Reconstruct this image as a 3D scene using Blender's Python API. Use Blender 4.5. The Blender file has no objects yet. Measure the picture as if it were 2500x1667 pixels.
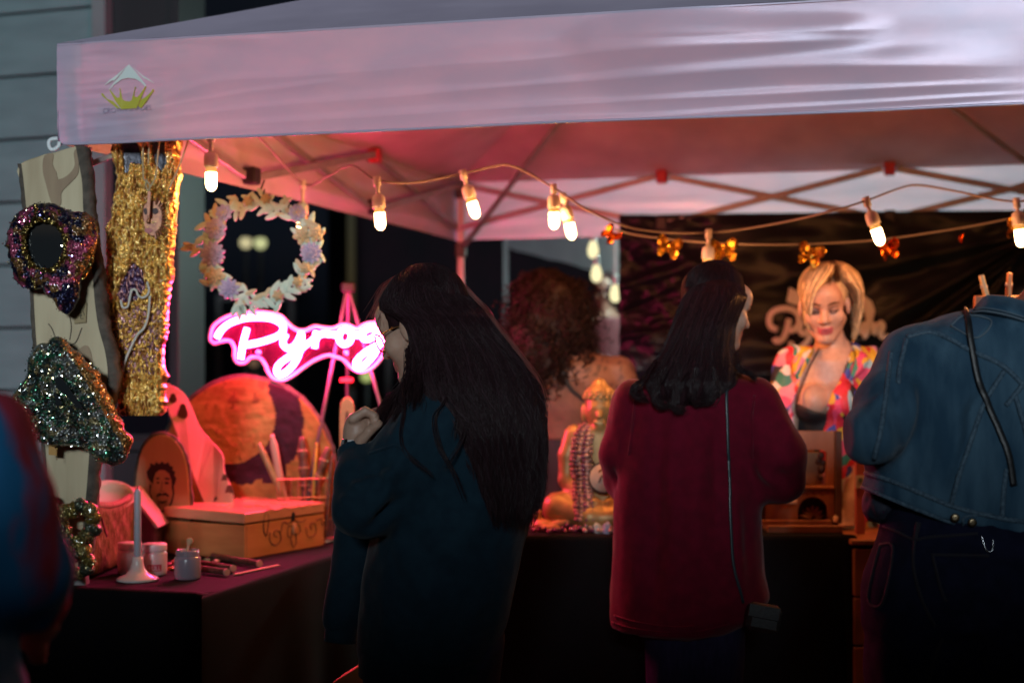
import bpy, math, random
import numpy as np
from mathutils import Vector, Matrix
from mathutils.bvhtree import BVHTree

S = bpy.context.scene
col = S.collection
rng = np.random.default_rng(7)
random.seed(7)

# ---------------------------------------------------------------- camera, world, sun, exposure
CAM_Z = 1.36
FPX = 2500 * 50 / 36            # focal length in photo pixels
HOR = 900.0                     # photo row of the horizon
cam = bpy.data.cameras.new('camera')
cam_ob = bpy.data.objects.new('camera', cam)
col.objects.link(cam_ob)
cam_ob.location = (0, 0, CAM_Z)
cam_ob.rotation_euler = (math.radians(90), 0, 0)
cam.lens = 50
cam.sensor_width = 36
cam.shift_y = (HOR - 833.5) / 2500
cam.clip_end = 400
cam.dof.use_dof = True
cam.dof.focus_distance = 3.52
cam.dof.aperture_fstop = 1.8
S.camera = cam_ob

SUN_EL, SUN_AZ = math.radians(12), math.radians(-4)      # a weak, broad cool light from behind the camera
world = bpy.data.worlds.new("World")
S.world = world
world.use_nodes = True
wn = world.node_tree.nodes
wl = world.node_tree.links
sky = wn.new('ShaderNodeTexSky')
sky.sky_type = 'NISHITA'
sky.sun_disc = False
sky.sun_elevation = math.radians(2.0)
sky.sun_rotation = math.radians(180) - SUN_AZ
hsv = wn.new('ShaderNodeHueSaturation')
hsv.inputs['Saturation'].default_value = 0.75
wl.new(sky.outputs[0], hsv.inputs['Color'])
wl.new(hsv.outputs[0], wn['Background'].inputs[0])
wn['Background'].inputs[1].default_value = 0.014
sun = bpy.data.lights.new('sun', 'SUN')
sun.energy = 1.75
sun.angle = math.radians(8)
sun.color = (0.80, 0.93, 1.0)
sun_ob = bpy.data.objects.new('sun', sun)
col.objects.link(sun_ob)
sd = Vector((math.sin(SUN_AZ) * math.cos(SUN_EL), -math.cos(SUN_AZ) * math.cos(SUN_EL), math.sin(SUN_EL)))
sun_ob.rotation_euler = sd.to_track_quat('Z', 'Y').to_euler()
sun_ob.location = (2, -8, 5)

S.view_settings.view_transform = 'Standard'
S.view_settings.look = 'None'
S.view_settings.gamma = 1
S.view_settings.use_curve_mapping = False
S.view_settings.exposure = 0.0
S.render.engine = 'CYCLES'
S.cycles.use_denoising = True
S.cycles.max_bounces = 7
S.cycles.transparent_max_bounces = 12
S.cycles.sample_clamp_indirect = 3
S.cycles.caustics_reflective = False
S.cycles.caustics_refractive = False

# ---------------------------------------------------------------- helpers: points
def P(u, v, Y):
    return np.array(((u - 1250) / FPX * Y, Y, CAM_Z + (HOR - v) / FPX * Y))

def PP(pts, Y):
    if np.isscalar(Y): Y = [Y] * len(pts)
    return np.array([P(a[0], a[1], y) for a, y in zip(pts, Y)])

def norm(a):
    a = np.asarray(a, float)
    return a / (np.linalg.norm(a, axis=-1, keepdims=True) + 1e-12)

def spline(pts, n=40, closed=False):
    """Catmull-Rom through the points, resampled evenly"""
    pts = np.asarray(pts, float)
    m = len(pts)
    ext = np.vstack([pts[-1], pts, pts[0], pts[1]]) if closed else np.vstack([2 * pts[0] - pts[1], pts, 2 * pts[-1] - pts[-2]])
    segs = m if closed else m - 1
    out = []
    for i in range(segs):
        p0, p1, p2, p3 = ext[i], ext[i + 1], ext[i + 2], ext[i + 3]
        t = np.linspace(0, 1, 12, endpoint=False)[:, None]
        out.append(0.5 * ((2 * p1) + (-p0 + p2) * t + (2 * p0 - 5 * p1 + 4 * p2 - p3) * t ** 2 + (-p0 + 3 * p1 - 3 * p2 + p3) * t ** 3))
    out = np.vstack(out)
    out = np.vstack([out, out[:1] if closed else pts[-1:]])
    d = np.r_[0, np.cumsum(np.linalg.norm(np.diff(out, axis=0), axis=1))]
    s = np.linspace(0, d[-1], n, endpoint=not closed)
    return np.stack([np.interp(s, d, out[:, k]) for k in range(out.shape[1])], 1)

def _hash(i, j, k):
    n = (i.astype(np.int64) * 374761393 + j.astype(np.int64) * 668265263 + k.astype(np.int64) * 1274126177) & 0xffffffff
    n = ((n ^ (n >> 13)) * 1103515245) & 0xffffffff
    n = ((n ^ (n >> 16)) * 60493) & 0xffffffff
    return (n & 0xffff) / 65535.0

def vnoise(p):
    p = np.asarray(p, float)
    i = np.floor(p).astype(np.int64); f = p - i
    f = f * f * (3 - 2 * f)
    x, y, z = i[:, 0], i[:, 1], i[:, 2]
    r = 0
    for dx in (0, 1):
        for dy in (0, 1):
            for dz in (0, 1):
                w = (f[:, 0] if dx else 1 - f[:, 0]) * (f[:, 1] if dy else 1 - f[:, 1]) * (f[:, 2] if dz else 1 - f[:, 2])
                r = r + w * _hash(x + dx, y + dy, z + dz)
    return r * 2 - 1

def fbm(p, oct=4):
    a, s, r = 1.0, 1.0, 0
    for o in range(oct):
        r = r + a * vnoise(np.asarray(p) * s + 17.3 * o); a *= .5; s *= 2.03
    return r

# ---------------------------------------------------------------- helpers: meshes
class MB:
    """collects shapes into one mesh (world coordinates)"""
    def __init__(s): s.v = []; s.f = []; s.c = []; s.n = 0
    def add(s, v, f, c=None):
        v = np.asarray(v, float)
        s.v.append(v); s.f += [[i + s.n for i in q] for q in (f.tolist() if hasattr(f, 'tolist') else f)]
        if c is not None: c = np.asarray(c, float); s.c.append(np.tile(c, (len(v), 1)) if c.ndim == 1 else c)
        s.n += len(v); return s
    def box(s, c, size, R=None, bev=0.0, col_=None):
        hx, hy, hz = [a / 2 for a in size]
        b = min(bev, hx * .9, hy * .9, hz * .9)
        if b <= 0:
            v = np.array([(x, y, z) for x in (-hx, hx) for y in (-hy, hy) for z in (-hz, hz)])
            f = [(0, 1, 3, 2), (4, 6, 7, 5), (0, 4, 5, 1), (2, 3, 7, 6), (0, 2, 6, 4), (1, 5, 7, 3)]
        else:
            v, idx = [], {}
            for sx in (-1, 1):
                for sy in (-1, 1):
                    for sz in (-1, 1):
                        for ax in range(3):
                            q = [sx * (hx - b), sy * (hy - b), sz * (hz - b)]
                            q[ax] += (sx, sy, sz)[ax] * b
                            idx[(sx, sy, sz, ax)] = len(v); v.append(q)
            I = idx; f = []
            sg = (-1, 1)
            for a in sg:
                f.append([I[(a, -1, -1, 0)], I[(a, 1, -1, 0)], I[(a, 1, 1, 0)], I[(a, -1, 1, 0)]][::a])
                f.append([I[(-1, a, -1, 1)], I[(-1, a, 1, 1)], I[(1, a, 1, 1)], I[(1, a, -1, 1)]][::a])
                f.append([I[(-1, -1, a, 2)], I[(1, -1, a, 2)], I[(1, 1, a, 2)], I[(-1, 1, a, 2)]][::a])
            for a in sg:
                for c2 in sg:
                    f.append([I[(a, c2, -1, 0)], I[(a, c2, -1, 1)], I[(a, c2, 1, 1)], I[(a, c2, 1, 0)]][::a * c2])
                    f.append([I[(a, -1, c2, 0)], I[(a, 1, c2, 0)], I[(a, 1, c2, 2)], I[(a, -1, c2, 2)]][::a * c2])
                    f.append([I[(-1, a, c2, 1)], I[(-1, a, c2, 2)], I[(1, a, c2, 2)], I[(1, a, c2, 1)]][::a * c2])
            for a in sg:
                for b2 in sg:
                    for c2 in sg:
                        f.append([I[(a, b2, c2, 0)], I[(a, b2, c2, 1)], I[(a, b2, c2, 2)]][::a * b2 * c2])
            v = np.array(v)
        if R is not None: v = v @ np.asarray(R).T
        return s.add(v + np.asarray(c), f, col_)
    def bar(s, a, b, w, h=None, bev=0.002):
        a = np.asarray(a, float); b = np.asarray(b, float); d = b - a; L = np.linalg.norm(d); z = d / L
        x = np.cross(z, (0, 0, 1.0)); x = norm(x) if np.linalg.norm(x) > 1e-4 else np.array((1.0, 0, 0)); y = np.cross(z, x)
        return s.box((a + b) / 2, (w, h or w, L), np.stack([x, y, z], 1), bev)
    def tube(s, pts, r, n=8, closed=False, cap=True, flat=1.0, ref=None, col_=None):
        pts = np.asarray(pts, float); m = len(pts)
        r = np.full(m, r) if np.isscalar(r) else np.asarray(r, float)
        t = norm(np.gradient(pts, axis=0)) if not closed else norm(np.roll(pts, -1, 0) - np.roll(pts, 1, 0))
        up = np.array(ref if ref is not None else (0.13, 0.21, 0.97))
        x = np.cross(t, up); bad = np.linalg.norm(x, axis=1) < 1e-3
        x[bad] = np.cross(t[bad], (1, 0, 0)); x = norm(x)
        for i in range(1, m):
            if np.dot(x[i], x[i - 1]) < 0: x[i] = -x[i]
        y = np.cross(t, x)
        a = np.linspace(0, 2 * np.pi, n, endpoint=False)
        v = (pts[:, None] + r[:, None, None] * (np.cos(a)[None, :, None] * x[:, None] + flat * np.sin(a)[None, :, None] * y[:, None])).reshape(-1, 3)
        f = []
        for i in range(m if closed else m - 1):
            i2 = (i + 1) % m
            for k in range(n):
                k2 = (k + 1) % n
                f.append((i * n + k, i * n + k2, i2 * n + k2, i2 * n + k))
        if cap and not closed:
            f.append(list(range(n))[::-1]); f.append([(m - 1) * n + k for k in range(n)])
        return s.add(v, f, col_)
    def lathe(s, prof, c, n=20, axis=None, col_=None):
        """prof: (radius, height) list round a vertical axis at c (or any axis)"""
        prof = np.asarray(prof, float); m = len(prof)
        a = np.linspace(0, 2 * np.pi, n, endpoint=False)
        v = np.stack([prof[:, 0][:, None] * np.cos(a), prof[:, 0][:, None] * np.sin(a), np.repeat(prof[:, 1][:, None], n, 1)], -1).reshape(-1, 3)
        if axis is not None:
            z = norm(axis); x = np.cross(z, (0.1, 0.98, 0.15)); x = norm(x); y = np.cross(z, x)
            v = v @ np.stack([x, y, z], 0)
        f = [(i * n + k, i * n + (k + 1) % n, (i + 1) * n + (k + 1) % n, (i + 1) * n + k) for i in range(m - 1) for k in range(n)]
        f.append(list(range(n))[::-1]); f.append([(m - 1) * n + k for k in range(n)])
        return s.add(v + np.asarray(c), f, col_)
    def ball(s, c, r, n=10, m=7, R=None, col_=None):
        r = np.array([r] * 3 if np.isscalar(r) else r, float)
        th = np.linspace(0, np.pi, m + 1)[1:-1]; a = np.linspace(0, 2 * np.pi, n, endpoint=False)
        v = np.stack([np.sin(th)[:, None] * np.cos(a), np.sin(th)[:, None] * np.sin(a), np.repeat(np.cos(th)[:, None], n, 1)], -1).reshape(-1, 3)
        v = np.vstack([v, (0, 0, 1), (0, 0, -1)]) * r
        if R is not None: v = v @ np.asarray(R).T
        k = m - 1
        f = [(i * n + j, (i + 1) * n + j, (i + 1) * n + (j + 1) % n, i * n + (j + 1) % n) for i in range(k - 1) for j in range(n)]
        f += [(k * n, j, (j + 1) % n) for j in range(n)] + [(k * n + 1, (k - 1) * n + (j + 1) % n, (k - 1) * n + j) for j in range(n)]
        return s.add(v + np.asarray(c), f, col_)
    def prism(s, outline, back, bev=0.0, col_=None):
        """closed outline (N,3) extruded by vector back; bev rounds the front edge"""
        o = np.asarray(outline, float); n = len(o); back = np.asarray(back, float)
        c = o.mean(0); bn = norm(back)
        rings = [o, o + back]
        if bev > 0:
            d = c - o; d -= (d @ bn)[:, None] * bn; d = norm(d)
            rings = [o + d * bev, o + d * bev * .3 + bn * bev * .3, o + bn * bev, o + back - bn * bev * .5, o + back + d * bev * .5]
        v = np.vstack(rings); m = len(rings)
        f = [(i * n + k, i * n + (k + 1) % n, (i + 1) * n + (k + 1) % n, (i + 1) * n + k) for i in range(m - 1) for k in range(n)]
        f.append(list(range(n))[::-1]); f.append([(m - 1) * n + k for k in range(n)])
        return s.add(v, f, col_)
    def grid(s, G, col_=None, flip=False):
        """G: (a,b,3) array of points"""
        a, b = G.shape[:2]
        i = np.arange(a * b).reshape(a, b)
        f = np.stack([i[:-1, :-1], i[1:, :-1], i[1:, 1:], i[:-1, 1:]], -1).reshape(-1, 4)
        if flip: f = f[:, ::-1]
        return s.add(G.reshape(-1, 3), f, col_)
    def strands(s, paths, r):
        """paths (S,m,3), r (S,m): thin three-sided hairs"""
        paths = np.asarray(paths, float); n, m = paths.shape[:2]
        t = norm(np.gradient(paths, axis=1)); x = norm(np.cross(t, (0.31, 0.9, 0.3))); y = np.cross(t, x)
        v = []
        for k in range(3):
            a = k * 2.094
            v.append(paths + r[..., None] * (math.cos(a) * x + math.sin(a) * y))
        v = np.stack(v, 2).reshape(-1, 3)
        base = (np.arange(n)[:, None] * m + np.arange(m - 1)[None]).reshape(-1) * 3
        f = np.concatenate([np.stack([base + k, base + (k + 1) % 3, base + 3 + (k + 1) % 3, base + 3 + k], 1) for k in range(3)])
        return s.add(v, f)
    def build(s, name, mat, parent=None, smooth=False, bev=None, **props):
        v = np.vstack(s.v)
        org = np.array(parent['_o']) if parent is not None and '_o' in parent else np.zeros(3)
        me = bpy.data.meshes.new(name)
        me.from_pydata((v - org).tolist(), [], s.f)
        if s.c:
            at = me.color_attributes.new('Col', 'FLOAT_COLOR', 'POINT')
            c = np.vstack(s.c)
            if c.shape[1] == 3: c = np.c_[c, np.ones(len(c))]
            at.data.foreach_set('color', c.astype(np.float32).ravel())
        if smooth: me.shade_smooth()
        me.materials.append(mat)
        o = bpy.data.objects.new(name, me)
        col.objects.link(o)
        if parent is not None:
            o.parent = parent; o['_o'] = org.tolist()
        else:
            o['_o'] = [0.0, 0.0, 0.0]
        for k, x in props.items(): o[k] = x
        return o

def tag(o, label=None, cat=None, group=None, kind=None):
    if label: o['label'] = label
    if cat: o['category'] = cat
    if group: o['group'] = group
    if kind: o['kind'] = kind
    return o

def thing(name, label, cat, loc, group=None):
    o = bpy.data.objects.new(name, None)
    o.empty_display_size = 0.05
    col.objects.link(o)
    o.location = [float(a) for a in loc]
    o['_o'] = [float(a) for a in loc]
    return tag(o, label, cat, group)

# ---------------------------------------------------------------- helpers: signed distance bodies
def smin(a, b, k):
    if k <= 0: return np.minimum(a, b)
    h = np.clip(.5 + .5 * (b - a) / k, 0, 1)
    return b + (a - b) * h - k * h * (1 - h)

def cap(a, b, ra, rb=None):
    a = np.asarray(a, float); b = np.asarray(b, float); rb = ra if rb is None else rb
    ba = b - a; L2 = ba @ ba
    def f(p):
        t = np.clip((p - a) @ ba / L2, 0, 1)
        return np.linalg.norm(p - a - t[:, None] * ba, axis=1) - (ra + (rb - ra) * t)
    return f

def chain(pts, rs, k=0.01):
    fs = [cap(pts[i], pts[i + 1], rs[i], rs[i + 1]) for i in range(len(pts) - 1)]
    def f(p):
        d = fs[0](p)
        for g in fs[1:]: d = smin(d, g(p), k)
        return d
    return f

def ell(c, r, R=None):
    c = np.asarray(c, float); r = np.asarray(r, float)
    def f(p):
        q = p - c
        if R is not None: q = q @ R
        k0 = np.linalg.norm(q / r, axis=1); k1 = np.linalg.norm(q / r ** 2, axis=1)
        return k0 * (k0 - 1) / (k1 + 1e-9)
    return f

def loft(rows, rnd=0.0):
    """rows (z, cx, cy, rx, ry) in any order"""
    T = np.array(sorted(rows)); z0, z1 = T[0, 0], T[-1, 0]
    def f(p):
        z = p[:, 2]
        cx, cy, rx, ry = [np.interp(z, T[:, 0], T[:, k]) for k in (1, 2, 3, 4)]
        q = np.sqrt(((p[:, 0] - cx) / rx) ** 2 + ((p[:, 1] - cy) / ry) ** 2)
        d = (q - 1) * np.minimum(rx, ry)
        return np.maximum(d, np.maximum(z0 - z, z - z1))
    return f

def rows_px(tab, Y, ry):
    """tab rows (v, uL, uR[, Y[, ry]]) from outline columns"""
    out = []
    for r in tab:
        y = r[3] if len(r) > 3 and r[3] is not None else Y
        t = r[4] if len(r) > 4 else ry
        a, b = P(r[1], r[0], y), P(r[2], r[0], y)
        out.append((a[2], (a[0] + b[0]) / 2, y, (b[0] - a[0]) / 2, t))
    return out

def union(prims):
    def f(p):
        d = None
        for g, k in prims:
            e = g(p)
            d = e if d is None else smin(d, e, k)
        return d
    return f

def nets(f, lo, hi, h, hz=None, c=4):
    """surface nets of f<0; h spacing, hz = list of (z, spacing above it) for finer bands"""
    xs = np.arange(lo[0], hi[0] + h, h); ys = np.arange(lo[1], hi[1] + h, h)
    if hz is None: zs = np.arange(lo[2], hi[2] + h, h)
    else:
        zs = [lo[2]]
        while zs[-1] < hi[2]:
            st = [s for z, s in hz if zs[-1] >= z][-1]; zs.append(zs[-1] + st)
        zs = np.array(zs)
    n = (len(xs), len(ys), len(zs))
    ci = [np.arange(0, m + c, c).clip(0, m - 1) for m in n]
    ci = [np.unique(a) for a in ci]
    X, Y, Z = np.meshgrid(xs[ci[0]], ys[ci[1]], zs[ci[2]], indexing='ij')
    cv = f(np.stack([X, Y, Z], -1).reshape(-1, 3)).reshape(X.shape)
    near = [np.abs(np.arange(m)[:, None] - a[None]).argmin(1) for m, a in zip(n, ci)]
    full = cv[np.ix_(*near)]
    hm = max(h, np.diff(zs).max())
    msk = np.abs(full) < 7 * hm
    I = np.argwhere(msk)
    pts = np.stack([xs[I[:, 0]], ys[I[:, 1]], zs[I[:, 2]]], 1)
    full = full.copy()
    full[I[:, 0], I[:, 1], I[:, 2]] = f(pts)
    full[0], full[-1], full[:, 0], full[:, -1], full[:, :, 0], full[:, :, -1] = 1, 1, 1, 1, 1, 1
    s = full < 0
    cnt = sum(s[a:n[0] - 1 + a, b:n[1] - 1 + b, d:n[2] - 1 + d].astype(np.int8) for a in (0, 1) for b in (0, 1) for d in (0, 1))
    A = np.argwhere((cnt > 0) & (cnt < 8))
    idm = np.full([m - 1 for m in n], -1, np.int64)
    idm[A[:, 0], A[:, 1], A[:, 2]] = np.arange(len(A))
    pos = np.zeros((len(A), 3)); w = np.zeros(len(A))
    corners = [(a, b, d) for a in (0, 1) for b in (0, 1) for d in (0, 1)]
    for c0 in corners:
        for ax in range(3):
            if c0[ax] == 1: continue
            c1 = list(c0); c1[ax] = 1
            va = full[A[:, 0] + c0[0], A[:, 1] + c0[1], A[:, 2] + c0[2]]; vb = full[A[:, 0] + c1[0], A[:, 1] + c1[1], A[:, 2] + c1[2]]
            x = (va < 0) != (vb < 0); t = np.where(x, va / np.where(va == vb, 1, va - vb), 0)
            pa = np.stack([xs[A[:, 0] + c0[0]], ys[A[:, 1] + c0[1]], zs[A[:, 2] + c0[2]]], 1)
            pb = np.stack([xs[A[:, 0] + c1[0]], ys[A[:, 1] + c1[1]], zs[A[:, 2] + c1[2]]], 1)
            pos += x[:, None] * (pa + t[:, None] * (pb - pa)); w += x
    pos /= w[:, None]
    faces = []
    for ax in range(3):
        sl0 = [slice(None)] * 3; sl1 = [slice(None)] * 3; sl0[ax] = slice(0, -1); sl1[ax] = slice(1, None)
        E = np.argwhere(s[tuple(sl0)] != s[tuple(sl1)])
        b, d = [a for a in range(3) if a != ax]
        E = E[(E[:, b] > 0) & (E[:, d] > 0) & (E[:, b] < n[b] - 1) & (E[:, d] < n[d] - 1)]
        q = []
        for db, dd in ((1, 1), (0, 1), (0, 0), (1, 0)):
            J = E.copy(); J[:, b] -= db; J[:, d] -= dd; q.append(idm[J[:, 0], J[:, 1], J[:, 2]])
        q = np.stack(q, 1); ins = s[E[:, 0], E[:, 1], E[:, 2]]
        fl = ins if ax != 1 else ~ins
        q[~fl] = q[~fl][:, ::-1]
        faces.append(q[(q >= 0).all(1)])
    return pos, np.vstack(faces)

def vnormals(v, f):
    a, b, c_ = v[f[:, 0]], v[f[:, 1]], v[f[:, 2]]
    fn = np.cross(b - a, c_ - a); N = np.zeros_like(v)
    for k in range(f.shape[1]): np.add.at(N, f[:, k], fn)
    return norm(N)

def relax(v, f, it=2):
    for _ in range(it):
        acc = np.zeros_like(v); w = np.zeros(len(v))
        for k in range(4):
            a, b = f[:, k], f[:, (k + 1) % 4]
            np.add.at(acc, a, v[b]); np.add.at(w, a, 1); np.add.at(acc, b, v[a]); np.add.at(w, b, 1)
        v = v * .5 + .5 * acc / np.maximum(w, 1)[:, None]
    return v

def folds(v, f, segs, noise=0.0, nscale=(6, 6, 3)):
    """push the cloth out along fold lines: segs (a, b, width, amount)"""
    N = vnormals(v, f); d = np.zeros(len(v))
    for a, b, w, am in segs:
        a = np.asarray(a, float); b = np.asarray(b, float); ba = b - a
        t = np.clip((v - a) @ ba / (ba @ ba), 0, 1)
        r = np.linalg.norm(v - a - t[:, None] * ba, axis=1)
        d += am * np.exp(-(r / w) ** 2) * np.sin(np.pi * np.clip(t * .9 + .05, 0, 1)) ** .5
    if noise: d += noise * fbm(v * np.array(nscale), 3)
    return v + N * d[:, None]

def bvh_of(v, f): return BVHTree.FromPolygons([tuple(a) for a in v], [tuple(q) for q in f])

def lay(bvh, pts_px, n=None, off=0.003):
    """lay a line drawn on the photo onto a built surface: returns 3-D points and normals"""
    pts = spline(np.array(pts_px, float), n) if n else np.array(pts_px, float)
    o = Vector((0, 0, CAM_Z)); out, nn = [], []
    for u, v in pts:
        d = Vector(P(u, v, 1.0)) - o
        h = bvh.ray_cast(o, d.normalized())
        if h[0] is not None:
            nrm = h[1] if h[1].dot(d) < 0 else -h[1]
            out.append(np.array(h[0] + nrm * off)); nn.append(np.array(nrm))
    return np.array(out), np.array(nn)

def sdf_obj(f, lo, hi, h, name, mat, parent, hz=None, segs=(), noise=0, nscale=(6, 6, 3), it=1, colf=None, thr=None):
    v, q = nets(f, lo, hi, h, hz)
    if it: v = relax(v, q, it)
    if segs or noise: v = folds(v, q, segs, noise, nscale)
    mb = MB(); mb.add(v, q, colf(v) if colf else None)
    o = mb.build(name, mat, parent, smooth=True)
    return o, v, q

# ---------------------------------------------------------------- helpers: materials
def M(name, c, rough=.6, metal=0.0, c2=None, ns=15, stretch=(1, 1, 1), detail=4, bump=0, bs=90, bstretch=None, sheen=0, spec=.5,
      emit=None, es=0, attr=False, lo=.35, hi=.65, transl=0, transp=0, coat=0, glit=0, gs=350, rvar=0, aniso=0):
    m = bpy.data.materials.new(name); m.use_nodes = True
    nt = m.node_tree; N = nt.nodes; L = nt.links; b = N['Principled BSDF']; out = N['Material Output']
    b.inputs['Roughness'].default_value = rough; b.inputs['Metallic'].default_value = metal
    b.inputs['Specular IOR Level'].default_value = spec
    b.inputs['Coat Weight'].default_value = coat
    b.inputs['Anisotropic'].default_value = aniso
    if sheen:
        b.inputs['Sheen Weight'].default_value = sheen; b.inputs['Sheen Roughness'].default_value = .4
    tc = N.new('ShaderNodeTexCoord')
    def mapped(st):
        mp = N.new('ShaderNodeMapping'); mp.inputs['Scale'].default_value = st; L.new(tc.outputs['Object'], mp.inputs[0]); return mp
    src = None
    if attr:
        a = N.new('ShaderNodeAttribute'); a.attribute_name = 'Col'; src = a.outputs['Color']
    if c2 is not None:
        nz = N.new('ShaderNodeTexNoise'); nz.inputs['Scale'].default_value = ns; nz.inputs['Detail'].default_value = detail
        L.new(mapped(stretch).outputs[0], nz.inputs['Vector'])
        mr = N.new('ShaderNodeMapRange'); mr.inputs[1].default_value = lo; mr.inputs[2].default_value = hi
        L.new(nz.outputs['Fac'], mr.inputs[0])
        mx = N.new('ShaderNodeMix'); mx.data_type = 'RGBA'
        L.new(mr.outputs[0], mx.inputs[0])
        if attr:
            mx.blend_type = 'MULTIPLY'; L.new(src, mx.inputs[6]); mx.inputs[7].default_value = (*c2, 1)
        else:
            mx.inputs[6].default_value = (*c, 1); mx.inputs[7].default_value = (*c2, 1)
        src = mx.outputs[2]
        if rvar:
            ma = N.new('ShaderNodeMath'); ma.operation = 'MULTIPLY_ADD'; L.new(mr.outputs[0], ma.inputs[0]); ma.inputs[1].default_value = rvar; ma.inputs[2].default_value = rough
            L.new(ma.outputs[0], b.inputs['Roughness'])
    if src is not None: L.new(src, b.inputs['Base Color'])
    else: b.inputs['Base Color'].default_value = (*c, 1)
    nrm = None
    if bump:
        nz = N.new('ShaderNodeTexNoise'); nz.inputs['Scale'].default_value = bs; nz.inputs['Detail'].default_value = 5
        L.new(mapped(bstretch or stretch).outputs[0], nz.inputs['Vector'])
        bp = N.new('ShaderNodeBump'); bp.inputs['Strength'].default_value = bump; bp.inputs['Distance'].default_value = .004
        L.new(nz.outputs['Fac'], bp.inputs['Height']); nrm = bp.outputs[0]
    if glit:                                   # every flake tilts its own way
        vo = N.new('ShaderNodeTexVoronoi'); vo.inputs['Scale'].default_value = gs; L.new(tc.outputs['Object'], vo.inputs['Vector'])
        ge = N.new('ShaderNodeNewGeometry')
        sb = N.new('ShaderNodeVectorMath'); sb.operation = 'SUBTRACT'; L.new(vo.outputs['Color'], sb.inputs[0]); sb.inputs[1].default_value = (.5, .5, .5)
        sc = N.new('ShaderNodeVectorMath'); sc.operation = 'SCALE'; L.new(sb.outputs[0], sc.inputs[0]); sc.inputs['Scale'].default_value = glit
        ad = N.new('ShaderNodeVectorMath'); L.new(sc.outputs[0], ad.inputs[0]); L.new(nrm or ge.outputs['Normal'], ad.inputs[1])
        no = N.new('ShaderNodeVectorMath'); no.operation = 'NORMALIZE'; L.new(ad.outputs[0], no.inputs[0]); nrm = no.outputs[0]
    if nrm is not None: L.new(nrm, b.inputs['Normal'])
    if emit is not None:
        b.inputs['Emission Color'].default_value = (*emit, 1); b.inputs['Emission Strength'].default_value = es
    sh = b.outputs[0]
    if transl:
        t = N.new('ShaderNodeBsdfTranslucent'); mx = N.new('ShaderNodeMixShader'); mx.inputs[0].default_value = transl
        if src is not None: L.new(src, t.inputs[0])
        else: t.inputs[0].default_value = (*c, 1)
        L.new(sh, mx.inputs[1]); L.new(t.outputs[0], mx.inputs[2]); sh = mx.outputs[0]
    if transp:
        t = N.new('ShaderNodeBsdfTransparent'); mx = N.new('ShaderNodeMixShader'); mx.inputs[0].default_value = transp
        L.new(sh, mx.inputs[1]); L.new(t.outputs[0], mx.inputs[2]); sh = mx.outputs[0]
    L.new(sh, out.inputs[0])
    return m

def glow(name, c, s=1.0):
    m = bpy.data.materials.new(name); m.use_nodes = True
    N = m.node_tree.nodes; N.clear()
    e = N.new('ShaderNodeEmission'); e.inputs[0].default_value = (*c, 1); e.inputs[1].default_value = s
    o = N.new('ShaderNodeOutputMaterial'); m.node_tree.links.new(e.outputs[0], o.inputs[0]); return m

def lamp_point(p, power, c, r=.03, nm='lamp_light'):
    l = bpy.data.lights.new(nm, 'POINT'); l.energy = power; l.color = c; l.shadow_soft_size = r
    o = bpy.data.objects.new(nm, l); col.objects.link(o); o.location = [float(a) for a in p]; return o

def clone(o, parent=None, loc=None):
    c = o.copy(); col.objects.link(c)
    if parent is not None: c.parent = parent
    if loc is not None: c.location = loc
    for ch in list(o.children): clone(ch, c)
    return c
# ================================================================ the setting
m_ground = M('asphalt', (.035, .035, .037), .85, c2=(.055, .053, .05), ns=6, bump=.5, bs=60)
G = 60
mb = MB(); mb.grid(np.array([[(x, y, 0.0) for y in np.linspace(-30, 90, 7)] for x in np.linspace(-G, G, 7)]))
mb.build('ground', m_ground, None, kind='structure')

# pale boarded building on the left
m_board = M('painted_board', (.135, .22, .235), .6, c2=(.11, .18, .195), ns=3, stretch=(1, 1, 4), bump=.15, bs=30)
m_trim = M('painted_trim', (.16, .19, .20), .6, c2=(.13, .16, .17), ns=4)
m_glass = M('dark_glass', (.003, .004, .007), .12, spec=.3)
m_frame_dark = M('dark_frame', (.012, .014, .018), .5)
WD = np.array((.951, -.309, 0)); WN = np.array((-.309, -.951, 0)); W0 = np.array((-2.52, 7.0, 0))
RW = np.stack([WD, WN * -1, (0, 0, 1)], 1)
bl = thing('building', 'pale grey building with wide horizontal boards beside the tent', 'building', W0)
mb = MB(); mb.box(W0 + WD * -1.6 + WN * -.14 + (0, 0, 2.1), (5.2, .2, 4.2), RW)
mb.build('wall', m_frame_dark, bl)
bh = .308
tz = 0.552
for k in range(14):
    mb = MB(); z = .02 + k * bh
    mb.box(W0 + WD * ((-4.2 + tz - .02) / 2) + WN * (-.02 + rng.uniform(-.002, .002)) + (0, 0, z + bh / 2), (4.2 + tz - .02, .035, bh - .012),
           RW @ np.array(Matrix.Rotation(.012, 3, 'X')), .004)
    mb.build('plank', m_board, bl)
mb = MB(); mb.box(W0 + WD * (tz + .03) + (0, 0, 2.1), (.075, .07, 4.2), RW, .004); mb.build('corner_trim', m_trim, bl)
wf = MB()
for z in (1.0, 2.85): wf.box(W0 + WD * .80 + WN * -.02 + (0, 0, z), (.36, .05, .06), RW, .004)
wf.box(W0 + WD * .98 + WN * -.02 + (0, 0, 2.1), (.05, .06, 4.2), RW, .004)
wfo = wf.build('window', m_frame_dark, bl)
mb = MB(); mb.box(W0 + WD * .80 + WN * -.03 + (0, 0, 1.95), (.34, .01, 1.8), RW); mb.build('pane', m_glass, wfo)

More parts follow.
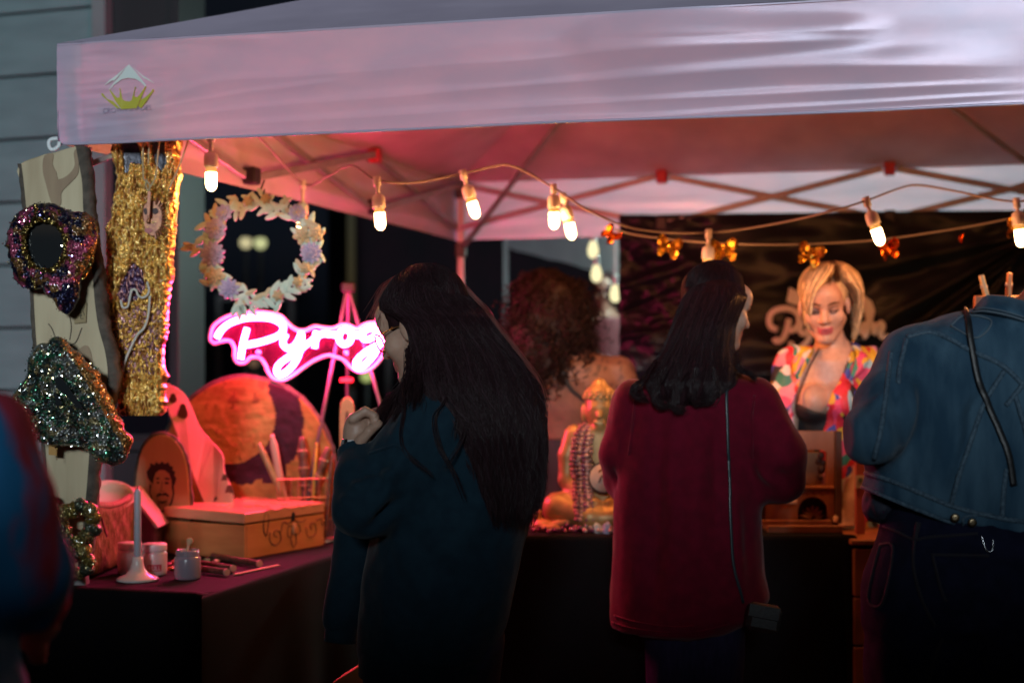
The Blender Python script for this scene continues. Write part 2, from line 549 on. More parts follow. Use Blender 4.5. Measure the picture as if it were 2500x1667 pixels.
# dark buildings across the car park
m_far = M('dark_render', (.004, .006, .011), .9, c2=(.006, .007, .011), ns=1.2, spec=.08)
m_far2 = M('dark_brick', (.010, .005, .008), .9, c2=(.006, .005, .007), ns=2, spec=.08)
m_lit = glow('lit_pane', (.62, .55, .30), 1.0)
for i, (x0, x1, y, h, mm, lb) in enumerate([(-16, -2.2, 17, 8.0, m_far, 'tall dark building behind the wreath and neon sign'),
                                        (-2.1, 3.2, 19, 7.0, m_far2, 'dark brick building behind the corner pole of the tent'),
                                        (3.4, 22, 18, 9.0, m_far, 'dark building hidden behind the black banner')]):
    b = thing('far_building', lb, 'building', ((x0 + x1) / 2, y, 0), 'dark buildings across the lot')
    mb = MB(); mb.box(((x0 + x1) / 2, y + 1, h / 2), (x1 - x0, 2, h)); mb.build('wall', mm, b)
    mb = MB(); mb.box(((x0 + x1) / 2, y + .98, h + .1), (x1 - x0 + .2, 2.2, .2)); mb.build('roof', m_frame_dark, b)
    n = int((x1 - x0) / 1.7)
    for k in range(n):
        for z in (1.6, 4.4):
            xc = x0 + (k + .5) * (x1 - x0) / n
            mb = MB(); mb.box((xc, y - .01, z), (.95, .06, 1.3), None, .01); w = mb.build('window', m_frame_dark, b)
            mb = MB(); mb.box((xc, y - .045, z), (.8, .02, 1.15)); mb.build('pane', m_glass, w)
def lamp_far(u, v, Y, r, lb, c=(.62, .55, .30)):
    p = P(u, v, Y)
    t = thing('distant_lamp', lb, 'lamp', (p[0], p[1], 0), 'small lamps far behind the tent')
    mb = MB(); mb.tube([(p[0], p[1], 0), (p[0], p[1], p[2] - r)], .025, 6); mb.build('post', m_frame_dark, t)
    mb = MB(); mb.ball(p, r, 10, 7); mb.build('globe', glow('lamp_globe', c, 1.0), t, True)
    mb = MB(); mb.lathe([(r * .7, -r * .2), (r * .5, r * .2), (r * .1, r * .35)], p + (0, 0, r * .9), 8); mb.build('cap', m_frame_dark, t)
for a in [(600, 592, 15, .066, 'amber lamp inside the wreath ring, left of the two'), (636, 593, 15, .068, 'green tinged lamp inside the wreath ring, right of the two', (.60, .62, .30)),
          (487, 688, 15, .05, 'dim lamp beside the lower left of the wreath', (.16, .15, .07)), (430, 758, 14, .05, 'dim lamp between the gold slab and the neon sign', (.20, .19, .10)),
          (895, 918, 13, .055, 'yellow green lamp under the end of the neon sign', (.42, .50, .16)), (620, 885, 15, .05, 'faint lamp under the neon letter P', (.14, .08, .05))]:
    lamp_far(*a)

# unseen block added behind the viewer to keep low light off the lower bodies
sp_ = thing('shade_block', 'long low dark added shading hut across the lane facing the stall', 'block', (0, -4, 0))
mb = MB(); mb.box((0, -4.0, 1.15), (24, 2, 2.3)); mb.build('wall', m_far, sp_)
mb = MB(); mb.box((0, -4.0, 2.34), (24.2, 2.2, .08)); mb.build('roof', m_frame_dark, sp_)
for k in range(8):
    mb = MB(); mb.box((-10.5 + k * 3, -2.99, 1.25), (1.6, .06, 1.4), None, .01); w = mb.build('window', m_frame_dark, sp_)
    mb = MB(); mb.box((-10.5 + k * 3, -2.95, 1.25), (1.4, .02, 1.2)); mb.build('pane', m_glass, w)
# added tube light, assumed behind the tent to shine through the back valance
bklt = thing('assumed_backlight', 'cool white tube light assumed behind the tent, added unseen to backlight the back valance', 'lamp', (1.8, 7.9, 0))
for k in range(3):
    x0 = .62 + k * .85; mb = MB(); mb.tube([(x0, 7.9 - .23 * k, 2.40), (x0 + .75, 7.72 - .23 * k, 2.40)], .016, 8); mb.build('added_light_tube', glow('backlight_glow', (.66, 1.0, .90), 520), bklt, True)
    mb = MB(); mb.bar((x0, 7.93 - .23 * k, 2.43), (x0 + .75, 7.75 - .23 * k, 2.43), .05, .02); mb.build('fitting', m_trim, bklt)
    mb = MB(); mb.bar((x0 + .37, 7.85 - .23 * k, 0), (x0 + .37, 7.85 - .23 * k, 2.42), .03); mb.build('stand', m_frame_dark, bklt)

# a second tent behind, with its own bulbs
m_far_cloth = M('grey_cloth', (.30, .33, .35), .7, c2=(.24, .27, .29), ns=2, transl=.3)
m_steel = M('painted_steel', (.55, .55, .56), .4, metal=.5, c2=(.45, .45, .47), ns=8)
m_grey_pole = M('grey_pole', (.06, .07, .075), .6)
t2a, t2b = P(1235, 600, 10.2), P(1560, 700, 8.4)
t2 = thing('market_tent', 'grey tent beyond the curly haired woman', 'tent', (t2a[0], t2a[1], 0))
back2 = np.array((1.6, 2.4, 0))
def quadgrid(a, b, c, d, n=10, m=8, wob=0.0):
    s, t = np.meshgrid(np.linspace(0, 1, n), np.linspace(0, 1, m), indexing='ij')
    s = s[..., None]; t = t[..., None]
    g = a * (1 - s) * (1 - t) + b * s * (1 - t) + c * s * t + d * (1 - s) * t
    if wob: g = g + np.array((0, wob, wob)) * fbm(g.reshape(-1, 3) * 4, 3).reshape(n, m, 1)
    return g
zz = np.array((0, 0, .26))
mb = MB(); mb.grid(quadgrid(t2a, t2b, t2b + zz, t2a + zz, 12, 5, .02)); mb.build('valance', m_far_cloth, t2, True)
mb = MB(); mb.grid(quadgrid(t2a + zz, t2b + zz, t2b + back2 + zz * 3, t2a + back2 + zz * 3, 10, 8, .03)); mb.build('roof', m_far_cloth, t2, True)
for q in (t2a, t2b, t2a + back2 * 1.6):
    mb = MB(); mb.bar((q[0], q[1], 0), (q[0], q[1], q[2] + .2), .035); mb.build('pole', m_grey_pole, t2)
m_bulb_far = glow('bulb_far', (1.0, .90, .50), 1.15)
for u, v in ((1448, 610), (1456, 668), (1502, 717)):
    p = P(u, v, 7.4)
    t = thing('hanging_bulb', ['bulb hanging highest beside the corner of the black banner', 'middle bulb of three beside the black banner edge', 'bulb hanging lowest over the reddish glow'][(u > 1450) + (u > 1500)], 'bulb', p, 'bulbs of the tent behind')
    mb = MB(); mb.lathe([(.01, -.045), (.026, -.03), (.03, 0), (.022, .03), (.015, .045)], p, 12); mb.build('glass', m_bulb_far, t, True)
    mb = MB(); mb.lathe([(.016, .046), (.016, .09), (.005, .1)], p, 8); mb.tube([p + (0, 0, .09), p + (0, 0, .5)], .004, 5); mb.build('socket', m_steel, t)

# ================================================================ the white pop-up canopy
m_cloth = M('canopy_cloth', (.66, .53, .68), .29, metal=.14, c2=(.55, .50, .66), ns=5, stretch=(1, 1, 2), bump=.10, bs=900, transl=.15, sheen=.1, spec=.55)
m_truss = M('truss_metal', (.36, .35, .35), .42, metal=.6, c2=(.28, .28, .28), ns=12)
m_black_plastic = M('black_plastic', (.012, .012, .014), .4)
m_red_plastic = M('red_plastic', (.35, .02, .03), .4)
FL = np.array((-1.28, 4.0, 0)); DR = np.array((.9636, -.267, 0)); BL = np.array((-.275, 6.88, 0)); FR = FL + DR * 3.05; BR = BL + (FR - FL)
can = thing('canopy_tent', 'white pop up canopy tent glowing lilac and pink over the stall', 'tent', FL)
zh = lambda t: 1.994 - .0045 * t
zt = lambda t: 2.2736 - .010 * t
def front_tz(u, v):
    k = (u - 1250) / FPX; t = (4 * k + 1.28) / (.9636 + .267 * k); Y = 4 - .267 * t
    return t, CAM_Z + (HOR - v) / FPX * Y
nt_, ns_ = 420, 84
T, Sg = np.meshgrid(np.linspace(0, 3.05, nt_), np.linspace(0, 1, ns_), indexing='ij')
Zg = zh(T) + (zt(T) - zh(T)) * Sg
disp = np.zeros_like(T)
ridges = [([(205, 292), (330, 264), (505, 198), (700, 183), (900, 168), (1100, 150), (1300, 136), (1500, 118), (1800, 104), (2200, 90)], (.008, .012, .016, .020, .034, .042, .036, .030, .02, .01)),
          ([(330, 267), (450, 246), (600, 222), (740, 205), (860, 190)], (.008, .014, .016, .016, .012)),
          ([(215, 305), (350, 290), (600, 260), (944, 231), (1500, 188), (1925, 155), (2350, 145), (2600, 140)], (.008, .014, .016, .016, .018, .026, .05, .05)),
          ([(210, 335), (420, 313), (600, 298), (983, 273), (1500, 243), (2010, 215), (2600, 190)], (.006, .010, .012, .013, .013, .012, .012)),
          ([(1080, 302), (1500, 283), (1925, 255), (2600, 216)], (.006, .014, .012, .008)), ([(1150, 312), (1500, 296), (2000, 270), (2600, 240)], (.006, .018, .012, .006)),
          ([(1350, 90), (1600, 78), (1900, 68), (2200, 60)], (.02, .06, .06, .03)), ([(205, 104), (400, 96), (680, 92)], (.01, .012, .01)),
          ([(160, 250), (220, 236), (300, 225), (380, 205)], (.008, .012, .010, .006)), ([(155, 290), (210, 272), (290, 262)], (.006, .01, .006)),
          ([(150, 322), (230, 304), (360, 290)], (.006, .01, .006)), ([(165, 222), (210, 216), (270, 208)], (.006, .009, .005)),
          ([(170, 178), (230, 172), (300, 170)], (.006, .008, .004)), ([(180, 205), (240, 198), (290, 180)], (.006, .012, .005)), ([(190, 145), (230, 146), (270, 143)], (.004, .006, .003)), ([(146, 338), (300, 325), (700, 305)], (.006, .012, .006))]
sof = lambda x: .5 * (x + np.sqrt(x * x + .08))
for pts, wl_ in ridges:
    L_ = np.array([(*front_tz(*p), w) for p, w in zip(pts, wl_)]); L_ = spline(L_, 80)
    zl = np.interp(T, L_[:, 0], L_[:, 1]); W = np.maximum(np.interp(T, L_[:, 0], L_[:, 2]), .003); q = (T - L_[0, 0]) / (L_[-1, 0] - L_[0, 0])
    env = np.where((q > 0) & (q < 1), np.clip(q * 8, 0, 1) * np.clip((1 - q) * 6, 0, 1), 0); env = env * env * (3 - 2 * env)
    W = W * (.85 + .4 * vnoise(np.stack([T.ravel() * 3, T.ravel() * 0 + pts[0][1], T.ravel() * 0], 1)).reshape(T.shape))
    x = (Zg - zl) / W                     # 0 at the lower lip of the fold, 1 where it runs out above
    up = sof(1 - x) - sof(-x); dn = np.clip(1 + (x + .25) / 3.2, 0, 1)
    disp += env * .26 * W * np.where(x > -.25, up, up * dn * dn)
disp += .005 * fbm(np.stack([T.ravel() * .9, Zg.ravel() * 5, 0 * T.ravel()], 1), 3).reshape(T.shape)
disp += .0035 * fbm(np.stack([T.ravel() * 6, Zg.ravel() * 40, 0 * T.ravel()], 1), 2).reshape(T.shape) * np.exp(-((T - .1) / .22) ** 2)
disp -= .0012 * np.exp(-((T - .075) / .008) ** 2)
NR = np.array((-.267, -.9636, 0))
disp -= .085 * (zt(T) - Zg) * np.clip(T / .2, 0, 1)
Gv = FL[None, None] + DR * T[..., None] + NR * disp[..., None]; Gv[..., 2] = Zg + .004 * fbm(np.stack([T.ravel() * 1.3, 0 * T.ravel(), 0 * T.ravel()], 1), 2).reshape(T.shape) * (1 - Sg)
mb = MB(); mb.grid(Gv); val = mb.build('valance', m_cloth, can, True)
front_bvh = bvh_of(Gv.reshape(-1, 3), [tuple(r) for r in mb.f])
# hem
hemc = Gv[:, 0] + NR * .003
mb = MB(); mb.tube(hemc[::6] + (0, 0, .001), .004, 5, cap=True); mb.build('hem', m_cloth, can, True)
def side(a, b, za, zb, inward, nm='valance', hemd=.282, n=90):
    t, s = np.meshgrid(np.linspace(0, 1, n), np.linspace(0, 1, 20), indexing='ij')
    d = norm(b - a); g = a + (b - a) * t[..., None]
    g[..., 2] = (za + (zb - za) * t) - hemd * (1 - s)
    w = .012 * fbm(np.stack([t.ravel() * 4, s.ravel() * 5, 0 * t.ravel() + inward[0]], 1), 3).reshape(t.shape)
    g = g + np.asarray(inward) * ((w - .06 * hemd * (1 - s)) * np.clip(t * 8, 0, 1) * np.clip((1 - t) * 8, 0, 1) - .004)[..., None]
    mb = MB(); mb.grid(g); return mb.build(nm, m_cloth, can, True)
side(FL, BL, 2.2736, 2.262, (-.94, .33, 0)); side(BL, BR, 2.262, 2.25, (.267, .96, 0)); side(FR, BR, 2.243, 2.25, (.94, -.33, 0))
PK = np.array((.69, 5.03, 2.97))
rm = MB()
EL = lambda p, z: np.array((p[0], p[1], z))
for a, b in ((EL(FL, 2.2736), EL(FR, 2.243)), (EL(FR, 2.243), EL(BR, 2.25)), (EL(BR, 2.25), EL(BL, 2.262)), (EL(BL, 2.262), EL(FL, 2.2736))):
    t, s = np.meshgrid(np.linspace(0, 1, 70), np.linspace(0, 1, 40), indexing='ij')
    g = (a + (b - a) * t[..., None]) * (1 - s[..., None]) + PK * s[..., None]
    sag = -.055 * np.sin(np.pi * s) * (.35 + .65 * np.sin(np.pi * t)) + .016 * fbm(g.reshape(-1, 3) * np.array((2, 2, 3)), 3).reshape(t.shape) * np.sin(np.pi * s) * np.sin(np.pi * t)
    g[..., 2] += sag
    rm.grid(g)
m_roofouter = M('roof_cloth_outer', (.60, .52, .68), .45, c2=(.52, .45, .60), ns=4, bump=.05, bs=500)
m_rooflamplit = M('roof_cloth_lamplit', (.44, .32, .34), .5, c2=(.34, .24, .26), ns=4, transl=.01, bump=.05, bs=500)  # same cloth, with a dull warm lamplit tone put into its colour
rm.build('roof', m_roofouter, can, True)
rl = MB(); rl.v = [np.vstack(rm.v) - (0, 0, .006)]; rl.f = rm.f; rl.build('lamplit_underside', m_rooflamplit, can, True)  # sheet added under the roof to carry the lamplit tone
# poles, scissor trusses, struts
for q, hz_ in ((FL, 2.25), (BL, 2.24), (BR, 2.23), (FR, 2.22)):
    c = q + (PK - q) * np.array((.03, .03, 0)); c[2] = 0
    mb = MB(); mb.bar(c, c + (0, 0, 1.55), .036); mb.bar(c + (0, 0, 1.5), c + (0, 0, hz_), .03); mb.build('pole', m_truss, can)
    mb = MB(); mb.box(c + (0, 0, hz_ - .03), (.055, .055, .07), None, .006); mb.build('corner_connector', m_black_plastic, can); mb = MB(); mb.box(c + (0, 0, 1.93), (.055, .055, .07), None, .006); mb.build('pole_slider', m_black_plastic, can)
    mb = MB(); mb.box(c + (0, 0, .008), (.1, .1, .012), None, .002); mb.build('foot', m_truss, can)
    pk = np.array((PK[0], PK[1], 2.72)); md = c * .5 + pk * .5
    mb = MB(); mb.bar(c + (0, 0, 1.93), np.array((md[0], md[1], 2.42)), .022, .016); mb.bar(np.array((md[0], md[1], 2.42)), pk, .022, .016); mb.build('roof_strut', m_truss, can)
    mb = MB(); mb.box((md[0], md[1], 2.42), (.05, .05, .06), None, .006); mb.build('strut_joint', m_black_plastic, can)
mb = MB(); mb.box((PK[0], PK[1], 2.76), (.09, .09, .16), None, .01); mb.build('peak_hub', m_black_plastic, can)
for a, b, off in ((FL, BL, (.04, -.012, 0)), (BL, BR, (-.012, -.04, 0)), (FR, BR, (-.04, .012, 0))):
    o = np.array(off); n = 3
    for k in range(n):
        p, q = a + (b - a) * (k / n) + o, a + (b - a) * ((k + 1) / n) + o
        d = norm(q - p); p = p + d * .03; q = q - d * .03; nr = np.array((-d[1], d[0], 0)) * .012
        zt_, zb_ = 2.245, 2.03
        for s_, (z0, z1) in ((1, (zt_, zb_)), (-1, (zb_, zt_))):
            mb = MB(); mb.bar(p + nr * s_ + (0, 0, z0), q + nr * s_ + (0, 0, z1), .016, .027); mb.build('truss_bar', m_truss, can)
        c = (p + q) / 2; mb = MB(); mb.ball(c + (0, 0, (zt_ + zb_) / 2), .012, 8, 5); mb.build('rivet', m_black_plastic, can)
        if k < n - 1:
            for z, mm in ((zt_, m_red_plastic), (zb_, m_black_plastic)):
                mb = MB(); mb.box(q + d * .03 + (0, 0, z), (.05, .05, .06), np.stack([d, np.cross((0, 0, 1), d), (0, 0, 1)], 1), .006); mb.build('truss_connector', mm, can)
# strap loop at the corner
m_strap = M('white_strap', (.7, .75, .78), .5)
mb = MB(); mb.tube(spline(PP([(141, 338), (122, 342), (119, 356), (127, 366), (142, 358), (145, 346)], 3.99), 24), .006, 6, flat=.4, ref=(0, 1, 0)); mb.build('strap_loop', m_strap, can, True)
mb = MB(); mb.tube(spline(PP([(214, 352), (206, 362), (212, 372), (222, 360)], 4.05), 14), .005, 6, flat=.5, ref=(0, 1, 0)); mb.build('strap_loop', m_strap, can, True)
# printed emblem on the valance: tent over a crown
m_print_w = M('print_white', (.72, .80, .78), .5); m_print_y = M('print_yellow', (.50, .46, .05), .5); m_print_g = M('print_grey', (.50, .44, .58), .5)
def emblem(polys, name, mat):
    mb = MB()
    for poly in polys:
        p, nn = lay(front_bvh, [(x / 3.36, y / 3.36) for x, y in poly], None, .004)
        mb.add(p, [list(range(len(p)))])
    return mb.build(name, mat, can)
emblem([[(1062, 533), (1120, 590), (1208, 708), (1195, 712), (1165, 680), (1120, 652), (1060, 642), (1000, 655), (950, 690), (905, 738), (898, 735), (930, 690), (975, 640), (1050, 545)],
        [(1054, 538), (985, 618), (940, 668), (935, 662), (925, 660), (850, 715), (895, 664), (960, 620)], [(1072, 536), (1180, 624), (1230, 655), (1277, 690), (1220, 662), (1190, 645), (1195, 655), (1180, 640)]], 'emblem_tent', m_print_w)
emblem([[(900, 738), (912, 742), (965, 805), (985, 800), (988, 740), (982, 734), (988, 726), (996, 734), (994, 742), (1010, 815), (1030, 830), (1065, 834), (1085, 825), (1112, 725), (1108, 718), (1116, 714), (1122, 722), (1112, 740), (1105, 790), (1130, 800), (1150, 780), (1200, 710), (1206, 715), (1165, 800), (1130, 885), (1125, 892), (1000, 900), (985, 880), (950, 830)],
        [(840, 790), (835, 775), (848, 768), (856, 782), (880, 812), (935, 835), (990, 895), (965, 893), (900, 840)], [(1150, 885), (1140, 875), (1160, 820), (1205, 795), (1250, 752), (1252, 738), (1265, 734), (1270, 748), (1255, 765), (1220, 815), (1165, 892)]], 'emblem_crown', m_print_y)
# the line of small lettering under it
cu = bpy.data.curves.new('lettering', 'FONT'); cu.body = 'CROWN SHADES'; cu.size = .0212; cu.extrude = .0005
tmp = bpy.data.objects.new('lettering', cu); col.objects.link(tmp)
dg = bpy.context.evaluated_depsgraph_get(); me = bpy.data.meshes.new_from_object(tmp.evaluated_get(dg)); bpy.data.objects.remove(tmp)
vv = np.array([v.co[:] for v in me.vertices]); wv_ = vv[:, 0].max()
px = np.stack([252 + vv[:, 0] / wv_ * 118, 277 - vv[:, 0] / wv_ * 9 - vv[:, 1] / .0212 * 15], 1)
pp, _ = lay(front_bvh, px, None, .0035)
if len(pp) == len(vv):
    mb = MB(); mb.add(pp, [list(p.vertices) for p in me.polygons]); mb.build('lettering', m_print_g, can)

# ================================================================ black banner across the back
m_tarp = M('black_vinyl', (.006, .009, .014), .28, c2=(.009, .012, .017), ns=4, bump=.08, bs=9, spec=.16, rvar=.1)
BD = norm(BR - BL); BN = np.array((-BD[1] * -1, -BD[0], 0)); BN = np.array((BD[1], -BD[0], 0))
def back_pt(u, v, off=.06):
    k = (u - 1250) / FPX; A = BL + BN * off
    t = (k * A[1] - A[0]) / (BD[0] - k * BD[1]); q = A + BD * t
    return np.array((q[0], q[1], CAM_Z + (HOR - v) / FPX * q[1]))
nu, nv = 200, 110
U, V = np.meshgrid(np.linspace(1512, 2640, nu), np.linspace(0, 1, nv), indexing='ij')
Vp = (525 - (U - 1512) * .012) + V * (1000 - 525)
Gb = np.array([[back_pt(U[i, j], Vp[i, j]) for j in range(nv)] for i in range(nu)])
dd = np.zeros_like(U)
for (x0, y0, x1, y1, w, a) in [(2500, 590, 2050, 850, 16, .035), (2500, 600, 2180, 830, 9, -.03), (2500, 610, 2260, 800, 10, .03), (2510, 585, 1900, 770, 22, -.02), (2500, 580, 1750, 720, 25, .02),
                               (1512, 540, 1800, 700, 14, .02), (1512, 700, 1700, 640, 14, .025), (1530, 760, 1680, 700, 12, -.02), (1530, 820, 1720, 790, 12, .02), (1700, 930, 2000, 900, 18, .03), (2480, 640, 2330, 860, 9, .03), (2520, 600, 2100, 930, 14, .03)]:
    bx, by = x1 - x0, y1 - y0; t = np.clip(((U - x0) * bx + (Vp - y0) * by) / (bx * bx + by * by), 0, 1)
    r = np.hypot(U - x0 - t * bx, Vp - y0 - t * by); dd += a * np.exp(-(r / (w * (.5 + t))) ** 2) * (1 - .5 * t)
dd += .020 * fbm(np.stack([U.ravel() / 130, Vp.ravel() / 60, 0 * U.ravel()], 1), 2).reshape(U.shape)
dd += .014 * fbm(np.stack([U.ravel() / 34, Vp.ravel() / 25, 0 * U.ravel()], 1), 3).reshape(U.shape) * np.exp(-((U - 1580) / 90) ** 2)
Gb = Gb + BN * dd[..., None]
ban = thing('banner', 'wrinkled black vinyl banner with white script lettering across the back of the tent', 'banner', back_pt(2050, 900))
mb = MB(); mb.grid(Gb); mb.build('sheet', m_tarp, ban, True)
ban_bvh = bvh_of(Gb.reshape(-1, 3), [tuple(r) for r in mb.f])
m_letter = M('white_print', (.80, .82, .82), .5)
def bstroke(pts, r, nm='letter', n=24):
    p, nn = lay(ban_bvh, [(1800 + x / 3.136, 580 + y / 3.136) for x, y in pts], n, .010)
    mb = MB(); mb.tube(p, r, 8, flat=.15, ref=-BN * 1.0 + np.array((0, 0, .01))); return mb.build(nm, m_letter, ban, True)
bstroke([(310, 705), (262, 690), (245, 640), (262, 580), (320, 548), (400, 548), (462, 588), (476, 648), (450, 698), (400, 715)], .0145)
bstroke([(398, 625), (386, 700), (352, 780), (305, 800), (285, 775)], .0145)
bstroke([(500, 640), (480, 700), (510, 745), (560, 700), (545, 790), (470, 850), (410, 840), (420, 800)], .0135)
bstroke([(935, 745), (975, 665), (985, 690), (972, 765), (1030, 668), (1050, 690), (1040, 750), (1095, 655), (1115, 680), (1092, 745), (1120, 765), (1152, 742)], .0115, n=40)
def bshape(pts, nm):
    p, nn = lay(ban_bvh, [(1800 + x / 3.136, 580 + y / 3.136) for x, y in pts], None, .012)
    mb = MB(); mb.prism(p, BN * -.003); return mb.build(nm, m_letter, ban)
bshape([(375, 490), (398, 372), (440, 395), (495, 425), (515, 520), (440, 515)], 'emblem_flame')
bshape([(930, 455), (985, 450), (1035, 490), (1060, 555), (1050, 630), (1000, 720), (960, 745), (990, 650), (975, 580), (930, 520)], 'emblem_flame')

# ================================================================ string lights
m_cord = M('white_cord', (.17, .15, .16), .7, spec=.2)
m_socket = M('white_socket', (.62, .64, .62), .4)
m_bulb = glow('bulb_glass', (1.0, .58, .25), 32)
m_bulbcap = M('bulb_neck', (.7, .42, .16), .3, emit=(1, .5, .12), es=.6)
sl = thing('string_lights', 'white cord of warm glass bulbs strung under the tent roof', 'string lights', P(930, 440, 4.5))
cordpts = [(455, 300, 4.25), (515, 322, 4.16), (590, 330, 4.45), (632, 335, 4.65), (740, 448, 4.92), (800, 430, 4.7), (858, 404, 4.6), (920, 440, 4.5), (1010, 446, 4.6), (1128, 424, 4.7), (1190, 410, 4.75), (1250, 405, 4.75), (1350, 458, 4.7), (1440, 515, 4.6),
           (1560, 560, 4.75), (1730, 568, 4.85), (1900, 545, 4.75), (2030, 515, 4.5), (2115, 490, 4.5), (2190, 462, 4.6), (2240, 452, 4.65), (2330, 466, 4.6), (2480, 492, 4.5), (2620, 470, 4.4)]
mb = MB(); mb.tube(spline([P(*c) for c in cordpts], 160), .0036, 6); mb.build('cord', m_cord, sl, True)
bulbs = [(515, 330, 516, 467, 4.16), (740, 448, 737, 575, 4.92), (920, 440, 930, 562, 4.5), (1130, 424, 1164, 533, 4.7), (1352, 458, 1353, 560, 4.7), (1730, 568, 1727, 682, 4.85), (2115, 490, 2152, 599, 4.5), (2482, 492, 2494, 603, 4.5), (1375, 480, 1398, 585, 4.75)]
for (u0, v0, u1, v1, y) in bulbs:
    a, b = P(u0, v0, y), P(u1, v1, y); d = norm(b - a); L_ = np.linalg.norm(b - a)
    sl_len = min(.115, L_ - .02)
    base = b - d * sl_len
    mb = MB(); mb.tube(np.array([a, base]), .0065, 6); mb.tube(np.array([a - d * .012, a + d * .02]), .012, 6)
    mb.lathe([(.008, 0), (.019, .008), (.021, .02), (.021, .042), (.019, .046)], base, 14, d)
    so = mb.build('socket', m_socket, sl, True)
    mb = MB(); mb.lathe([(.016, .0465), (.0165, .056), (.0168, .0605)], base, 14, d); mb.build('bulb_neck', m_bulbcap, so, True)
    mb = MB(); mb.lathe([(.0168, .061), (.0168, sl_len - .022), (.0152, sl_len - .012), (.010, sl_len - .004), (.003, sl_len)], base, 14, d); mb.build('bulb', m_bulb, so, True); lamp_point(base + d * (sl_len + .03), 2.4 if u0 < 800 else 6.5, (1, .34, .085), .02, 'bulb_light')
# garland of gold butterflies on a second cord
m_gold_foil = M('gold_foil', (.75, .42, .06), .22, metal=1, glit=1.3, gs=70)
m_copper_foil = M('copper_foil', (.75, .17, .02), .25, metal=1, glit=1.3, gs=70)
gc = [(1500, 560, 5.0), (1560, 575, 5.0), (1700, 590, 4.95), (1850, 597, 4.9), (2000, 595, 4.9), (2150, 585, 4.9), (2300, 564, 4.9), (2420, 543, 4.9), (2620, 500, 4.9)]
gl = MB(); gl.tube(spline([P(*c) for c in gc], 90), .0036, 6)
tag(gl.build('garland_cord', m_cord, None, True), 'pale garland cord sagging below the bulb string in front of the banner', 'cord')
wing = np.array([(0, .004), (.012, .03), (.034, .042), (.05, .03), (.046, .006), (.034, -.004), (.042, -.018), (.036, -.036), (.022, -.04), (.008, -.022), (0, -.006)])
def butterfly(u, v, Y, s, roll, fold, mat, lb):
    p = P(u, v, Y); t = thing('butterfly', lb, 'decoration', p, 'foil butterflies on the garland')
    Rr = np.array(Matrix.Rotation(roll, 3, 'Y'))
    for sg in (-1, 1):
        w = wing * s; c, sn = math.cos(fold), math.sin(fold)
        o = np.stack([sg * w[:, 0] * c, -w[:, 0] * sn, w[:, 1]], 1) @ Rr.T + p
        mb = MB(); mb.prism(o, np.array((0, .0015, 0))); mb.build('wing', mat, t)
    mb = MB(); mb.tube(np.array([(0, -.004, -.022), (0, -.004, .024)]) * s @ Rr.T + p, .003, 6); mb.build('body', mat, t)
    return t
for a in [(1490, 573, 5.0, .75, .9, .5, m_copper_foil, 'orange foil butterfly at the corner of the black banner'), (1632, 604, 4.95, .95, .25, .3, m_gold_foil, 'gold foil butterfly left of the bulb over the red coat woman'),
          (1767, 612, 4.92, 1.0, -.1, .3, m_gold_foil, 'gold foil butterfly right of the bulb over the red coat woman'), (1977, 622, 4.9, 1.0, .3, .3, m_gold_foil, 'gold foil butterfly above the blonde woman'),
          (2167, 610, 4.9, .9, -.2, .6, m_copper_foil, 'amber foil butterfly under the bulb right of the blonde woman'), (2343, 582, 4.9, .4, .1, 1.2, m_copper_foil, 'small amber foil butterfly seen edge on'), (2482, 560, 4.9, .95, .2, .4, m_gold_foil, 'gold foil butterfly beside the bulb at the tent side')]:
    butterfly(*a)
# ================================================================ tables under black cloths
m_black_cloth = M('black_cloth', (.0035, .003, .004), .85, spec=.12, c2=(.005, .004, .006), ns=8, sheen=0, bump=.1, bs=300)
m_table = M('table_plastic', (.4, .4, .4), .5); m_leg = M('grey_tube', (.2, .2, .22), .4, metal=.8)
TZ = .751
TC = P(518, 1448, 3.86); TD = norm(np.array((.26, .966, 0))); TL = np.array((-TD[1], TD[0], 0))
def cloth_table(c, d, l, length, width, z, lb, lbc):
    ctr = c + d * length / 2 + l * width / 2
    t = thing('folding_table', lb, 'table', (ctr[0], ctr[1], 0), 'folding tables under black cloths')
    R = np.stack([d, l, (0, 0, 1)], 1)
    mb = MB(); mb.box((ctr[0], ctr[1], z - .03), (length - .02, width - .02, .04), R, .008); mb.build('tabletop', m_table, t)
    for a in (.1, .9):
        for b in (.12, .88):
            q = c + d * length * a + l * width * b; mb = MB(); mb.tube([(q[0], q[1], 0), (q[0], q[1], z - .05)], .014, 8); mb.build('leg', m_leg, t)
    # cloth: rounded top edge and hanging folds
    per, rc = [], .05
    for (a, b, a0) in ((rc, rc, 180), (length - rc, rc, 270), (length - rc, width - rc, 0), (rc, width - rc, 90)):
        for k in range(6):
            an = math.radians(a0 + k * 18); per.append((a + rc * math.cos(an), b + rc * math.sin(an)))
    per = spline(np.array(per), 160, True)
    rings = []
    cen = np.array((length / 2, width / 2))
    for k, (zz_, grow) in enumerate([(z - .001, -.018), (z - .003, -.006), (z - .008, 0), (z - .02, .004), (z - .2, .008), (z - .45, .014), (.012, .02)]):
        s = np.arange(160); wob = (0 if k < 4 else (.004, .012, .02)[k - 4]) * (np.sin(s * .55 + 1) + .6 * np.sin(s * .83))
        o = norm(per - cen) * (grow + wob)[:, None] if k >= 4 else norm(per - cen) * grow
        q = per + o; rings.append(c + d * q[:, :1] + l * q[:, 1:] + np.array((0, 0, zz_)) - np.array((0, 0, c[2])))
    G_ = np.stack(rings); G_ = np.concatenate([G_, G_[:, :1]], 1)
    mb = MB(); mb.grid(G_); mb.add(rings[0], [list(range(160))])
    tag(mb.build('tablecloth', m_black_cloth, None, True), lbc, 'tablecloth', 'black tablecloths')
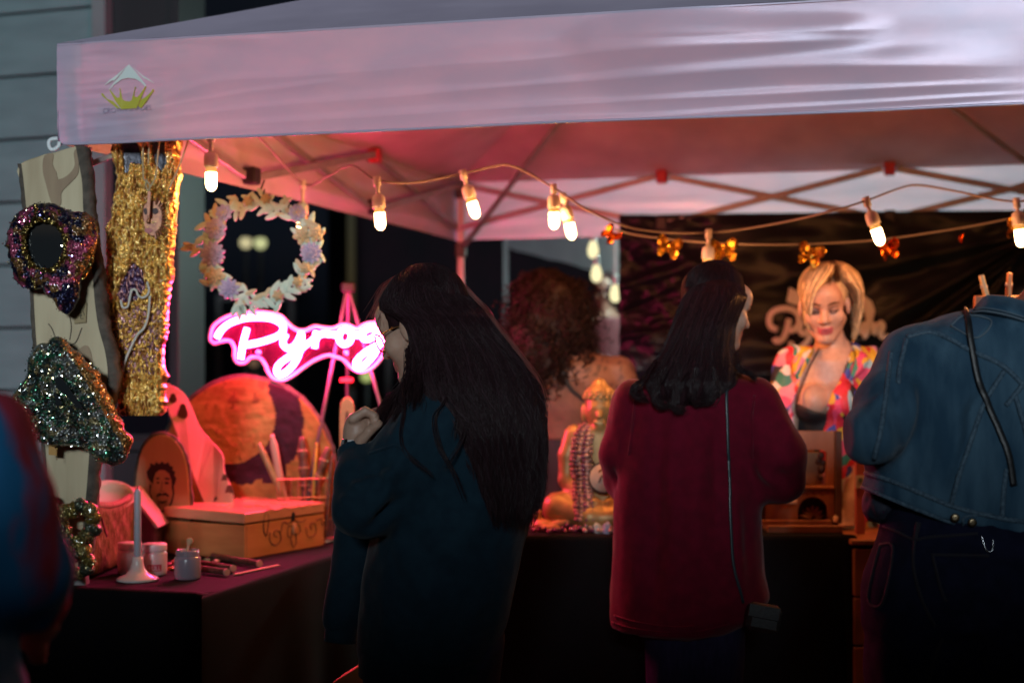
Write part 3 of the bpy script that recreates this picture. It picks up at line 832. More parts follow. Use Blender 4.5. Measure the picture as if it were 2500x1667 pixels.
cloth_table(TC, TD, TL, 1.8, .74, TZ, 'folding table under the neon sign, hidden by its black cloth', 'black cloth over the left table with the wooden box and jars')
RZ = .823
RC, RE = P(1180, 1310, 4.6), P(2072, 1300, 4.62)
RD = norm((RE - RC) * (1, 1, 0)); RL = np.array((-RD[1], RD[0], 0)); RC = np.array((RC[0], RC[1], RZ))
cloth_table(RC, RD, RL, float(np.linalg.norm((RE - RC)[:2])), .62, RZ, 'folding table behind the red coat woman, hidden by its black cloth', 'black cloth over the table with the golden statue and carved cabinet')
def onL(u, v):      # point on the left table top seen at photo column u, row v
    return P(u, v, (CAM_Z - TZ) * FPX / (v - HOR))
def onR(u, v): return P(u, v, (CAM_Z - RZ) * FPX / (v - HOR))

# ================================================================ hanging art on the left
m_slabwood = M('pale_slab_wood', (.56, .47, .30), .6, c2=(.34, .25, .14), ns=3.2, stretch=(3, 3, .5), bump=.15, bs=40, bstretch=(6, 6, .5), lo=.4, hi=.7)
m_bark = M('bark', (.12, .095, .075), .9, c2=(.06, .05, .04), ns=30, bump=1, bs=60)
m_stain = M('wood_stain', (.24, .15, .085), .6, c2=(.33, .23, .13), ns=8, stretch=(2, 2, .6), bump=.1, bs=40)
YB = 3.95
lft = [(47, 400), (52, 440), (60, 520), (62, 560), (70, 620), (75, 690), (80, 780), (85, 850), (95, 960), (105, 1080), (112, 1200), (118, 1300), (122, 1402)]
rgt = [(198, 1402), (212, 1300), (222, 1200), (230, 1100), (240, 1010), (262, 980), (274, 920), (268, 860), (252, 800), (243, 740), (236, 660), (226, 600), (215, 520), (212, 450), (204, 400), (196, 357)]
board_o = np.array(lft + rgt + [(130, 372)], float)
wb = thing('live_edge_board', 'tall pale live edge board with two glitter mirrors hung on it', 'wood board', P(150, 1402, YB))
bd = spline(PP(board_o, YB), 150, True); bd = bd + np.array((1, 0, 1)) * .0035 * fbm(bd * 30, 3)[:, None]
mb = MB(); mb.prism(bd, np.array((.006, .045, 0)), .004); mb.build('plank', m_slabwood, wb)
rb = spline(PP(rgt, YB), 90); prof = []
for k, (dx, dy) in enumerate(((-.012, -.003), (.004, -.004), (.015, .01), (.018, .03), (.008, .047))):
    prof.append(rb + np.array((dx, dy, 0)) + np.array((1, .3, 0)) * (.005 * fbm(rb * 55 + k * 3, 3))[:, None] * (k > 0))
mb = MB(); mb.grid(np.stack(prof), flip=True); mb.build('bark_edge', m_bark, wb, True)
lb_ = spline(PP(lft, YB), 70); prof = []
for k, (dx, dy) in enumerate(((.006, -.002), (-.004, -.003), (-.010, .02), (-.006, .046))):
    prof.append(lb_ + np.array((dx, dy, 0)) + np.array((1, .3, 0)) * (.003 * fbm(lb_ * 55 + k * 3, 3))[:, None] * (k > 0))
mb = MB(); mb.grid(np.stack(prof)); mb.build('bark_edge', m_bark, wb, True)
def flatpoly(pts, Y, dy, nm, mat, par, n=60):
    o = spline(PP(pts, Y + dy), n, True); mb = MB(); mb.prism(o, np.array((0, .0012, 0))); return mb.build(nm, mat, par)
flatpoly([(108, 381), (130, 375), (128, 400), (138, 422), (142, 438), (165, 428), (182, 405), (180, 372), (193, 362), (192, 400), (190, 425), (170, 448), (150, 470), (148, 500), (128, 500), (112, 450), (104, 415)], YB, -.003, 'stain', m_stain, wb)
flatpoly([(160, 905), (175, 880), (195, 850), (215, 845), (225, 880), (222, 930), (200, 960), (175, 950)], YB, -.003, 'stain', m_stain, wb)
for pts in ([(118, 790), (128, 805), (140, 840)], [(200, 800), (185, 835), (168, 842)], [(170, 770), (174, 800), (170, 830)]):
    mb = MB(); mb.tube(spline(PP(pts, YB - .0015), 14), .0014, 5); mb.build('crack', m_bark, wb)
m_kraft = M('kraft_card', (.34, .26, .14), .8, c2=(.28, .21, .11), ns=30); m_ink = M('pencil_grey', (.10, .09, .07), .8)
pt = thing('price_tag', 'small kraft tag pinned on the pale board below the round mirror', 'tag', P(197, 790, YB))
mb = MB(); mb.prism(PP([(183, 742), (212, 739), (210, 787), (181, 790)], YB - .006), np.array((0, .001, 0))); mb.build('card', m_kraft, pt)
for pts in ([(192, 750), (196, 746), (200, 752), (195, 760), (199, 764)], [(193, 772), (200, 768), (196, 776), (203, 778)], [(206, 748), (203, 758), (206, 770)]):
    mb = MB(); mb.tube(spline(PP(pts, YB - .007), 14), .0009, 4); mb.build('scribble', m_ink, pt)

def relief(name, outline, center, Y, mat, parent, cols=None, inner=0.0, inner_o=None, N_=170, nr=34, th=.03, prof=None, rough=.006, rs=60, seed=0, back=.012, warp=.004):
    o = spline(PP(outline, Y), N_, True); o = o + np.array((1, 0, 1)) * (warp * fbm(o * 60 + seed, 3))[:, None]
    c = P(center[0], center[1], Y)
    i_ = spline(PP(inner_o, Y), N_, True) if inner_o is not None else c + (o - c) * max(inner, .001)
    if inner_o is not None:       # match the starting angle
        a0 = np.arctan2(o[:, 2] - c[2], o[:, 0] - c[0]); ai = np.arctan2(i_[:, 2] - c[2], i_[:, 0] - c[0])
        i_ = np.stack([np.interp(a0, np.sort(ai), i_[np.argsort(ai), k], period=2 * np.pi) for k in range(3)], 1)
    r = np.linspace(0, 1, nr)
    g = i_[None] * (1 - r)[:, None, None] + o[None] * r[:, None, None]
    fl_ = g.reshape(-1, 3)
    rr = np.repeat(r, N_)
    h = th * (prof(rr) if prof else np.sqrt(np.clip(1 - rr ** 4, 0, 1))) + rough * (fbm(fl_ * rs + seed, 4)) * np.clip((1 - rr) * 8, 0, 1)
    g[..., 1] -= h.reshape(nr, N_)
    g = np.concatenate([g, (o + np.array((0, back, 0)))[None], (c + (o - c) * .8 + np.array((0, back, 0)))[None]], 0)
    g = np.concatenate([g, g[:, :1]], 1)
    cc = None
    if cols is not None:
        q = g.reshape(-1, 3); cc = cols(q, np.clip(np.repeat(np.r_[r, 1, 1], N_ + 1), 0, 1))
    mb = MB(); mb.grid(g, cc); return mb.build(name, mat, parent, True), g
def uvof(q): return 1250 + q[:, 0] / q[:, 1] * FPX, HOR - (q[:, 2] - CAM_Z) / q[:, 1] * FPX
m_glitter = M('glitter_resin', (1, 1, 1), .30, metal=.55, attr=True, glit=1.1, gs=420, coat=.6, c2=(.35, .35, .35), ns=120, lo=.4, hi=.6)
m_glitter_gold = M('gold_glitter', (.50, .34, .10), .28, metal=1, glit=1.5, gs=300, c2=(.20, .16, .06), ns=90)
m_mirror = M('mirror_glass', (.04, .045, .05), .05, metal=.6, spec=.8)
def sparkles(g, n, parent, cols, size=.0022, seed=1, keep=None):
    """loose flakes standing on a relief surface, one mesh of many tiny facets"""
    r = np.random.default_rng(seed); q = g.reshape(-1, 3)
    q = q[r.integers(0, len(q), n * 3)]
    if keep is not None: q = q[keep(q)]
    q = q[:n] + r.normal(0, .003, (len(q[:n]), 3)) * (1, .25, 1) - (0, .0035, 0)
    k = len(q); nrm = norm(r.normal(0, .55, (k, 3)) + (0, -1, 0)); x = norm(np.cross(nrm, r.normal(0, 1, (k, 3)))); y = np.cross(nrm, x)
    s = size * r.uniform(.5, 1.3, k)[:, None]
    v = np.stack([q + x * s, q + y * s, q - x * s, q - y * s], 1).reshape(-1, 3)
    f = np.arange(4 * k).reshape(k, 4); ci = r.integers(0, len(cols), k)
    mb = MB(); mb.add(v, f, np.repeat(np.array(cols, float)[ci], 4, 0)); o = mb.build('glitter_flakes', m_flake, parent, kind='stuff'); return o
m_flake = M('glitter_flake', (1, 1, 1), .18, metal=1, attr=True)
# round mirror, pink and navy
m1 = thing('glitter_mirror', 'round mirror in a lumpy pink and navy glitter resin frame', 'mirror', P(113, 765, 3.9))
o1 = [(92, 497), (125, 497), (150, 505), (185, 515), (218, 524), (233, 545), (236, 590), (226, 625), (216, 655), (196, 690), (192, 720), (178, 755), (160, 767), (140, 745), (118, 725), (105, 705), (78, 705), (48, 695), (32, 670), (22, 632), (17, 590), (22, 560), (40, 525), (65, 508)]
def col1(q, r):
    n1 = fbm(q * 22 + 3, 3); n2 = fbm(q * 45 + 9, 3); u, v = uvof(q)
    c = np.where((n1 > .05)[:, None], (.55, .10, .20), (.010, .010, .045))
    c = np.where(((n2 > .35) | (u > 200) & (n2 > -.3))[:, None], (.30, .15, .05), c)
    c = np.where(((v > 690) & (u > 150))[:, None], (.008, .010, .05), c); return c
_, g1 = relief('frame', o1, (110, 596), 3.89, m_glitter, m1, col1, inner_o=[(108, 540), (140, 552), (157, 590), (150, 630), (128, 653), (100, 654), (76, 635), (63, 600), (68, 562), (85, 545)], th=.030,
               prof=lambda r: np.sin(np.pi * np.clip(r * .9 + .08, 0, 1)) ** .7, rough=.008, rs=38, seed=2)
mo = spline(PP([(108, 540), (140, 552), (157, 590), (150, 630), (128, 653), (100, 654), (76, 635), (63, 600), (68, 562), (85, 545)], 3.885), 60, True)
mb = MB(); mb.prism(mo, np.array((0, .008, 0)), .002); mb.build('mirror_pane', m_mirror, m1)
ring = spline(PP([(108, 536), (142, 549), (161, 590), (153, 634), (130, 658), (98, 659), (72, 638), (58, 600), (64, 560), (83, 541)], 3.872), 150, True)
mb = MB(); mb.tube(ring + rng.normal(0, .0012, ring.shape), .0085 + .002 * fbm(ring * 150, 2), 8, True); mb.build('glitter_rim', m_glitter_gold, m1, True)
for pts in ([(85, 500), (88, 515), (84, 532), (88, 545)], [(143, 512), (146, 530), (142, 548)], [(70, 640), (75, 668), (86, 700), (84, 703)], [(160, 625), (172, 640), (175, 668), (168, 685)], [(215, 615), (226, 628), (214, 660), (200, 682)]):
    p = spline(PP(pts, 3.866), 26); mb = MB(); mb.tube(p, .005 + .0015 * fbm(p * 200, 2), 6); mb.build('glitter_vein', m_glitter_gold, m1, True)
sparkles(g1, 900, m1, [(.9, .7, .3), (.9, .8, .6), (.8, .2, .4), (.3, .3, .8)], .0021, 5)
# angular mirror in green, silver and gold glitter
m2 = thing('glitter_mirror', 'jagged silver, green and gold glitter mirror below the round one', 'mirror', P(170, 1130, 3.86))
o2 = [(128, 822), (150, 828), (190, 862), (222, 892), (250, 930), (274, 985), (300, 1042), (324, 1068), (314, 1100), (297, 1130), (262, 1133), (222, 1106), (198, 1092), (172, 1086), (144, 1090), (120, 1083), (80, 1068), (57, 1022), (26, 980), (42, 948), (64, 920), (69, 880), (92, 842), (115, 838)]
def col2(q, r):
    n1 = fbm(q * 26 + 5, 3); n2 = fbm(q * 60 + 1, 3); u, v = uvof(q)
    c = np.where((n1 > .1)[:, None], (.20, .21, .20), (.035, .06, .06)); c = np.where((n2 > .3)[:, None], (.32, .25, .12), c)
    c = np.where((np.abs(n1) < .09)[:, None], (.02, .16, .08), c)
    e = (u - 150) / 150 - (v - 850) / 260; c = np.where((e > .08)[:, None], (.45, .22, .06), c); return c
_, g2 = relief('frame', o2, (170, 985), 3.87, m_glitter, m2, col2, th=.034, prof=lambda r: .55 + .45 * np.sin(np.pi * np.clip(r, 0, 1) * 1.0) - .95 * np.clip(r - .93, 0, 1) / .07 * .55, rough=.010, rs=45, seed=8)
for poly in ([(134, 925), (146, 918), (165, 940), (178, 962), (196, 985), (204, 1000), (190, 996), (168, 972), (150, 955), (136, 946)], [(130, 955), (138, 962), (152, 985), (148, 990), (136, 990)], [(160, 985), (180, 1000), (172, 1004)], [(62, 995), (80, 1000), (78, 1014), (66, 1010)]):
    mb = MB(); mb.prism(PP(poly, 3.818), np.array((0, .01, 0)), .001); mb.build('mirror_shard', m_mirror, m2)
sparkles(g2, 3000, m2, [(.9, .8, .5), (.85, .85, .85), (.9, .9, .9), (.2, .7, .4), (.6, .5, .25)], .0021, 6)
sparkles(g2, 900, m2, [(.9, .9, .92), (.7, .72, .8)], .0019, 16, keep=lambda q: (uvof(q)[1] > 1035) & (uvof(q)[0] < 235))
m_amber = M('amber_tag', (.45, .22, .03), .4)
at = thing('amber_tag', 'little amber tag dangling under the jagged glitter mirror', 'tag', P(130, 1113, 3.9))
mb = MB(); mb.prism(PP([(118, 1080), (140, 1080), (139, 1112), (119, 1110)], 3.9), np.array((0, .002, 0))); mb.build('tag', m_amber, at)
mb = MB()
for k in range(9): mb.ball(P(139, 1086 + k * 4.4, 3.895), .0018, 6, 4)
mb.build('bead_string', m_flake if False else m_glitter_gold, at)
# gold crusted slab
gsl = thing('gold_slab', 'tall gold crusted resin slab hanging under the canopy edge', 'wall art', P(345, 1000, 4.06))
ge_l = [(305, 277), (345, 277), (373, 271), (410, 282), (447, 284), (507, 274), (530, 272), (561, 256), (603, 261), (640, 260), (673, 255), (720, 258), (778, 261), (812, 265), (860, 274), (907, 284), (960, 284), (1003, 285), (1016, 300)]
ge_r = [(305, 440), (348, 443), (380, 436), (428, 441), (470, 434), (510, 432), (555, 427), (600, 424), (640, 422), (667, 424), (700, 414), (750, 410), (797, 408), (850, 400), (890, 396), (905, 404), (917, 409), (940, 402), (990, 406), (1003, 404), (1016, 390)]
vv_ = np.linspace(305, 1014, 330); gl_ = np.interp(vv_, [a[0] for a in ge_l], [a[1] for a in ge_l]); gr_ = np.interp(vv_, [a[0] for a in ge_r], [a[1] for a in ge_r])
jit = lambda s: 2.2 * fbm(np.stack([vv_ / 9, 0 * vv_ + s, 0 * vv_], 1), 3)
gl_ += jit(3); gr_ += jit(9)
ss = np.linspace(0, 1, 96)
YG = 4.06
Ug = gl_[:, None] * (1 - ss) + gr_[:, None] * ss; Vg = np.repeat(vv_[:, None], 96, 1)
def inpoly(u, v, poly):
    r = np.zeros(u.shape, bool); n = len(poly)
    for i in range(n):
        (x0, y0), (x1, y1) = poly[i], poly[(i + 1) % n]
        c_ = ((y0 > v) != (y1 > v)); r ^= c_ & (u < (x1 - x0) * (v - y0) / (y1 - y0 + 1e-9) + x0)
    return r
rid = 1 - np.abs(fbm(np.stack([Ug.ravel() / 7, Vg.ravel() / 22, 0 * Ug.ravel()], 1), 4)).reshape(Ug.shape)
fin = fbm(np.stack([Ug.ravel() / 3.2, Vg.ravel() / 6, 0 * Ug.ravel() + 4], 1), 3).reshape(Ug.shape)
hole = inpoly(Ug, Vg, [(320, 400), (316, 365), (330, 345), (345, 362), (352, 405)]) | inpoly(Ug, Vg, [(372, 345), (405, 352), (412, 400), (400, 425), (380, 400)]) | inpoly(Ug, Vg, [(300, 345), (330, 340), (320, 420), (306, 430)])
dark = inpoly(Ug, Vg, [(300, 690), (330, 640), (352, 660), (360, 700), (340, 735), (300, 740), (290, 720)]) | (inpoly(Ug, Vg, [(275, 760), (330, 745), (400, 740), (392, 880), (380, 915), (300, 910), (280, 860)]) & (fin + rid > .75))
H = .018 + .016 * rid * .8 + .006 * fin; H = np.where(hole, .008, H); H = np.where(dark, .016 + .003 * fin, H); H *= np.clip(np.minimum(ss, 1 - ss) * 14, 0, 1) ** .5
Gg = np.stack([(Ug - 1250) / FPX * YG, YG - H, CAM_Z + (HOR - Vg) / FPX * YG], -1)
bk = Gg.copy()[:, [0, -1]]; bk[..., 1] = YG + .02
Gg = np.concatenate([bk[:, :1], Gg, bk[:, 1:]], 1)
cg = np.where((fin > .35)[..., None], (.95, .66, .22), (.80, .45, .10)); cg = np.where((rid < .45)[..., None], (.32, .13, .03), cg)
cg = np.where(hole[..., None], (.012, .012, .02), cg); cg = np.where(dark[..., None], (.035, .010, .045), cg); cg = np.where((dark & (fin > .3))[..., None], (.25, .10, .10), cg)
cg = np.concatenate([cg[:, :1], cg, cg[:, -1:]], 1)
m_gold_crust = M('gold_crust', (1, 1, 1), .30, metal=.55, attr=True, bump=.5, bs=160, bstretch=(1, 1, .4), coat=.3)
mb = MB(); mb.grid(Gg, cg.reshape(-1, 3)); mb.build('crust', m_gold_crust, gsl, True)
m_pearl = M('pearl', (.62, .60, .52), .2, coat=.5); m_string = M('pale_string', (.45, .36, .2), .7); m_copper = M('carved_copper_wood', (.40, .16, .07), .4, c2=(.22, .07, .04), ns=60, metal=.3)
mb = MB()
for p in spline(PP([(366, 725), (362, 770), (352, 800), (335, 818), (318, 852), (306, 880), (300, 905)], YG - .038), 46): mb.ball(p, .0042, 7, 5)
mb.build('pearl_string', m_pearl, gsl, True)
mb = MB()
for p in spline(PP([(295, 735), (300, 750), (312, 748), (318, 722), (322, 708), (332, 708), (338, 722), (352, 726), (364, 712), (360, 690)], YG - .036), 44): mb.ball(p, .0038, 7, 5)
mb.build('pearl_string', m_pearl, gsl, True)
msk = MB(); fo = spline(PP([(347, 520), (352, 498), (370, 488), (392, 498), (398, 530), (392, 562), (376, 578), (360, 572), (350, 552)], YG - .032), 40, True); msk.prism(fo, np.array((0, .015, 0)), .004); mo_ = msk.build('mask', m_copper, gsl)
m_maskdark = M('mask_eye_paint', (.05, .02, .02), .6); m_lip = M('mask_lip', (.42, .10, .09), .5)  # plain dark colour for the mask's eyes
for poly, mm, nm in (([(350, 512), (357, 508), (360, 518), (354, 524)], m_maskdark, 'eye'), ([(371, 512), (382, 508), (386, 518), (376, 523)], m_maskdark, 'eye'), ([(352, 563), (362, 556), (372, 562), (363, 570)], m_lip, 'lips')):
    mb = MB(); mb.prism(spline(PP(poly, YG - .0345), 16, True), np.array((0, .004, 0))); mb.build(nm, mm, mo_)
mb = MB(); mb.tube(spline(PP([(363, 512), (364, 530), (362, 545)], YG - .036), 10), [.003] * 4 + [.004] * 3 + [.006] * 3, 6); mb.build('nose', m_copper, mo_, True)
for k in range(26):
    a = -1.2 + k * .105; c0 = np.array((372, 532)); r0, r1 = 27, rng.uniform(33, 42)
    q = [c0 + np.array((math.cos(a) * .9, -math.sin(a) * -1.3)) * r for r in (r0, r1)]
    if k % 2 == 0: mb = MB(); mb.tube(PP([(2 * c0[0] - x + 18 if False else x, y) for x, y in q], YG - .034), .0035, 5); mb.build('curl', m_copper, mo_)
os_ = thing('hanging_ornament', 'slim wooden ornament on strings in front of the gold slab', 'ornament', P(362, 530, 4.0))
mb = MB(); mb.prism(PP([(361, 462), (368, 468), (365, 526), (360, 528), (358, 500)], 4.0), np.array((0, .004, 0)), .001); mb.build('pendant', m_copper, os_)
for pts in ([(349, 330), (350, 430), (357, 440)], [(391, 330), (385, 380), (380, 430), (364, 462)], [(365, 340), (362, 400)], [(358, 440), (366, 455), (362, 466), (356, 452), (358, 440)], [(464, 330), (440, 400), (418, 450), (412, 465)]):
    mb = MB(); mb.tube(spline(PP(pts, 4.0), 20), .0026, 6); mb.build('string', m_string, os_, True)
# glitter geode garland low on the board
gd = thing('geode_cluster', 'lumpy gold and green glitter geode chain low on the board', 'wall art', P(180, 1420, 3.9))
r_ = np.random.default_rng(3)
for k, (u, v) in enumerate(spline(np.array([(118, 1225), (130, 1245), (150, 1250), (175, 1245), (205, 1235), (228, 1262), (226, 1290), (205, 1310), (180, 1325), (160, 1300), (148, 1275), (175, 1350), (205, 1345), (215, 1380), (190, 1400), (165, 1395)], float), 22)):
    mb = MB(); mb.ball(P(u, v, 3.88), .02, 14, 9); w = np.vstack(mb.v); w += norm(w - P(u, v, 3.88)) * (.008 * fbm(w * 70, 3))[:, None]
    mb.v = [w]; mb.c = [np.tile(np.array(((.30, .22, .05), (.10, .12, .08), (.36, .28, .10))[k % 3]), (len(w), 1))]; mb.build('geode', m_glitter, gd, True)
    if k % 2 == 0: sparkles(w - (0, .012, 0), 70, gd, [(.9, .8, .4), (.7, .7, .5)], .0018, k + 30)

# ================================================================ wreath, neon sign and easel
m_mint = M('mint_enamel', (.34, .60, .54), .5, c2=(.44, .62, .54), ns=25); m_cream = M('cream_enamel', (.42, .46, .30), .5, c2=(.40, .40, .24), ns=25)
m_lilac = M('lilac_enamel', (.24, .27, .48), .5, c2=(.32, .34, .50), ns=25); m_straw = M('straw_enamel', (.40, .36, .18), .5, c2=(.42, .40, .24), ns=25); m_blush = M('blush_enamel', (.42, .38, .24), .5)
YW = 4.5
wr = thing('wreath', 'ring wreath of mint leaves with lilac and yellow flowers hanging above the neon sign', 'wreath', P(632, 617, YW))
mb = MB(); mb.tube(spline(PP([(632 + 128 * math.cos(a), 615 + 122 * math.sin(a)) for a in np.linspace(0, 2 * np.pi, 24, endpoint=False)], YW + .012), 90, True), .006, 6, True); mb.build('hoop', m_mint, wr, True)
def leaf(c, ang, L_, mat, w=.36, dz=0.0, nm='leaf', vein=True):
    n = 14; t = np.linspace(0, np.pi * 2, n, endpoint=False); x = .5 - .5 * np.cos(t); y = np.sin(t) * w * .5 * (1.1 - .35 * x)
    ca, sa = math.cos(ang), math.sin(ang)
    q = np.stack([c[0] + L_ * (x * ca - y * sa), c[1] - dz + 0 * x, c[2] + L_ * (x * sa + y * ca)], 1)
    mb = MB(); mb.prism(q, np.array((0, .006, 0)), .002)
    mb.tube([c + np.array((L_ * .1 * ca, -dz - .0005, L_ * .1 * sa)), c + np.array((L_ * .85 * ca, -dz - .0005, L_ * .85 * sa))], .0018, 5)
    return mb.build(nm, mat, wr)
def flower(u, v, r, n, mat, cmat, dz=.012, inner=True):
    c = P(u, v, YW)
    for k in range(n):
        a = 2 * np.pi * k / n + .2; leaf(c, a, r, mat, .75 if n < 9 else .5, dz + .002 * (k % 2), 'petal')
        if inner: leaf(c + np.array((0, -.004, 0)), a + .3, r * .6, mat, .6, dz + .004, 'petal')
    for k in range(6):
        mb = MB(); mb.ball(c + np.array((.009 * math.cos(k * 1.05), -dz - .006, .009 * math.sin(k * 1.05))), .004, 7, 5); mb.build('stamen', cmat, wr, True)
    mb = MB(); mb.ball(c + np.array((0, -dz - .006, 0)), .006, 8, 5); mb.build('stamen', cmat, wr, True)
rw = np.random.default_rng(12)
for k in range(84):
    a = 2 * np.pi * k / 84 + rw.normal(0, .03); rad = 128 + rw.uniform(-17, 18)
    u, v = 632 + rad * math.cos(a), 615 - rad * .95 * math.sin(a)
    for s_ in (1, -1):
        mat = (m_mint, m_mint, m_cream, m_mint)[rw.integers(0, 4)]
        leaf(P(u, v, YW), a + math.pi / 2 + s_ * rw.uniform(.5, 1.0) + (0 if k % 4 else math.pi), rw.uniform(.034, .05), mat, .42, .004 + .002 * (k % 3))
for f in [(528, 560, .036, 8, m_lilac, m_straw), (520, 620, .042, 12, m_lilac, m_lilac), (760, 618, .036, 12, m_lilac, m_lilac), (772, 570, .03, 6, m_straw, m_blush), (740, 575, .032, 6, m_straw, m_blush),
          (528, 678, .034, 7, m_straw, m_straw), (560, 705, .036, 9, m_lilac, m_lilac), (548, 520, .028, 8, m_lilac, m_straw), (726, 520, .028, 8, m_lilac, m_straw), (748, 655, .022, 7, m_straw, m_blush), (607, 492, .018, 6, m_straw, m_blush), (650, 486, .018, 6, m_straw, m_blush), (680, 722, .02, 6, m_straw, m_blush), (728, 688, .018, 6, m_straw, m_straw)]:
    flower(*f)
for a, L_, (u, v) in [(3.4, .05, (478, 600)), (2.6, .05, (480, 612)), (-1.57, .05, (585, 745)), (-1.2, .045, (590, 742)), (-2.0, .045, (580, 742))]: leaf(P(u, v, YW), a, L_, m_cream if a > 2 else m_mint, .45, .006)
wc = MB(); wc.tube(spline(PP([(646, 440), (640, 455), (632, 478)], YW), 10), .003, 5); wc.tube(spline(PP([(640, 484), (644, 470), (646, 462)], YW - .01), 8), .0025, 5)
wc.build('hanging_tie', m_black_plastic, wr)

m_neon = glow('neon_tube', (1.0, .030, .17), 290)
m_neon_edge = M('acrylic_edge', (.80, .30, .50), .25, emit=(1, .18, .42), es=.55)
m_acrylic = M('pink_acrylic', (.30, .05, .15), .2, transp=.965, transl=.4)
YN = 5.05
ns = thing('neon_sign', 'pink glowing script neon sign on clear acrylic behind the dark haired woman', 'neon sign', P(730, 925, YN))
cv = lambda pts: [(400 + x / 2.903, 420 + y / 2.903) for x, y in pts]
strokes = [[(375, 1172), (400, 1130), (450, 1082), (530, 1047), (620, 1032), (720, 1032), (800, 1052), (845, 1092), (840, 1130), (800, 1165), (720, 1195), (640, 1215), (578, 1226)],
           [(590, 1108), (570, 1180), (555, 1250), (545, 1322)],
           [(865, 1150), (845, 1190), (850, 1228), (880, 1248), (920, 1236), (955, 1192), (972, 1140)],
           [(975, 1142), (975, 1200), (960, 1280), (920, 1360), (860, 1422), (812, 1432), (800, 1395), (830, 1350), (900, 1300), (960, 1260), (1020, 1215), (1068, 1182)],
           [(1082, 1128), (1074, 1180), (1070, 1245)], [(1072, 1200), (1094, 1162), (1130, 1146), (1180, 1150), (1236, 1156)],
           [(1240, 1165), (1255, 1130), (1290, 1116), (1325, 1135), (1330, 1170), (1310, 1208), (1275, 1220), (1248, 1200), (1240, 1165), (1243, 1150)], [(1330, 1156), (1370, 1156), (1405, 1152)],
           [(1500, 1104), (1450, 1110), (1410, 1138), (1408, 1172), (1440, 1186), (1490, 1165), (1522, 1115)],
           [(1530, 1105), (1525, 1200), (1490, 1290), (1430, 1360), (1375, 1387), (1362, 1350), (1400, 1300), (1470, 1250), (1530, 1222), (1560, 1200)]]
for s_ in strokes:
    mb = MB(); mb.tube(spline(PP(cv(s_), YN - .018), 60), .0098, 8); mb.build('neon_tube', m_neon, ns, True)
ao = spline(PP(cv([(330, 1150), (350, 1090), (420, 1035), (520, 1000), (620, 990), (740, 995), (830, 1020), (880, 1070), (940, 1115), (1000, 1120), (1070, 1092), (1130, 1100), (1200, 1105), (1260, 1080), (1310, 1085), (1370, 1110), (1420, 1080), (1480, 1065), (1540, 1075), (1590, 1120), (1590, 1200), (1560, 1290), (1500, 1370), (1440, 1410), (1380, 1415), (1320, 1380), (1270, 1330), (1210, 1310), (1160, 1300), (1080, 1330), (1000, 1380), (920, 1440), (850, 1475), (780, 1465), (740, 1420), (720, 1370), (680, 1320), (620, 1315), (580, 1350), (530, 1355), (500, 1320), (500, 1250), (470, 1200), (410, 1200), (360, 1215), (330, 1190)]), YN), 260, True)
mb = MB(); mb.prism(ao, np.array((0, .005, 0))); mb.build('acrylic_panel', m_acrylic, ns)
mb = MB(); mb.tube(ao + (0, -.002, 0), .0065, 8, True); mb.build('acrylic_edge', m_neon_edge, ns, True)
for u, v in ((632, 861), (845, 862)):
    mb = MB(); mb.lathe([(.009, 0), (.009, .012), (.004, .016)], P(u, v, YN - .002), 12, (0, -1, 0)); mb.build('standoff', m_neon_edge, ns, True)
m_easel = M('easel_metal', (.10, .09, .10), .5, metal=.5)
es = thing('easel', 'thin metal easel holding up the neon sign', 'easel', P(850, 1300, 5.2) * (1, 1, 0))
for a, b, y in (((848, 700), (760, 1160), 5.0), ((850, 700), (975, 1160), 5.0), ((850, 700), (846, 1160), 5.5)):
    p, q = P(*a, 5.2), P(*b, y); d = (q - p) / (p[2] - q[2]); q = p + d * p[2]
    mb = MB(); mb.bar(p, q, .012, bev=.003); mb.build('leg', m_easel, es)
mb = MB(); mb.box(P(850, 702, 5.2), (.05, .04, .04), None, .008); mb.build('top_joint', m_black_plastic, es)
mb = MB(); mb.box(P(846, 928, 5.18), (.05, .03, .02), None, .005); mb.build('clip', m_red_plastic, es)

# ================================================================ goods on the left table
m_orange_wood = M('warm_wood', (.50, .22, .075), .5, c2=(.42, .17, .055), ns=7, stretch=(1, 1, 5), bump=.1, bs=50, bstretch=(1, 1, 8))
m_burn = M('burnt_line', (.09, .035, .02), .7); m_dark_burn = M('dark_burn', (.018, .008, .008), .7)
m_print = M('moon_print', (1, 1, 1), .7, spec=.1, attr=True, c2=(.62, .55, .5), ns=16, stretch=(1, 1, 2.2), bump=.1, bs=60)
ms = thing('round_wood_slab', 'large round wood slab painted with a moon and dark crescent, leaning at the back of the left table', 'wood slab', P(600, 1310, 5.05))
so_ = [(587, 922), (640, 928), (700, 950), (750, 990), (785, 1040), (806, 1090), (818, 1150), (816, 1200), (800, 1250), (770, 1290), (700, 1318), (600, 1322), (500, 1318), (440, 1290), (405, 1240), (390, 1180), (392, 1120), (405, 1070), (430, 1020), (470, 975), (525, 938)]
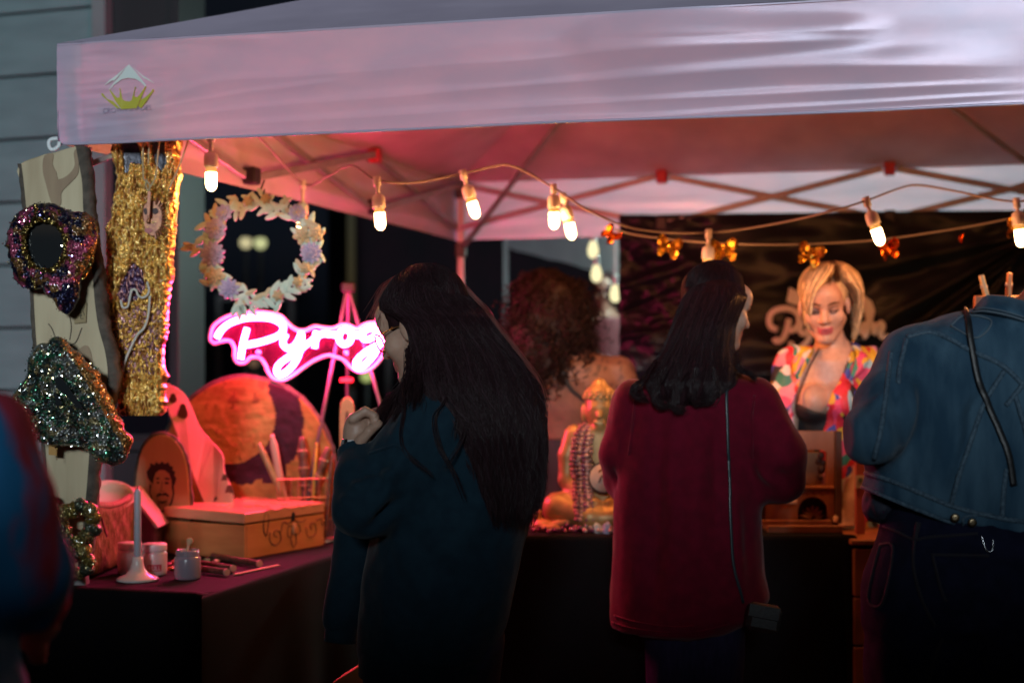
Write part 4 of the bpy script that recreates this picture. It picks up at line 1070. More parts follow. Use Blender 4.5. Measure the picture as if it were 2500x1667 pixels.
def colm(q, r):
    u, v = uvof(q); n = fbm(q * 30, 3)
    mo = np.hypot((u - 560) / 112, (v - 1020) / 112); cr = np.hypot((u - 592) / 150, (v - 1030) / 150 )
    base = np.array((.52, .24, .075)); c = np.tile(base, (len(u), 1)); 
    c = np.where((cr + .05 * n < 1.0)[:, None], (.055, .018, .035), c)
    band = (u > 640) & (u < 700 + (v < 1000) * (1000 - v) * .45) & (v < 1180) & (v > 915); c = np.where((band & (u < 718 + 12 * n - (v - 950) * .12))[:, None], (.055, .018, .035), c)
    c = np.where((mo + .02 * n < 1.0)[:, None], np.where((fbm(q * np.array((60, 60, 22)) + 2, 3) > .8)[:, None], (.34, .15, .06), (.56, .29, .10)), c)
    c = np.where(((u < 655) & (v < 1030) & (cr > .2) & (mo > .0))[:, None] & (mo < 1.02)[:, None], c, c)
    c = np.where(((v < 985) & (u < 655))[:, None], np.where((fbm(q * np.array((45, 45, 20)) + 2, 3) > .72)[:, None], (.34, .15, .06), (.55, .27, .09)), c)
    return c
relief('slab', so_, (600, 1140), 5.05, m_print, ms, colm, th=.004, prof=lambda r: 1 - r * 0, rough=.0008, N_=200, nr=90, back=.035, warp=.002)
mb = MB(); rp = spline(PP(so_, 5.065), 160, True); mb.tube(rp + np.array((1, 0, 1)) * (.003 * fbm(rp * 40, 2))[:, None], .014, 6, True); mb.build('bark_rim', m_bark, ms, True)
m_pinkwood = M('bleached_wood', (.58, .34, .27), .5, c2=(.48, .26, .20), ns=5, stretch=(2, 2, .5), bump=.1, bs=40)
lp = thing('live_edge_plank', 'pale live edge plank leaning between the bearded portrait and the round slab', 'wood plank', P(530, 1340, 4.8))
lo_ = [((396, 938), 5.0), ((425, 945), 5.0), ((442, 955), 5.0), ((462, 978), 4.99), ((492, 1045), 4.95), ((520, 1080), 4.93), ((546, 1112), 4.9), ((549, 1150), 4.88), ((566, 1190), 4.86), ((575, 1240), 4.83), ((590, 1335), 4.78), ((545, 1338), 4.78), ((520, 1280), 4.81), ((490, 1210), 4.85), ((462, 1140), 4.88), ((432, 1060), 4.93), ((408, 990), 4.97)]
lo3 = spline(np.array([P(*a, y) for a, y in lo_]), 110, True)
mb = MB(); mb.prism(lo3, np.array((-.01, .03, .004)), .004); mb.build('plank', m_pinkwood, lp)
for c, w, h, a in (((422, 972), 9, 12, .4), ((446, 1005), 12, 20, .2), ((548, 1175), 9, 18, .1), ((560, 1205), 12, 22, -.3), ((527, 1220), 5, 9, .3)):
    k = (c[1] - 938) / 400; yy = 5.0 - .22 * k - .0035
    mb = MB(); mb.prism(spline(PP([(c[0] + w * math.cos(t) * (1 + .2 * math.sin(3 * t)), c[1] + h * math.sin(t)) for t in np.linspace(0, 6.28, 12, endpoint=False)], yy), 24, True), np.array((0, .003, 0))); mb.build('knot', m_burn, lp)
# bearded portrait on an oval slice
m_palewood = M('pale_slice', (.55, .33, .17), .55, c2=(.48, .28, .14), ns=5, stretch=(3, 3, .6), bump=.1, bs=40)
YO = 4.74
pr = thing('portrait_slice', 'arched wood slice burnt with the portrait of a laughing bearded man', 'wood art', P(392, 1342, YO))
oo = [(338, 1130), (348, 1095), (368, 1070), (392, 1062), (418, 1068), (440, 1092), (454, 1130), (460, 1180), (463, 1250), (462, 1330), (452, 1342), (340, 1342), (332, 1330), (328, 1250), (331, 1180)]
op = spline(PP(oo, YO), 110, True); mb = MB(); mb.prism(op, np.array((0, .03, 0)), .003); mb.build('slice', m_palewood, pr)
mb = MB(); rp = op + (0, .014, 0); mb.tube(rp + np.array((1, 0, 1)) * (.003 * fbm(rp * 60, 2))[:, None], .011, 6, True); mb.build('bark_rim', m_bark, pr, True)
def burn(pts, n=40, par=pr, Y=YO - .0015, mat=m_dark_burn, nm='burnt_mark'):
    mb = MB(); mb.prism(spline(PP(pts, Y), n, True), np.array((0, .0012, 0))); return mb.build(nm, mat, par)
q = lambda pts: [(x / 3.136, 780 + y / 3.136) for x, y in pts]
hz = [(1170, 1260), (1130, 1210), (1122, 1165), (1150, 1120), (1148, 1098), (1185, 1112), (1192, 1088), (1220, 1105), (1240, 1085), (1262, 1103), (1290, 1090), (1300, 1118), (1325, 1125), (1320, 1150), (1342, 1165), (1334, 1190), (1350, 1215), (1338, 1260), (1318, 1290), (1312, 1230), (1296, 1180), (1262, 1152), (1222, 1150), (1190, 1175), (1178, 1215)]
mb = MB(); mb.prism(PP(q(hz), YO - .0015), np.array((0, .0012, 0))); mb.build('burnt_hair', m_dark_burn, pr)
for pts in ([(1160, 1260), (1150, 1320), (1172, 1390), (1205, 1440), (1240, 1462), (1240, 1475), (1200, 1460), (1160, 1400), (1142, 1320), (1145, 1262)], [(1312, 1270), (1322, 1330), (1305, 1400), (1275, 1450), (1240, 1462), (1240, 1475), (1285, 1462), (1320, 1400), (1335, 1330), (1330, 1265)]):
    mb = MB(); mb.prism(PP(q(pts), YO - .0016), np.array((0, .0012, 0))); mb.build('burnt_beard', m_dark_burn, pr)
burn(q([(1200, 1340), (1222, 1325), (1242, 1332), (1262, 1322), (1290, 1340), (1292, 1360), (1270, 1348), (1242, 1345), (1216, 1350), (1202, 1362)]))
burn(q([(1190, 1215), (1210, 1208), (1222, 1218), (1205, 1222)])); burn(q([(1255, 1215), (1280, 1208), (1302, 1222), (1280, 1225)])); burn(q([(1196, 1245), (1210, 1240), (1222, 1250), (1208, 1256)])); burn(q([(1258, 1248), (1275, 1240), (1296, 1252), (1275, 1260)]))
burn(q([(1218, 1385), (1242, 1392), (1268, 1384), (1262, 1402), (1242, 1408), (1224, 1402)]))
for pts in ([(1240, 1235), (1236, 1285), (1226, 1308), (1240, 1314), (1256, 1308)], [(1204, 1375), (1218, 1420), (1222, 1445)], [(1280, 1372), (1268, 1420), (1262, 1445)]):
    mb = MB(); mb.tube(spline(PP(q(pts), YO - .001), 16), .0012, 4); mb.build('burnt_line', m_dark_burn, pr)

# wooden chest
bx = thing('wooden_box', 'long hinged wooden box with burnt scrollwork on the left table', 'box', onL(596, 1366))
b0, b1, b2 = onL(596, 1366), onL(402, 1350), onL(829, 1334); bxd = norm(b1 - b0); byd = norm(np.array((-bxd[1], bxd[0], 0)) * -1); byd = byd if byd @ (b2 - b0) > 0 else -byd
wl_, wd_ = np.linalg.norm(b1 - b0), np.linalg.norm(b2 - b0); RB = np.stack([bxd, byd, (0, 0, 1)], 1)
hb = .108; cb = b0 + bxd * wl_ / 2 + byd * wd_ / 2
for nm, c, sz in (('side_panel', b0 + bxd * wl_ / 2 + byd * .006, (wl_, .012, hb)), ('side_panel', b0 + bxd * wl_ / 2 + byd * (wd_ - .006), (wl_, .012, hb)),
                  ('side_panel', b0 + bxd * .006 + byd * wd_ / 2, (.012, wd_ - .025, hb)), ('side_panel', b0 + bxd * (wl_ - .006) + byd * wd_ / 2, (.012, wd_ - .025, hb))):
    mb = MB(); mb.box(c + (0, 0, hb / 2 + .001), sz, RB, .0015); mb.build(nm, m_orange_wood, bx)
mb = MB(); mb.box(cb + (0, 0, .007), (wl_ - .03, wd_ - .03, .008), RB); mb.build('bottom', m_orange_wood, bx)
m_lid = M('lacquered_lid', (.56, .30, .16), .34, c2=(.46, .22, .11), ns=7, stretch=(1, 1, 5), bump=.12, bs=50, coat=.3)
RLd = RB @ np.array(Matrix.Rotation(-.018, 3, 'Y'))
mb = MB(); mb.box(cb + (0, 0, hb + .0265), (wl_ + .004, wd_ + .004, .034), RLd, .003); lid = mb.build('lid', m_lid, bx)
def on_face(s, z, off=.001): return b0 + byd * (s * wd_) + np.array((0, 0, z)) - bxd * off
def scroll(pts, r=.0022, mat=m_burn, z0=0, nm='scroll'):
    mb = MB(); mb.tube(spline(np.array([on_face(a, z + z0) for a, z in pts]), 30), r, 5, flat=.6); mb.build(nm, mat, bx, True)
def sc_px(x, y): return ((x - 1250) / 660.0, .148 - (y - 425 + (x - 1250) * .115) / 2.8 / 766 )
for pts in ([(1420, 590), (1400, 540), (1405, 440), (1430, 430), (1440, 470), (1425, 580)], [(1450, 560), (1450, 620), (1490, 650), (1535, 620), (1530, 560), (1495, 545), (1480, 580), (1505, 590)], [(1540, 560), (1555, 490), (1600, 500), (1640, 470)],
            [(1640, 520), (1622, 600), (1640, 670), (1665, 640), (1660, 570), (1645, 520)], [(1640, 520), (1600, 520), (1595, 580), (1615, 600)], [(1650, 510), (1690, 510), (1698, 560), (1668, 580)],
            [(1660, 480), (1710, 490), (1750, 470)], [(1750, 530), (1760, 590), (1800, 600), (1835, 570), (1830, 510), (1800, 500), (1785, 530), (1800, 545)], [(1840, 480), (1880, 470), (1895, 520)]):
    scroll([sc_px(*p) for p in pts])
for pts in ([(1400, 420), (1450, 395), (1500, 410), (1560, 385), (1600, 400)], [(1680, 370), (1720, 395), (1770, 365), (1830, 380), (1890, 350)]):
    scroll([(sc_px(*p)[0], sc_px(*p)[1]) for p in pts], .002)
mb = MB(); mb.ball(on_face(.6, .075, .003), (.004, .011, .02), 10, 7, RB); mb.build('inlay', m_lid, bx, True)
mb = MB(); mb.box(on_face(.585, .115, .004), (.008, .012, .03), RB, .002); mb.build('clasp', m_black_plastic, bx)
m_scrollwood = M('lid_scroll', (.60, .34, .2), .3)  # slightly paler wood for the scrolls on the lid
for k in range(16):
    a, b = rng.uniform(.12, .88, 2); c = b0 + bxd * a * wl_ + byd * b * wd_ + np.array((0, 0, hb + .0445)); th = rng.uniform(0, 6)
    pts = [c + (bxd * math.cos(th + t) + byd * math.sin(th + t)) * .02 * (1 - t / 7) for t in np.linspace(0, 5, 8)]
    mb = MB(); mb.tube(spline(np.array(pts), 20), .002, 5); mb.build('lid_scroll', m_scrollwood, bx, True)

# rope basket
m_rope = M('jute_rope', (.34, .20, .13), .85, c2=(.22, .12, .08), ns=90, stretch=(1, 1, .35), bump=1, bs=160)
bk_ = thing('rope_basket', 'square jute rope basket left of the candle', 'basket', (-1.32, 4.37, TZ))
cn = [(-1.222, 4.14), (-1.212, 4.62), (-1.46, 4.64), (-1.47, 4.15)]
rp = np.array([(*c, 0) for c in cn], float); H_ = .215
per = []
for i in range(4):
    a, b = rp[i], rp[(i + 1) % 4]; m_ = int(np.linalg.norm(b - a) / .0165)
    for k in range(m_):
        s_ = (k + .5) / m_; c = a + (b - a) * s_; h = H_ - .022 * math.sin(np.pi * s_) * (i % 2 == 0); zz_ = np.linspace(TZ + .008, TZ + h, 8)
        mb = MB(); mb.tube(np.stack([c[0] + .0015 * np.sin(zz_ * 90 + k), c[1] + .0015 * np.cos(zz_ * 70 + k), zz_], 1), .0082, 7); mb.build('rope', m_rope, bk_, True)
        per.append((c[0], c[1], TZ + h))
mb = MB(); mb.tube(spline(np.array(per), 120, True), .011, 8, True); mb.build('rim', m_rope, bk_, True)
mb = MB(); mb.box((-1.34, 4.39, TZ + .012), (.22, .44, .012)); mb.build('base', m_rope, bk_)
m_ceramic = M('cream_ceramic', (.55, .50, .44), .4)
dc = thing('cream_dish', 'shallow cream dish propped inside the rope basket', 'dish', (-1.3, 4.5, TZ + .2))
mb = MB(); mb.lathe([(.02, 0), (.07, .004), (.085, .02), (.088, .022), (.086, .024), (.07, .010), (.01, .006)], P(262, 1212, 4.5) + (0, 0, -.015), 26, (.12, -.45, .85)); mb.build('bowl', m_ceramic, dc, True)
m_foil = M('pink_foil', (.75, .25, .35), .12, metal=1)
fs = thing('foil_ribbon', 'shiny pink foil ribbon at the near corner of the rope basket', 'ribbon', P(225, 1300, 4.1))
for pts in ([(213, 1196), (222, 1222), (234, 1246), (240, 1262)], [(232, 1240), (246, 1262), (255, 1290), (262, 1310)], [(226, 1262), (232, 1285), (236, 1296)]):
    mb = MB(); mb.tube(spline(PP(pts, 4.1), 16), .004, 4, flat=.2, ref=(.3, .9, .2)); mb.build('strip', m_foil, fs)

# birdhouse
m_bh = M('dark_painted_wood', (.14, .06, .10), .5, c2=(.10, .04, .07), ns=20); m_bhroof = M('pale_roof_board', (.62, .42, .42), .4, c2=(.52, .34, .36), ns=12)
bh_ = thing('birdhouse', 'little birdhouse with a pale pitched roof beside the rope basket', 'birdhouse', P(326, 1358, 4.62))
cx, cy = P(326, 1358, 4.62)[:2]; wv_ = .072
mb = MB(); mb.prism(np.array([(cx - wv_, cy - .05, TZ), (cx + wv_, cy - .05, TZ), (cx + wv_, cy - .05, TZ + .115), (cx, cy - .05, TZ + .205), (cx - wv_, cy - .05, TZ + .115)]), np.array((0, .1, 0)), .002); mb.build('body', m_bh, bh_)
for sg in (-1, 1):
    a, b = np.array((cx, cy, TZ + .222)), np.array((cx + sg * .096, cy, TZ + .100)); d = norm(b - a); n_ = np.array((-d[2] * sg, 0, d[0] * sg))
    R_ = np.stack([d, (0, 1, 0), np.cross(d, (0, 1, 0))], 1); mb = MB(); mb.box((a + b) / 2, (np.linalg.norm(b - a), .15, .010), R_, .0015); ro = mb.build('roof', m_bhroof, bh_)
    if sg > 0:
        for r in range(2):
            for k in range(5):
                c = a + d * (.022 + k * .028) + np.array((0, -.05 + r * .06 + .008 * (k % 2), 0)) + R_[:, 2] * -.0058
                mb = MB(); mb.box(c, (.004, .018, .002), R_); mb.build('slot', m_dark_burn, ro)
for k in range(5):
    mb = MB(); mb.box((cx + wv_ + .002, cy - .04 + k * .02, TZ + .055), (.006, .012, .10)); mb.build('slat', m_bh, bh_)
mb = MB(); mb.lathe([(.018, 0), (.018, .003), (.002, .004)], (cx, cy - .051, TZ + .1), 14, (0, -1, 0)); mb.build('entrance', m_dark_burn, bh_)

# candle, jars, sticks
m_candle = M('blue_wax', (.34, .38, .44), .45, c2=(.30, .34, .40), ns=20); m_white_ceramic = M('white_ceramic', (.62, .56, .54), .22, coat=.4)
cp = onL(336, 1416)
ch = thing('candle_holder', 'white trumpet shaped candle holder at the table corner', 'candle holder', cp)
mb = MB(); mb.lathe([(.058, 0), (.061, .004), (.057, .009), (.034, .018), (.021, .034), (.016, .052), (.0155, .068), (.013, .069), (.011, .06)], cp, 40); mb.build('base', m_white_ceramic, ch, True)
cd = thing('taper_candle', 'tall blue grey taper candle in the white holder', 'candle', cp + (0, 0, .062))
mb = MB(); mb.lathe([(.0105, .056), (.0108, .06), (.0102, .17), (.0098, .252), (.006, .262), (.002, .264)], cp, 18); mb.build('wax', m_candle, cd, True)
mb = MB(); mb.tube([cp + (0, 0, .262), cp + (.001, 0, .272)], .0012, 5); mb.build('wick', m_dark_burn, cd)
m_jar = M('frosted_jar', (.52, .44, .44), .28, c2=(.46, .38, .38), ns=8, coat=.5); m_jar_lid = M('white_lid', (.60, .52, .54), .35); m_red_label = M('red_label', (.34, .03, .06), .5); m_balm = M('balm', (.50, .42, .36), .5)
m_greyglass = M('grey_glass', (.30, .27, .33), .15, coat=.6, transp=.15)
def jar(u, v, r, h, lb, lidded=True, body=m_jar):
    c = onL(u, v); t = thing('jar', lb, 'jar', c, 'jars on the left table')
    prof = [(r * .9, 0), (r * .98, .004), (r, .01), (r, h * .66), (r * .95, h * .72), (r * .86, h * .75)] + ([(r * .86, h * .80)] if lidded else [(r * .86, h * .96), (r * .80, h * .96), (r * .78, h * .8), (r * .3, h * .79)])
    mb = MB(); mb.lathe(prof, c, 32); mb.build('glass', body, t, True)
    if lidded:
        mb = MB(); mb.lathe([(r * .97, h * .775), (r * .985, h * .79), (r * .985, h * .96), (r * .95, h * .99), (r * .4, h)], c, 36); mb.build('lid', m_jar_lid, t, True)
    else:
        for k in range(3):
            zr = h * (.80 + k * .055); a = np.linspace(0, 6.283, 28, endpoint=False); mb = MB(); mb.tube(np.stack([c[0] + r * .87 * np.cos(a), c[1] + r * .87 * np.sin(a), c[2] + zr + 0 * a], 1), .0016, 5, True); mb.build('thread', body, t, True)
    return t, c
j1, c1 = jar(317, 1398, .036, .092, 'white lidded jar standing behind the candle')
j2, c2_ = jar(377, 1402, .037, .093, 'white lidded jar with a red label right of the candle')
a = np.linspace(-1.9, -.75, 16); r = .0374
g = np.stack([np.stack([c2_[0] + r * np.cos(a), c2_[1] + r * np.sin(a), c2_[2] + z + 0 * a], 1) for z in (.014, .034)]); mb = MB(); mb.grid(g, flip=True); mb.build('label', m_red_label, j2, True)
cu = bpy.data.curves.new('l', 'FONT'); cu.body = 'RULL'; cu.size = .018; tmp = bpy.data.objects.new('l', cu); col.objects.link(tmp)
dg = bpy.context.evaluated_depsgraph_get(); me = bpy.data.meshes.new_from_object(tmp.evaluated_get(dg)); bpy.data.objects.remove(tmp)
vv = np.array([v.co[:] for v in me.vertices]); th = -1.84 + vv[:, 0] / vv[:, 0].max() * 1.0
mb = MB(); mb.add(np.stack([c2_[0] + .0377 * np.cos(th), c2_[1] + .0377 * np.sin(th), c2_[2] + .0175 + vv[:, 1]], 1), [list(p.vertices) for p in me.polygons]); mb.build('lettering', m_jar_lid, j2)
j3, c3 = jar(458, 1412, .0385, .088, 'open jar with a spoon resting in it at the table edge', False, m_greyglass)
mb = MB(); v_ = c3 + (0, 0, .068); mb.lathe([(.027, 0), (.02, .004), (.004, .006)], v_, 18); mb.build('balm', m_balm, j3, True)
m_spoon = M('wooden_spoon', (.42, .32, .18), .6)
sp = thing('small_spoon', 'small wooden spoon standing in the open jar', 'spoon', c3 + (0, 0, .07))
mb = MB(); mb.tube(spline(np.array([c3 + (-.004, 0, .07), c3 + (.002, .004, .10), c3 + (.008, .006, .118)]), 14), [.004] * 8 + [.006, .008, .010, .0105, .008, .003], 8, flat=.35, ref=(0, 1, 0)); mb.build('spoon', m_spoon, sp, True)
m_barkstick = M('bark_stick', (.13, .06, .04), .8, c2=(.07, .03, .02), ns=60, stretch=(1, 1, 1), bump=.8, bs=120); m_cutend = M('cut_end', (.55, .32, .28), .6)
for (a, b, lb) in (((455, 1392), (552, 1406), 'bark covered stick nearest the table edge'), ((470, 1380), (568, 1397), 'bark covered stick in the middle of three'), ((520, 1366), (632, 1385), 'bark covered stick closest to the wooden box')):
    p, q_ = onL(*a) + (0, 0, .012), onL(*b) + (0, 0, .012)
    t = thing('bark_stick', lb, 'stick', p, 'bark sticks beside the jars')
    mb = MB(); s_ = spline(np.array([p, (p + q_) / 2, q_]), 24); mb.tube(s_, .0105 + .0015 * fbm(s_ * 90, 2), 10); mb.build('bark', m_barkstick, t, True)
    d = norm(q_ - p); mb = MB(); mb.lathe([(.0108, 0), (.0108, .006), (.002, .0066)], q_ - d * .001, 14, d); mb.build('cut_end', m_cutend, t)
fsx = thing('flat_stick', 'thin flat wooden stick lying at the table edge', 'stick', onL(630, 1390))
p, q_ = onL(572, 1404), onL(680, 1381); mb = MB(); mb.bar(p + (0, 0, .003), q_ + (0, 0, .003), .012, .003, .0008); mb.build('stick', m_spoon, fsx)
rt = np.random.default_rng(4); tc_ = [(.05, .25, .10), (.5, .1, .12), (.6, .5, .5), (.5, .2, .1), (.1, .2, .15), (.5, .45, .4), (.4, .08, .2), (.55, .5, .45)]
names_ = ['green polished stone', 'red polished stone', 'white polished stone', 'orange polished stone', 'dark green polished stone', 'cream polished stone', 'magenta polished stone', 'pale polished stone']
for k, (u, v) in enumerate([(505, 1372), (425, 1376), (500, 1384), (418, 1392), (440, 1368), (528, 1374), (412, 1382), (432, 1388)]):
    p = onL(u, v); mb = MB(); mb.ball(p + (0, 0, .006), (.014, .01, .007), 10, 6, np.array(Matrix.Rotation(rt.uniform(0, 3), 3, 'Z')))
    tag(mb.build('polished_stone', M('stone_%d' % k, tc_[k], .25, coat=.4), None, True), names_[k] + ' lying among the bark sticks', 'stone', 'polished stones among the sticks')
# wire caddy with sticks
m_wire = M('copper_wire', (.55, .28, .2), .35, metal=.8)
wc_ = thing('wire_caddy', 'square wire caddy of decorated sticks behind the wooden box', 'caddy', P(735, 1325, 4.98))
ca, cb_ = P(676, 1325, 4.93), P(796, 1325, 4.98); dz_ = .225; bkv = np.array((.03, .12, 0)); crn = [ca, cb_, cb_ + bkv, ca + bkv]
for z in (0.004, .08, .16, dz_):
    mb = MB(); mb.tube(np.array([np.array((c[0], c[1], TZ + z)) for c in crn]), .003, 5, True); mb.build('hoop', m_wire, wc_)
for i in range(4):
    for k in range(7 if i % 2 == 0 else 4):
        c = crn[i] + (crn[(i + 1) % 4] - crn[i]) * k / (7 if i % 2 == 0 else 4); mb = MB(); mb.tube([(c[0], c[1], TZ + .003), (c[0], c[1], TZ + dz_)], .0022, 5); mb.build('wire', m_wire, wc_)
m_bamboo = M('bamboo', (.36, .27, .12), .5, c2=(.28, .2, .09), ns=30); m_pattern = M('carved_dark', (.16, .075, .05), .5, c2=(.05, .022, .018), ns=45, bump=.8, bs=70); m_yellow = M('yellow_wood', (.6, .42, .05), .5)
for (a, b, r, mm, lb, n) in (((632, 1082), (700, 1230), .012, m_bamboo, 'split bamboo stick leaning left in the caddy', 0), ((664, 1060), (692, 1215), .0135, m_pinkwood, 'pale pink paddle stick in the caddy', 1), ((736, 1066), (748, 1235), .017, m_pattern, 'thick patterned wand standing upright in the caddy', 2),
                             ((774, 1080), (770, 1130), .005, m_yellow, 'slim yellow stick between the two patterned wands', 3), ((802, 1092), (762, 1200), .016, m_pattern, 'patterned wand leaning right in the caddy', 4), ((810, 1110), (806, 1160), .006, m_pattern, 'thin dark stick at the right of the caddy', 5)):
    p, q_ = P(*a, 5.0), P(*b, 4.99); d = norm(q_ - p); q_ = q_ if q_[2] < TZ + .03 else q_ + d * (q_[2] - TZ - .02) / -d[2]
    t = thing('decorated_stick', lb, 'stick', q_, 'sticks in the wire caddy'); s_ = spline(np.array([p, p * .8 + q_ * .2, (p + q_) / 2, q_]), 30)
    w = np.clip(np.arange(30) / 3, .35, 1) ** .5; mb = MB(); mb.tube(s_, r * w * (1 + (.14 * np.sin(np.arange(30) * 1.5) if mm is m_pattern else 0)), 10, flat=.5 if n == 1 else 1, ref=(0, 1, 0)); mb.build('shaft', mm, t, True)
    if mm is m_pattern and r > .01:
        for k in (4, 9, 14): mb = MB(); a_ = np.linspace(0, 6.28, 14, endpoint=False); x_ = norm(np.cross(d, (0, 1, 0))); mb.tube(s_[k] + r * 1.05 * (np.cos(a_)[:, None] * x_ + np.sin(a_)[:, None] * np.array((0, 1, 0))), .003, 5, True); mb.build('band', m_bamboo, t)
wp = thing('wooden_paddle', 'tall wooden paddle standing behind her hand at the table edge', 'paddle', P(846, 1320, 5.02))
mb = MB(); mb.prism(spline(PP([(829, 1320), (829, 1100), (830, 1000), (836, 975), (847, 968), (858, 975), (864, 1000), (864, 1100), (862, 1320)], 5.02), 70, True), np.array((0, .016, 0)), .003); mb.build('blade', m_orange_wood, wp)
mb = MB(); mb.prism(spline(PP([(842, 1100), (843, 1020), (847, 1000), (851, 1020), (852, 1100)], 5.017), 30, True), np.array((0, .003, 0))); mb.build('groove', m_burn, wp)
m_card = M('cream_card', (.56, .40, .32), .7)
cdx = thing('price_card', 'folded cream card standing at the end of the wooden box', 'card', onL(842, 1350) * (1, 1, 1))
mb = MB(); mb.prism(PP([(831, 1297), (872, 1294), (872, 1356), (832, 1362)], 4.62), np.array((0, .002, 0))); mb.prism(PP([(831, 1297), (872, 1294), (874, 1350), (834, 1356)], 4.623), np.array((.006, .05, 0)) * .06); mb.build('card', m_card, cdx)
m_orange_bag = M('orange_paper', (.45, .14, .02), .7, c2=(.38, .11, .015), ns=9)
ob = thing('paper_bag', 'orange paper bag on the ground beside the dark haired woman', 'bag', (-.41, 3.75, 0))
mb = MB(); mb.prism(np.array([(-.47, 3.72, .0), (-.31, 3.70, .0), (-.30, 3.70, .52), (-.40, 3.71, .585), (-.47, 3.72, .54)]), np.array((.02, .12, 0)), .004); mb.build('bag', m_orange_bag, ob)

# ================================================================ goods on the right table
m_statue = M('gilt_resin', (.36, .22, .075), .44, metal=.28, c2=(.25, .14, .045), ns=14, bump=.15, bs=80)
YS = 4.82
bs_ = thing('golden_statue', 'seated golden meditating statue draped with bead necklaces', 'statue', P(1470, 1286, YS))
sc = YS / FPX
def Bp(u, v, dy=0): return P(u, v, YS + dy)
pr_ = [(loft(rows_px([(1035, 1440, 1500), (1050, 1402, 1538), (1075, 1388, 1552), (1120, 1400, 1540), (1170, 1412, 1528), (1230, 1405, 1535), (1262, 1400, 1540)], YS, .06)), .0)]
for sg in (-1, 1):
    X = lambda u: 1470 + sg * (1470 - u)
    pr_ += [(chain([Bp(X(1402), 1062), Bp(X(1386), 1110, -.01), Bp(X(1384), 1170, -.02)], [.036, .032, .028]), .02), (chain([Bp(X(1384), 1172, -.02), Bp(X(1420), 1215, -.08), Bp(X(1455), 1228, -.11)], [.028, .023, .018]), .015),
            (chain([Bp(X(1430), 1235, -.02), Bp(X(1362), 1240, -.05), Bp(X(1440), 1262, -.12), Bp(X(1500), 1268, -.12)], [.06, .052, .035, .024]), .02)]
pr_ += [(cap(Bp(1470, 1050), Bp(1470, 1015), .030), .02), (ell(Bp(1464, 1000, -.012), (.050, .056, .064)), .01), (ell(Bp(1464, 968, 0), (.052, .058, .045)), .008), (ell(Bp(1464, 940, .005), (.026, .028, .024)), .008),
        (cap(Bp(1463, 1000, -.064), Bp(1463, 1016, -.074), .006, .010), .008), (cap(Bp(1452, 1031, -.062), Bp(1474, 1031, -.062), .006), .006), (cap(Bp(1444, 996, -.055), Bp(1456, 993, -.062), .005), .006), (cap(Bp(1470, 993, -.062), Bp(1482, 996, -.055), .005), .006),
        (ell(Bp(1424, 1008, .0), (.008, .012, .034)), .006), (ell(Bp(1504, 1008, .0), (.008, .012, .034)), .006), (ell(Bp(1464, 1040, -.05), (.018, .016, .014)), .01)]
f = union(pr_); sdf_obj(f, Bp(1320, 1290) - (0, .18, 0), Bp(1625, 915) + (0, .12, 0), .0055, 'body', m_statue, bs_)
k = 0; mb = MB()
for la in np.linspace(.12, 1.45, 7):
    n = max(4, int(17 * math.cos(la)))
    for j in range(n):
        a_ = 2 * np.pi * (j + .5 * (k % 2)) / n; c = Bp(1464, 972, 0) + np.array((.053 * math.cos(la) * math.cos(a_), .059 * math.cos(la) * math.sin(a_), .046 * math.sin(la) - .004)); mb.ball(c, .0075, 7, 5)
    k += 1
mb.build('hair_curls', m_statue, bs_, True, kind='stuff')
beads_m = [M('bead_%d' % i, c, .3, coat=.4) for i, c in enumerate([(.30, .06, .07), (.12, .04, .05), (.35, .18, .14), (.16, .03, .07), (.42, .24, .2), (.2, .1, .08)])]
rn = np.random.default_rng(9)
lbs = ['rust bead necklace hanging outermost on the statue', 'dark bead necklace over the statue shoulder', 'dusty pink bead necklace down the statue side', 'wine bead necklace nearest the statue chest', 'pale bead necklace between the dark strands', 'brown bead necklace falling to the statue knee']
for i in range(6):
    u0 = 1410 + i * 8; pts = [Bp(u0 + 18, 1036, .0), Bp(u0, 1050, -.045), Bp(1396 + i * 9, 1110, -.072), Bp(1402 + i * 8, 1180, -.085), Bp(1404 + i * 8, 1235, -.13), Bp(1402 + i * 10 + rn.uniform(-6, 6), 1268, -.15)]
    t = thing('bead_necklace', lbs[i], 'necklace', pts[-1], 'bead necklaces on the statue'); s_ = spline(np.array(pts), 26); mb = MB()
    for p in s_: mb.ball(p + rn.normal(0, .0015, 3), .0075 + rn.uniform(-.001, .0015), 8, 6)
    mb.build('beads', beads_m[i], t, True); mb = MB(); mb.tube(s_, .0012, 4); mb.build('thread', m_dark_burn, t)
m_disc = M('pale_disc', (.45, .32, .24), .5)
pd = thing('round_pendant', 'round pale pendant on a dark cord against the statue belly', 'pendant', Bp(1472, 1165, -.1))
mb = MB(); mb.lathe([(.049, 0), (.05, .003), (.047, .008), (.004, .009)], Bp(1474, 1166, -.095), 30, (0, -.96, .25)); mb.build('disc', m_disc, pd, True)
mb = MB(); a_ = np.linspace(0, 6.283, 40, endpoint=False); mb.tube(Bp(1474, 1166, -.1) + np.stack([.049 * np.cos(a_), -.0 * a_ + .012 * np.sin(a_), .049 * np.sin(a_)], 1), .0035, 6, True); mb.tube(spline(np.array([Bp(1442, 1060, -.05), Bp(1440, 1110, -.075), Bp(1452, 1132, -.1)]), 12), .003, 5); mb.build('cord', m_dark_burn, pd, True)
for pts in ([(1462, 1152), (1470, 1146), (1478, 1156), (1468, 1164), (1462, 1178)], [(1472, 1172), (1480, 1166), (1486, 1178), (1476, 1184)]):
    mb = MB(); mb.tube(spline(np.array([Bp(*p, -.108) for p in pts]), 16), .003, 5); mb.build('mark', m_burn, pd, True)
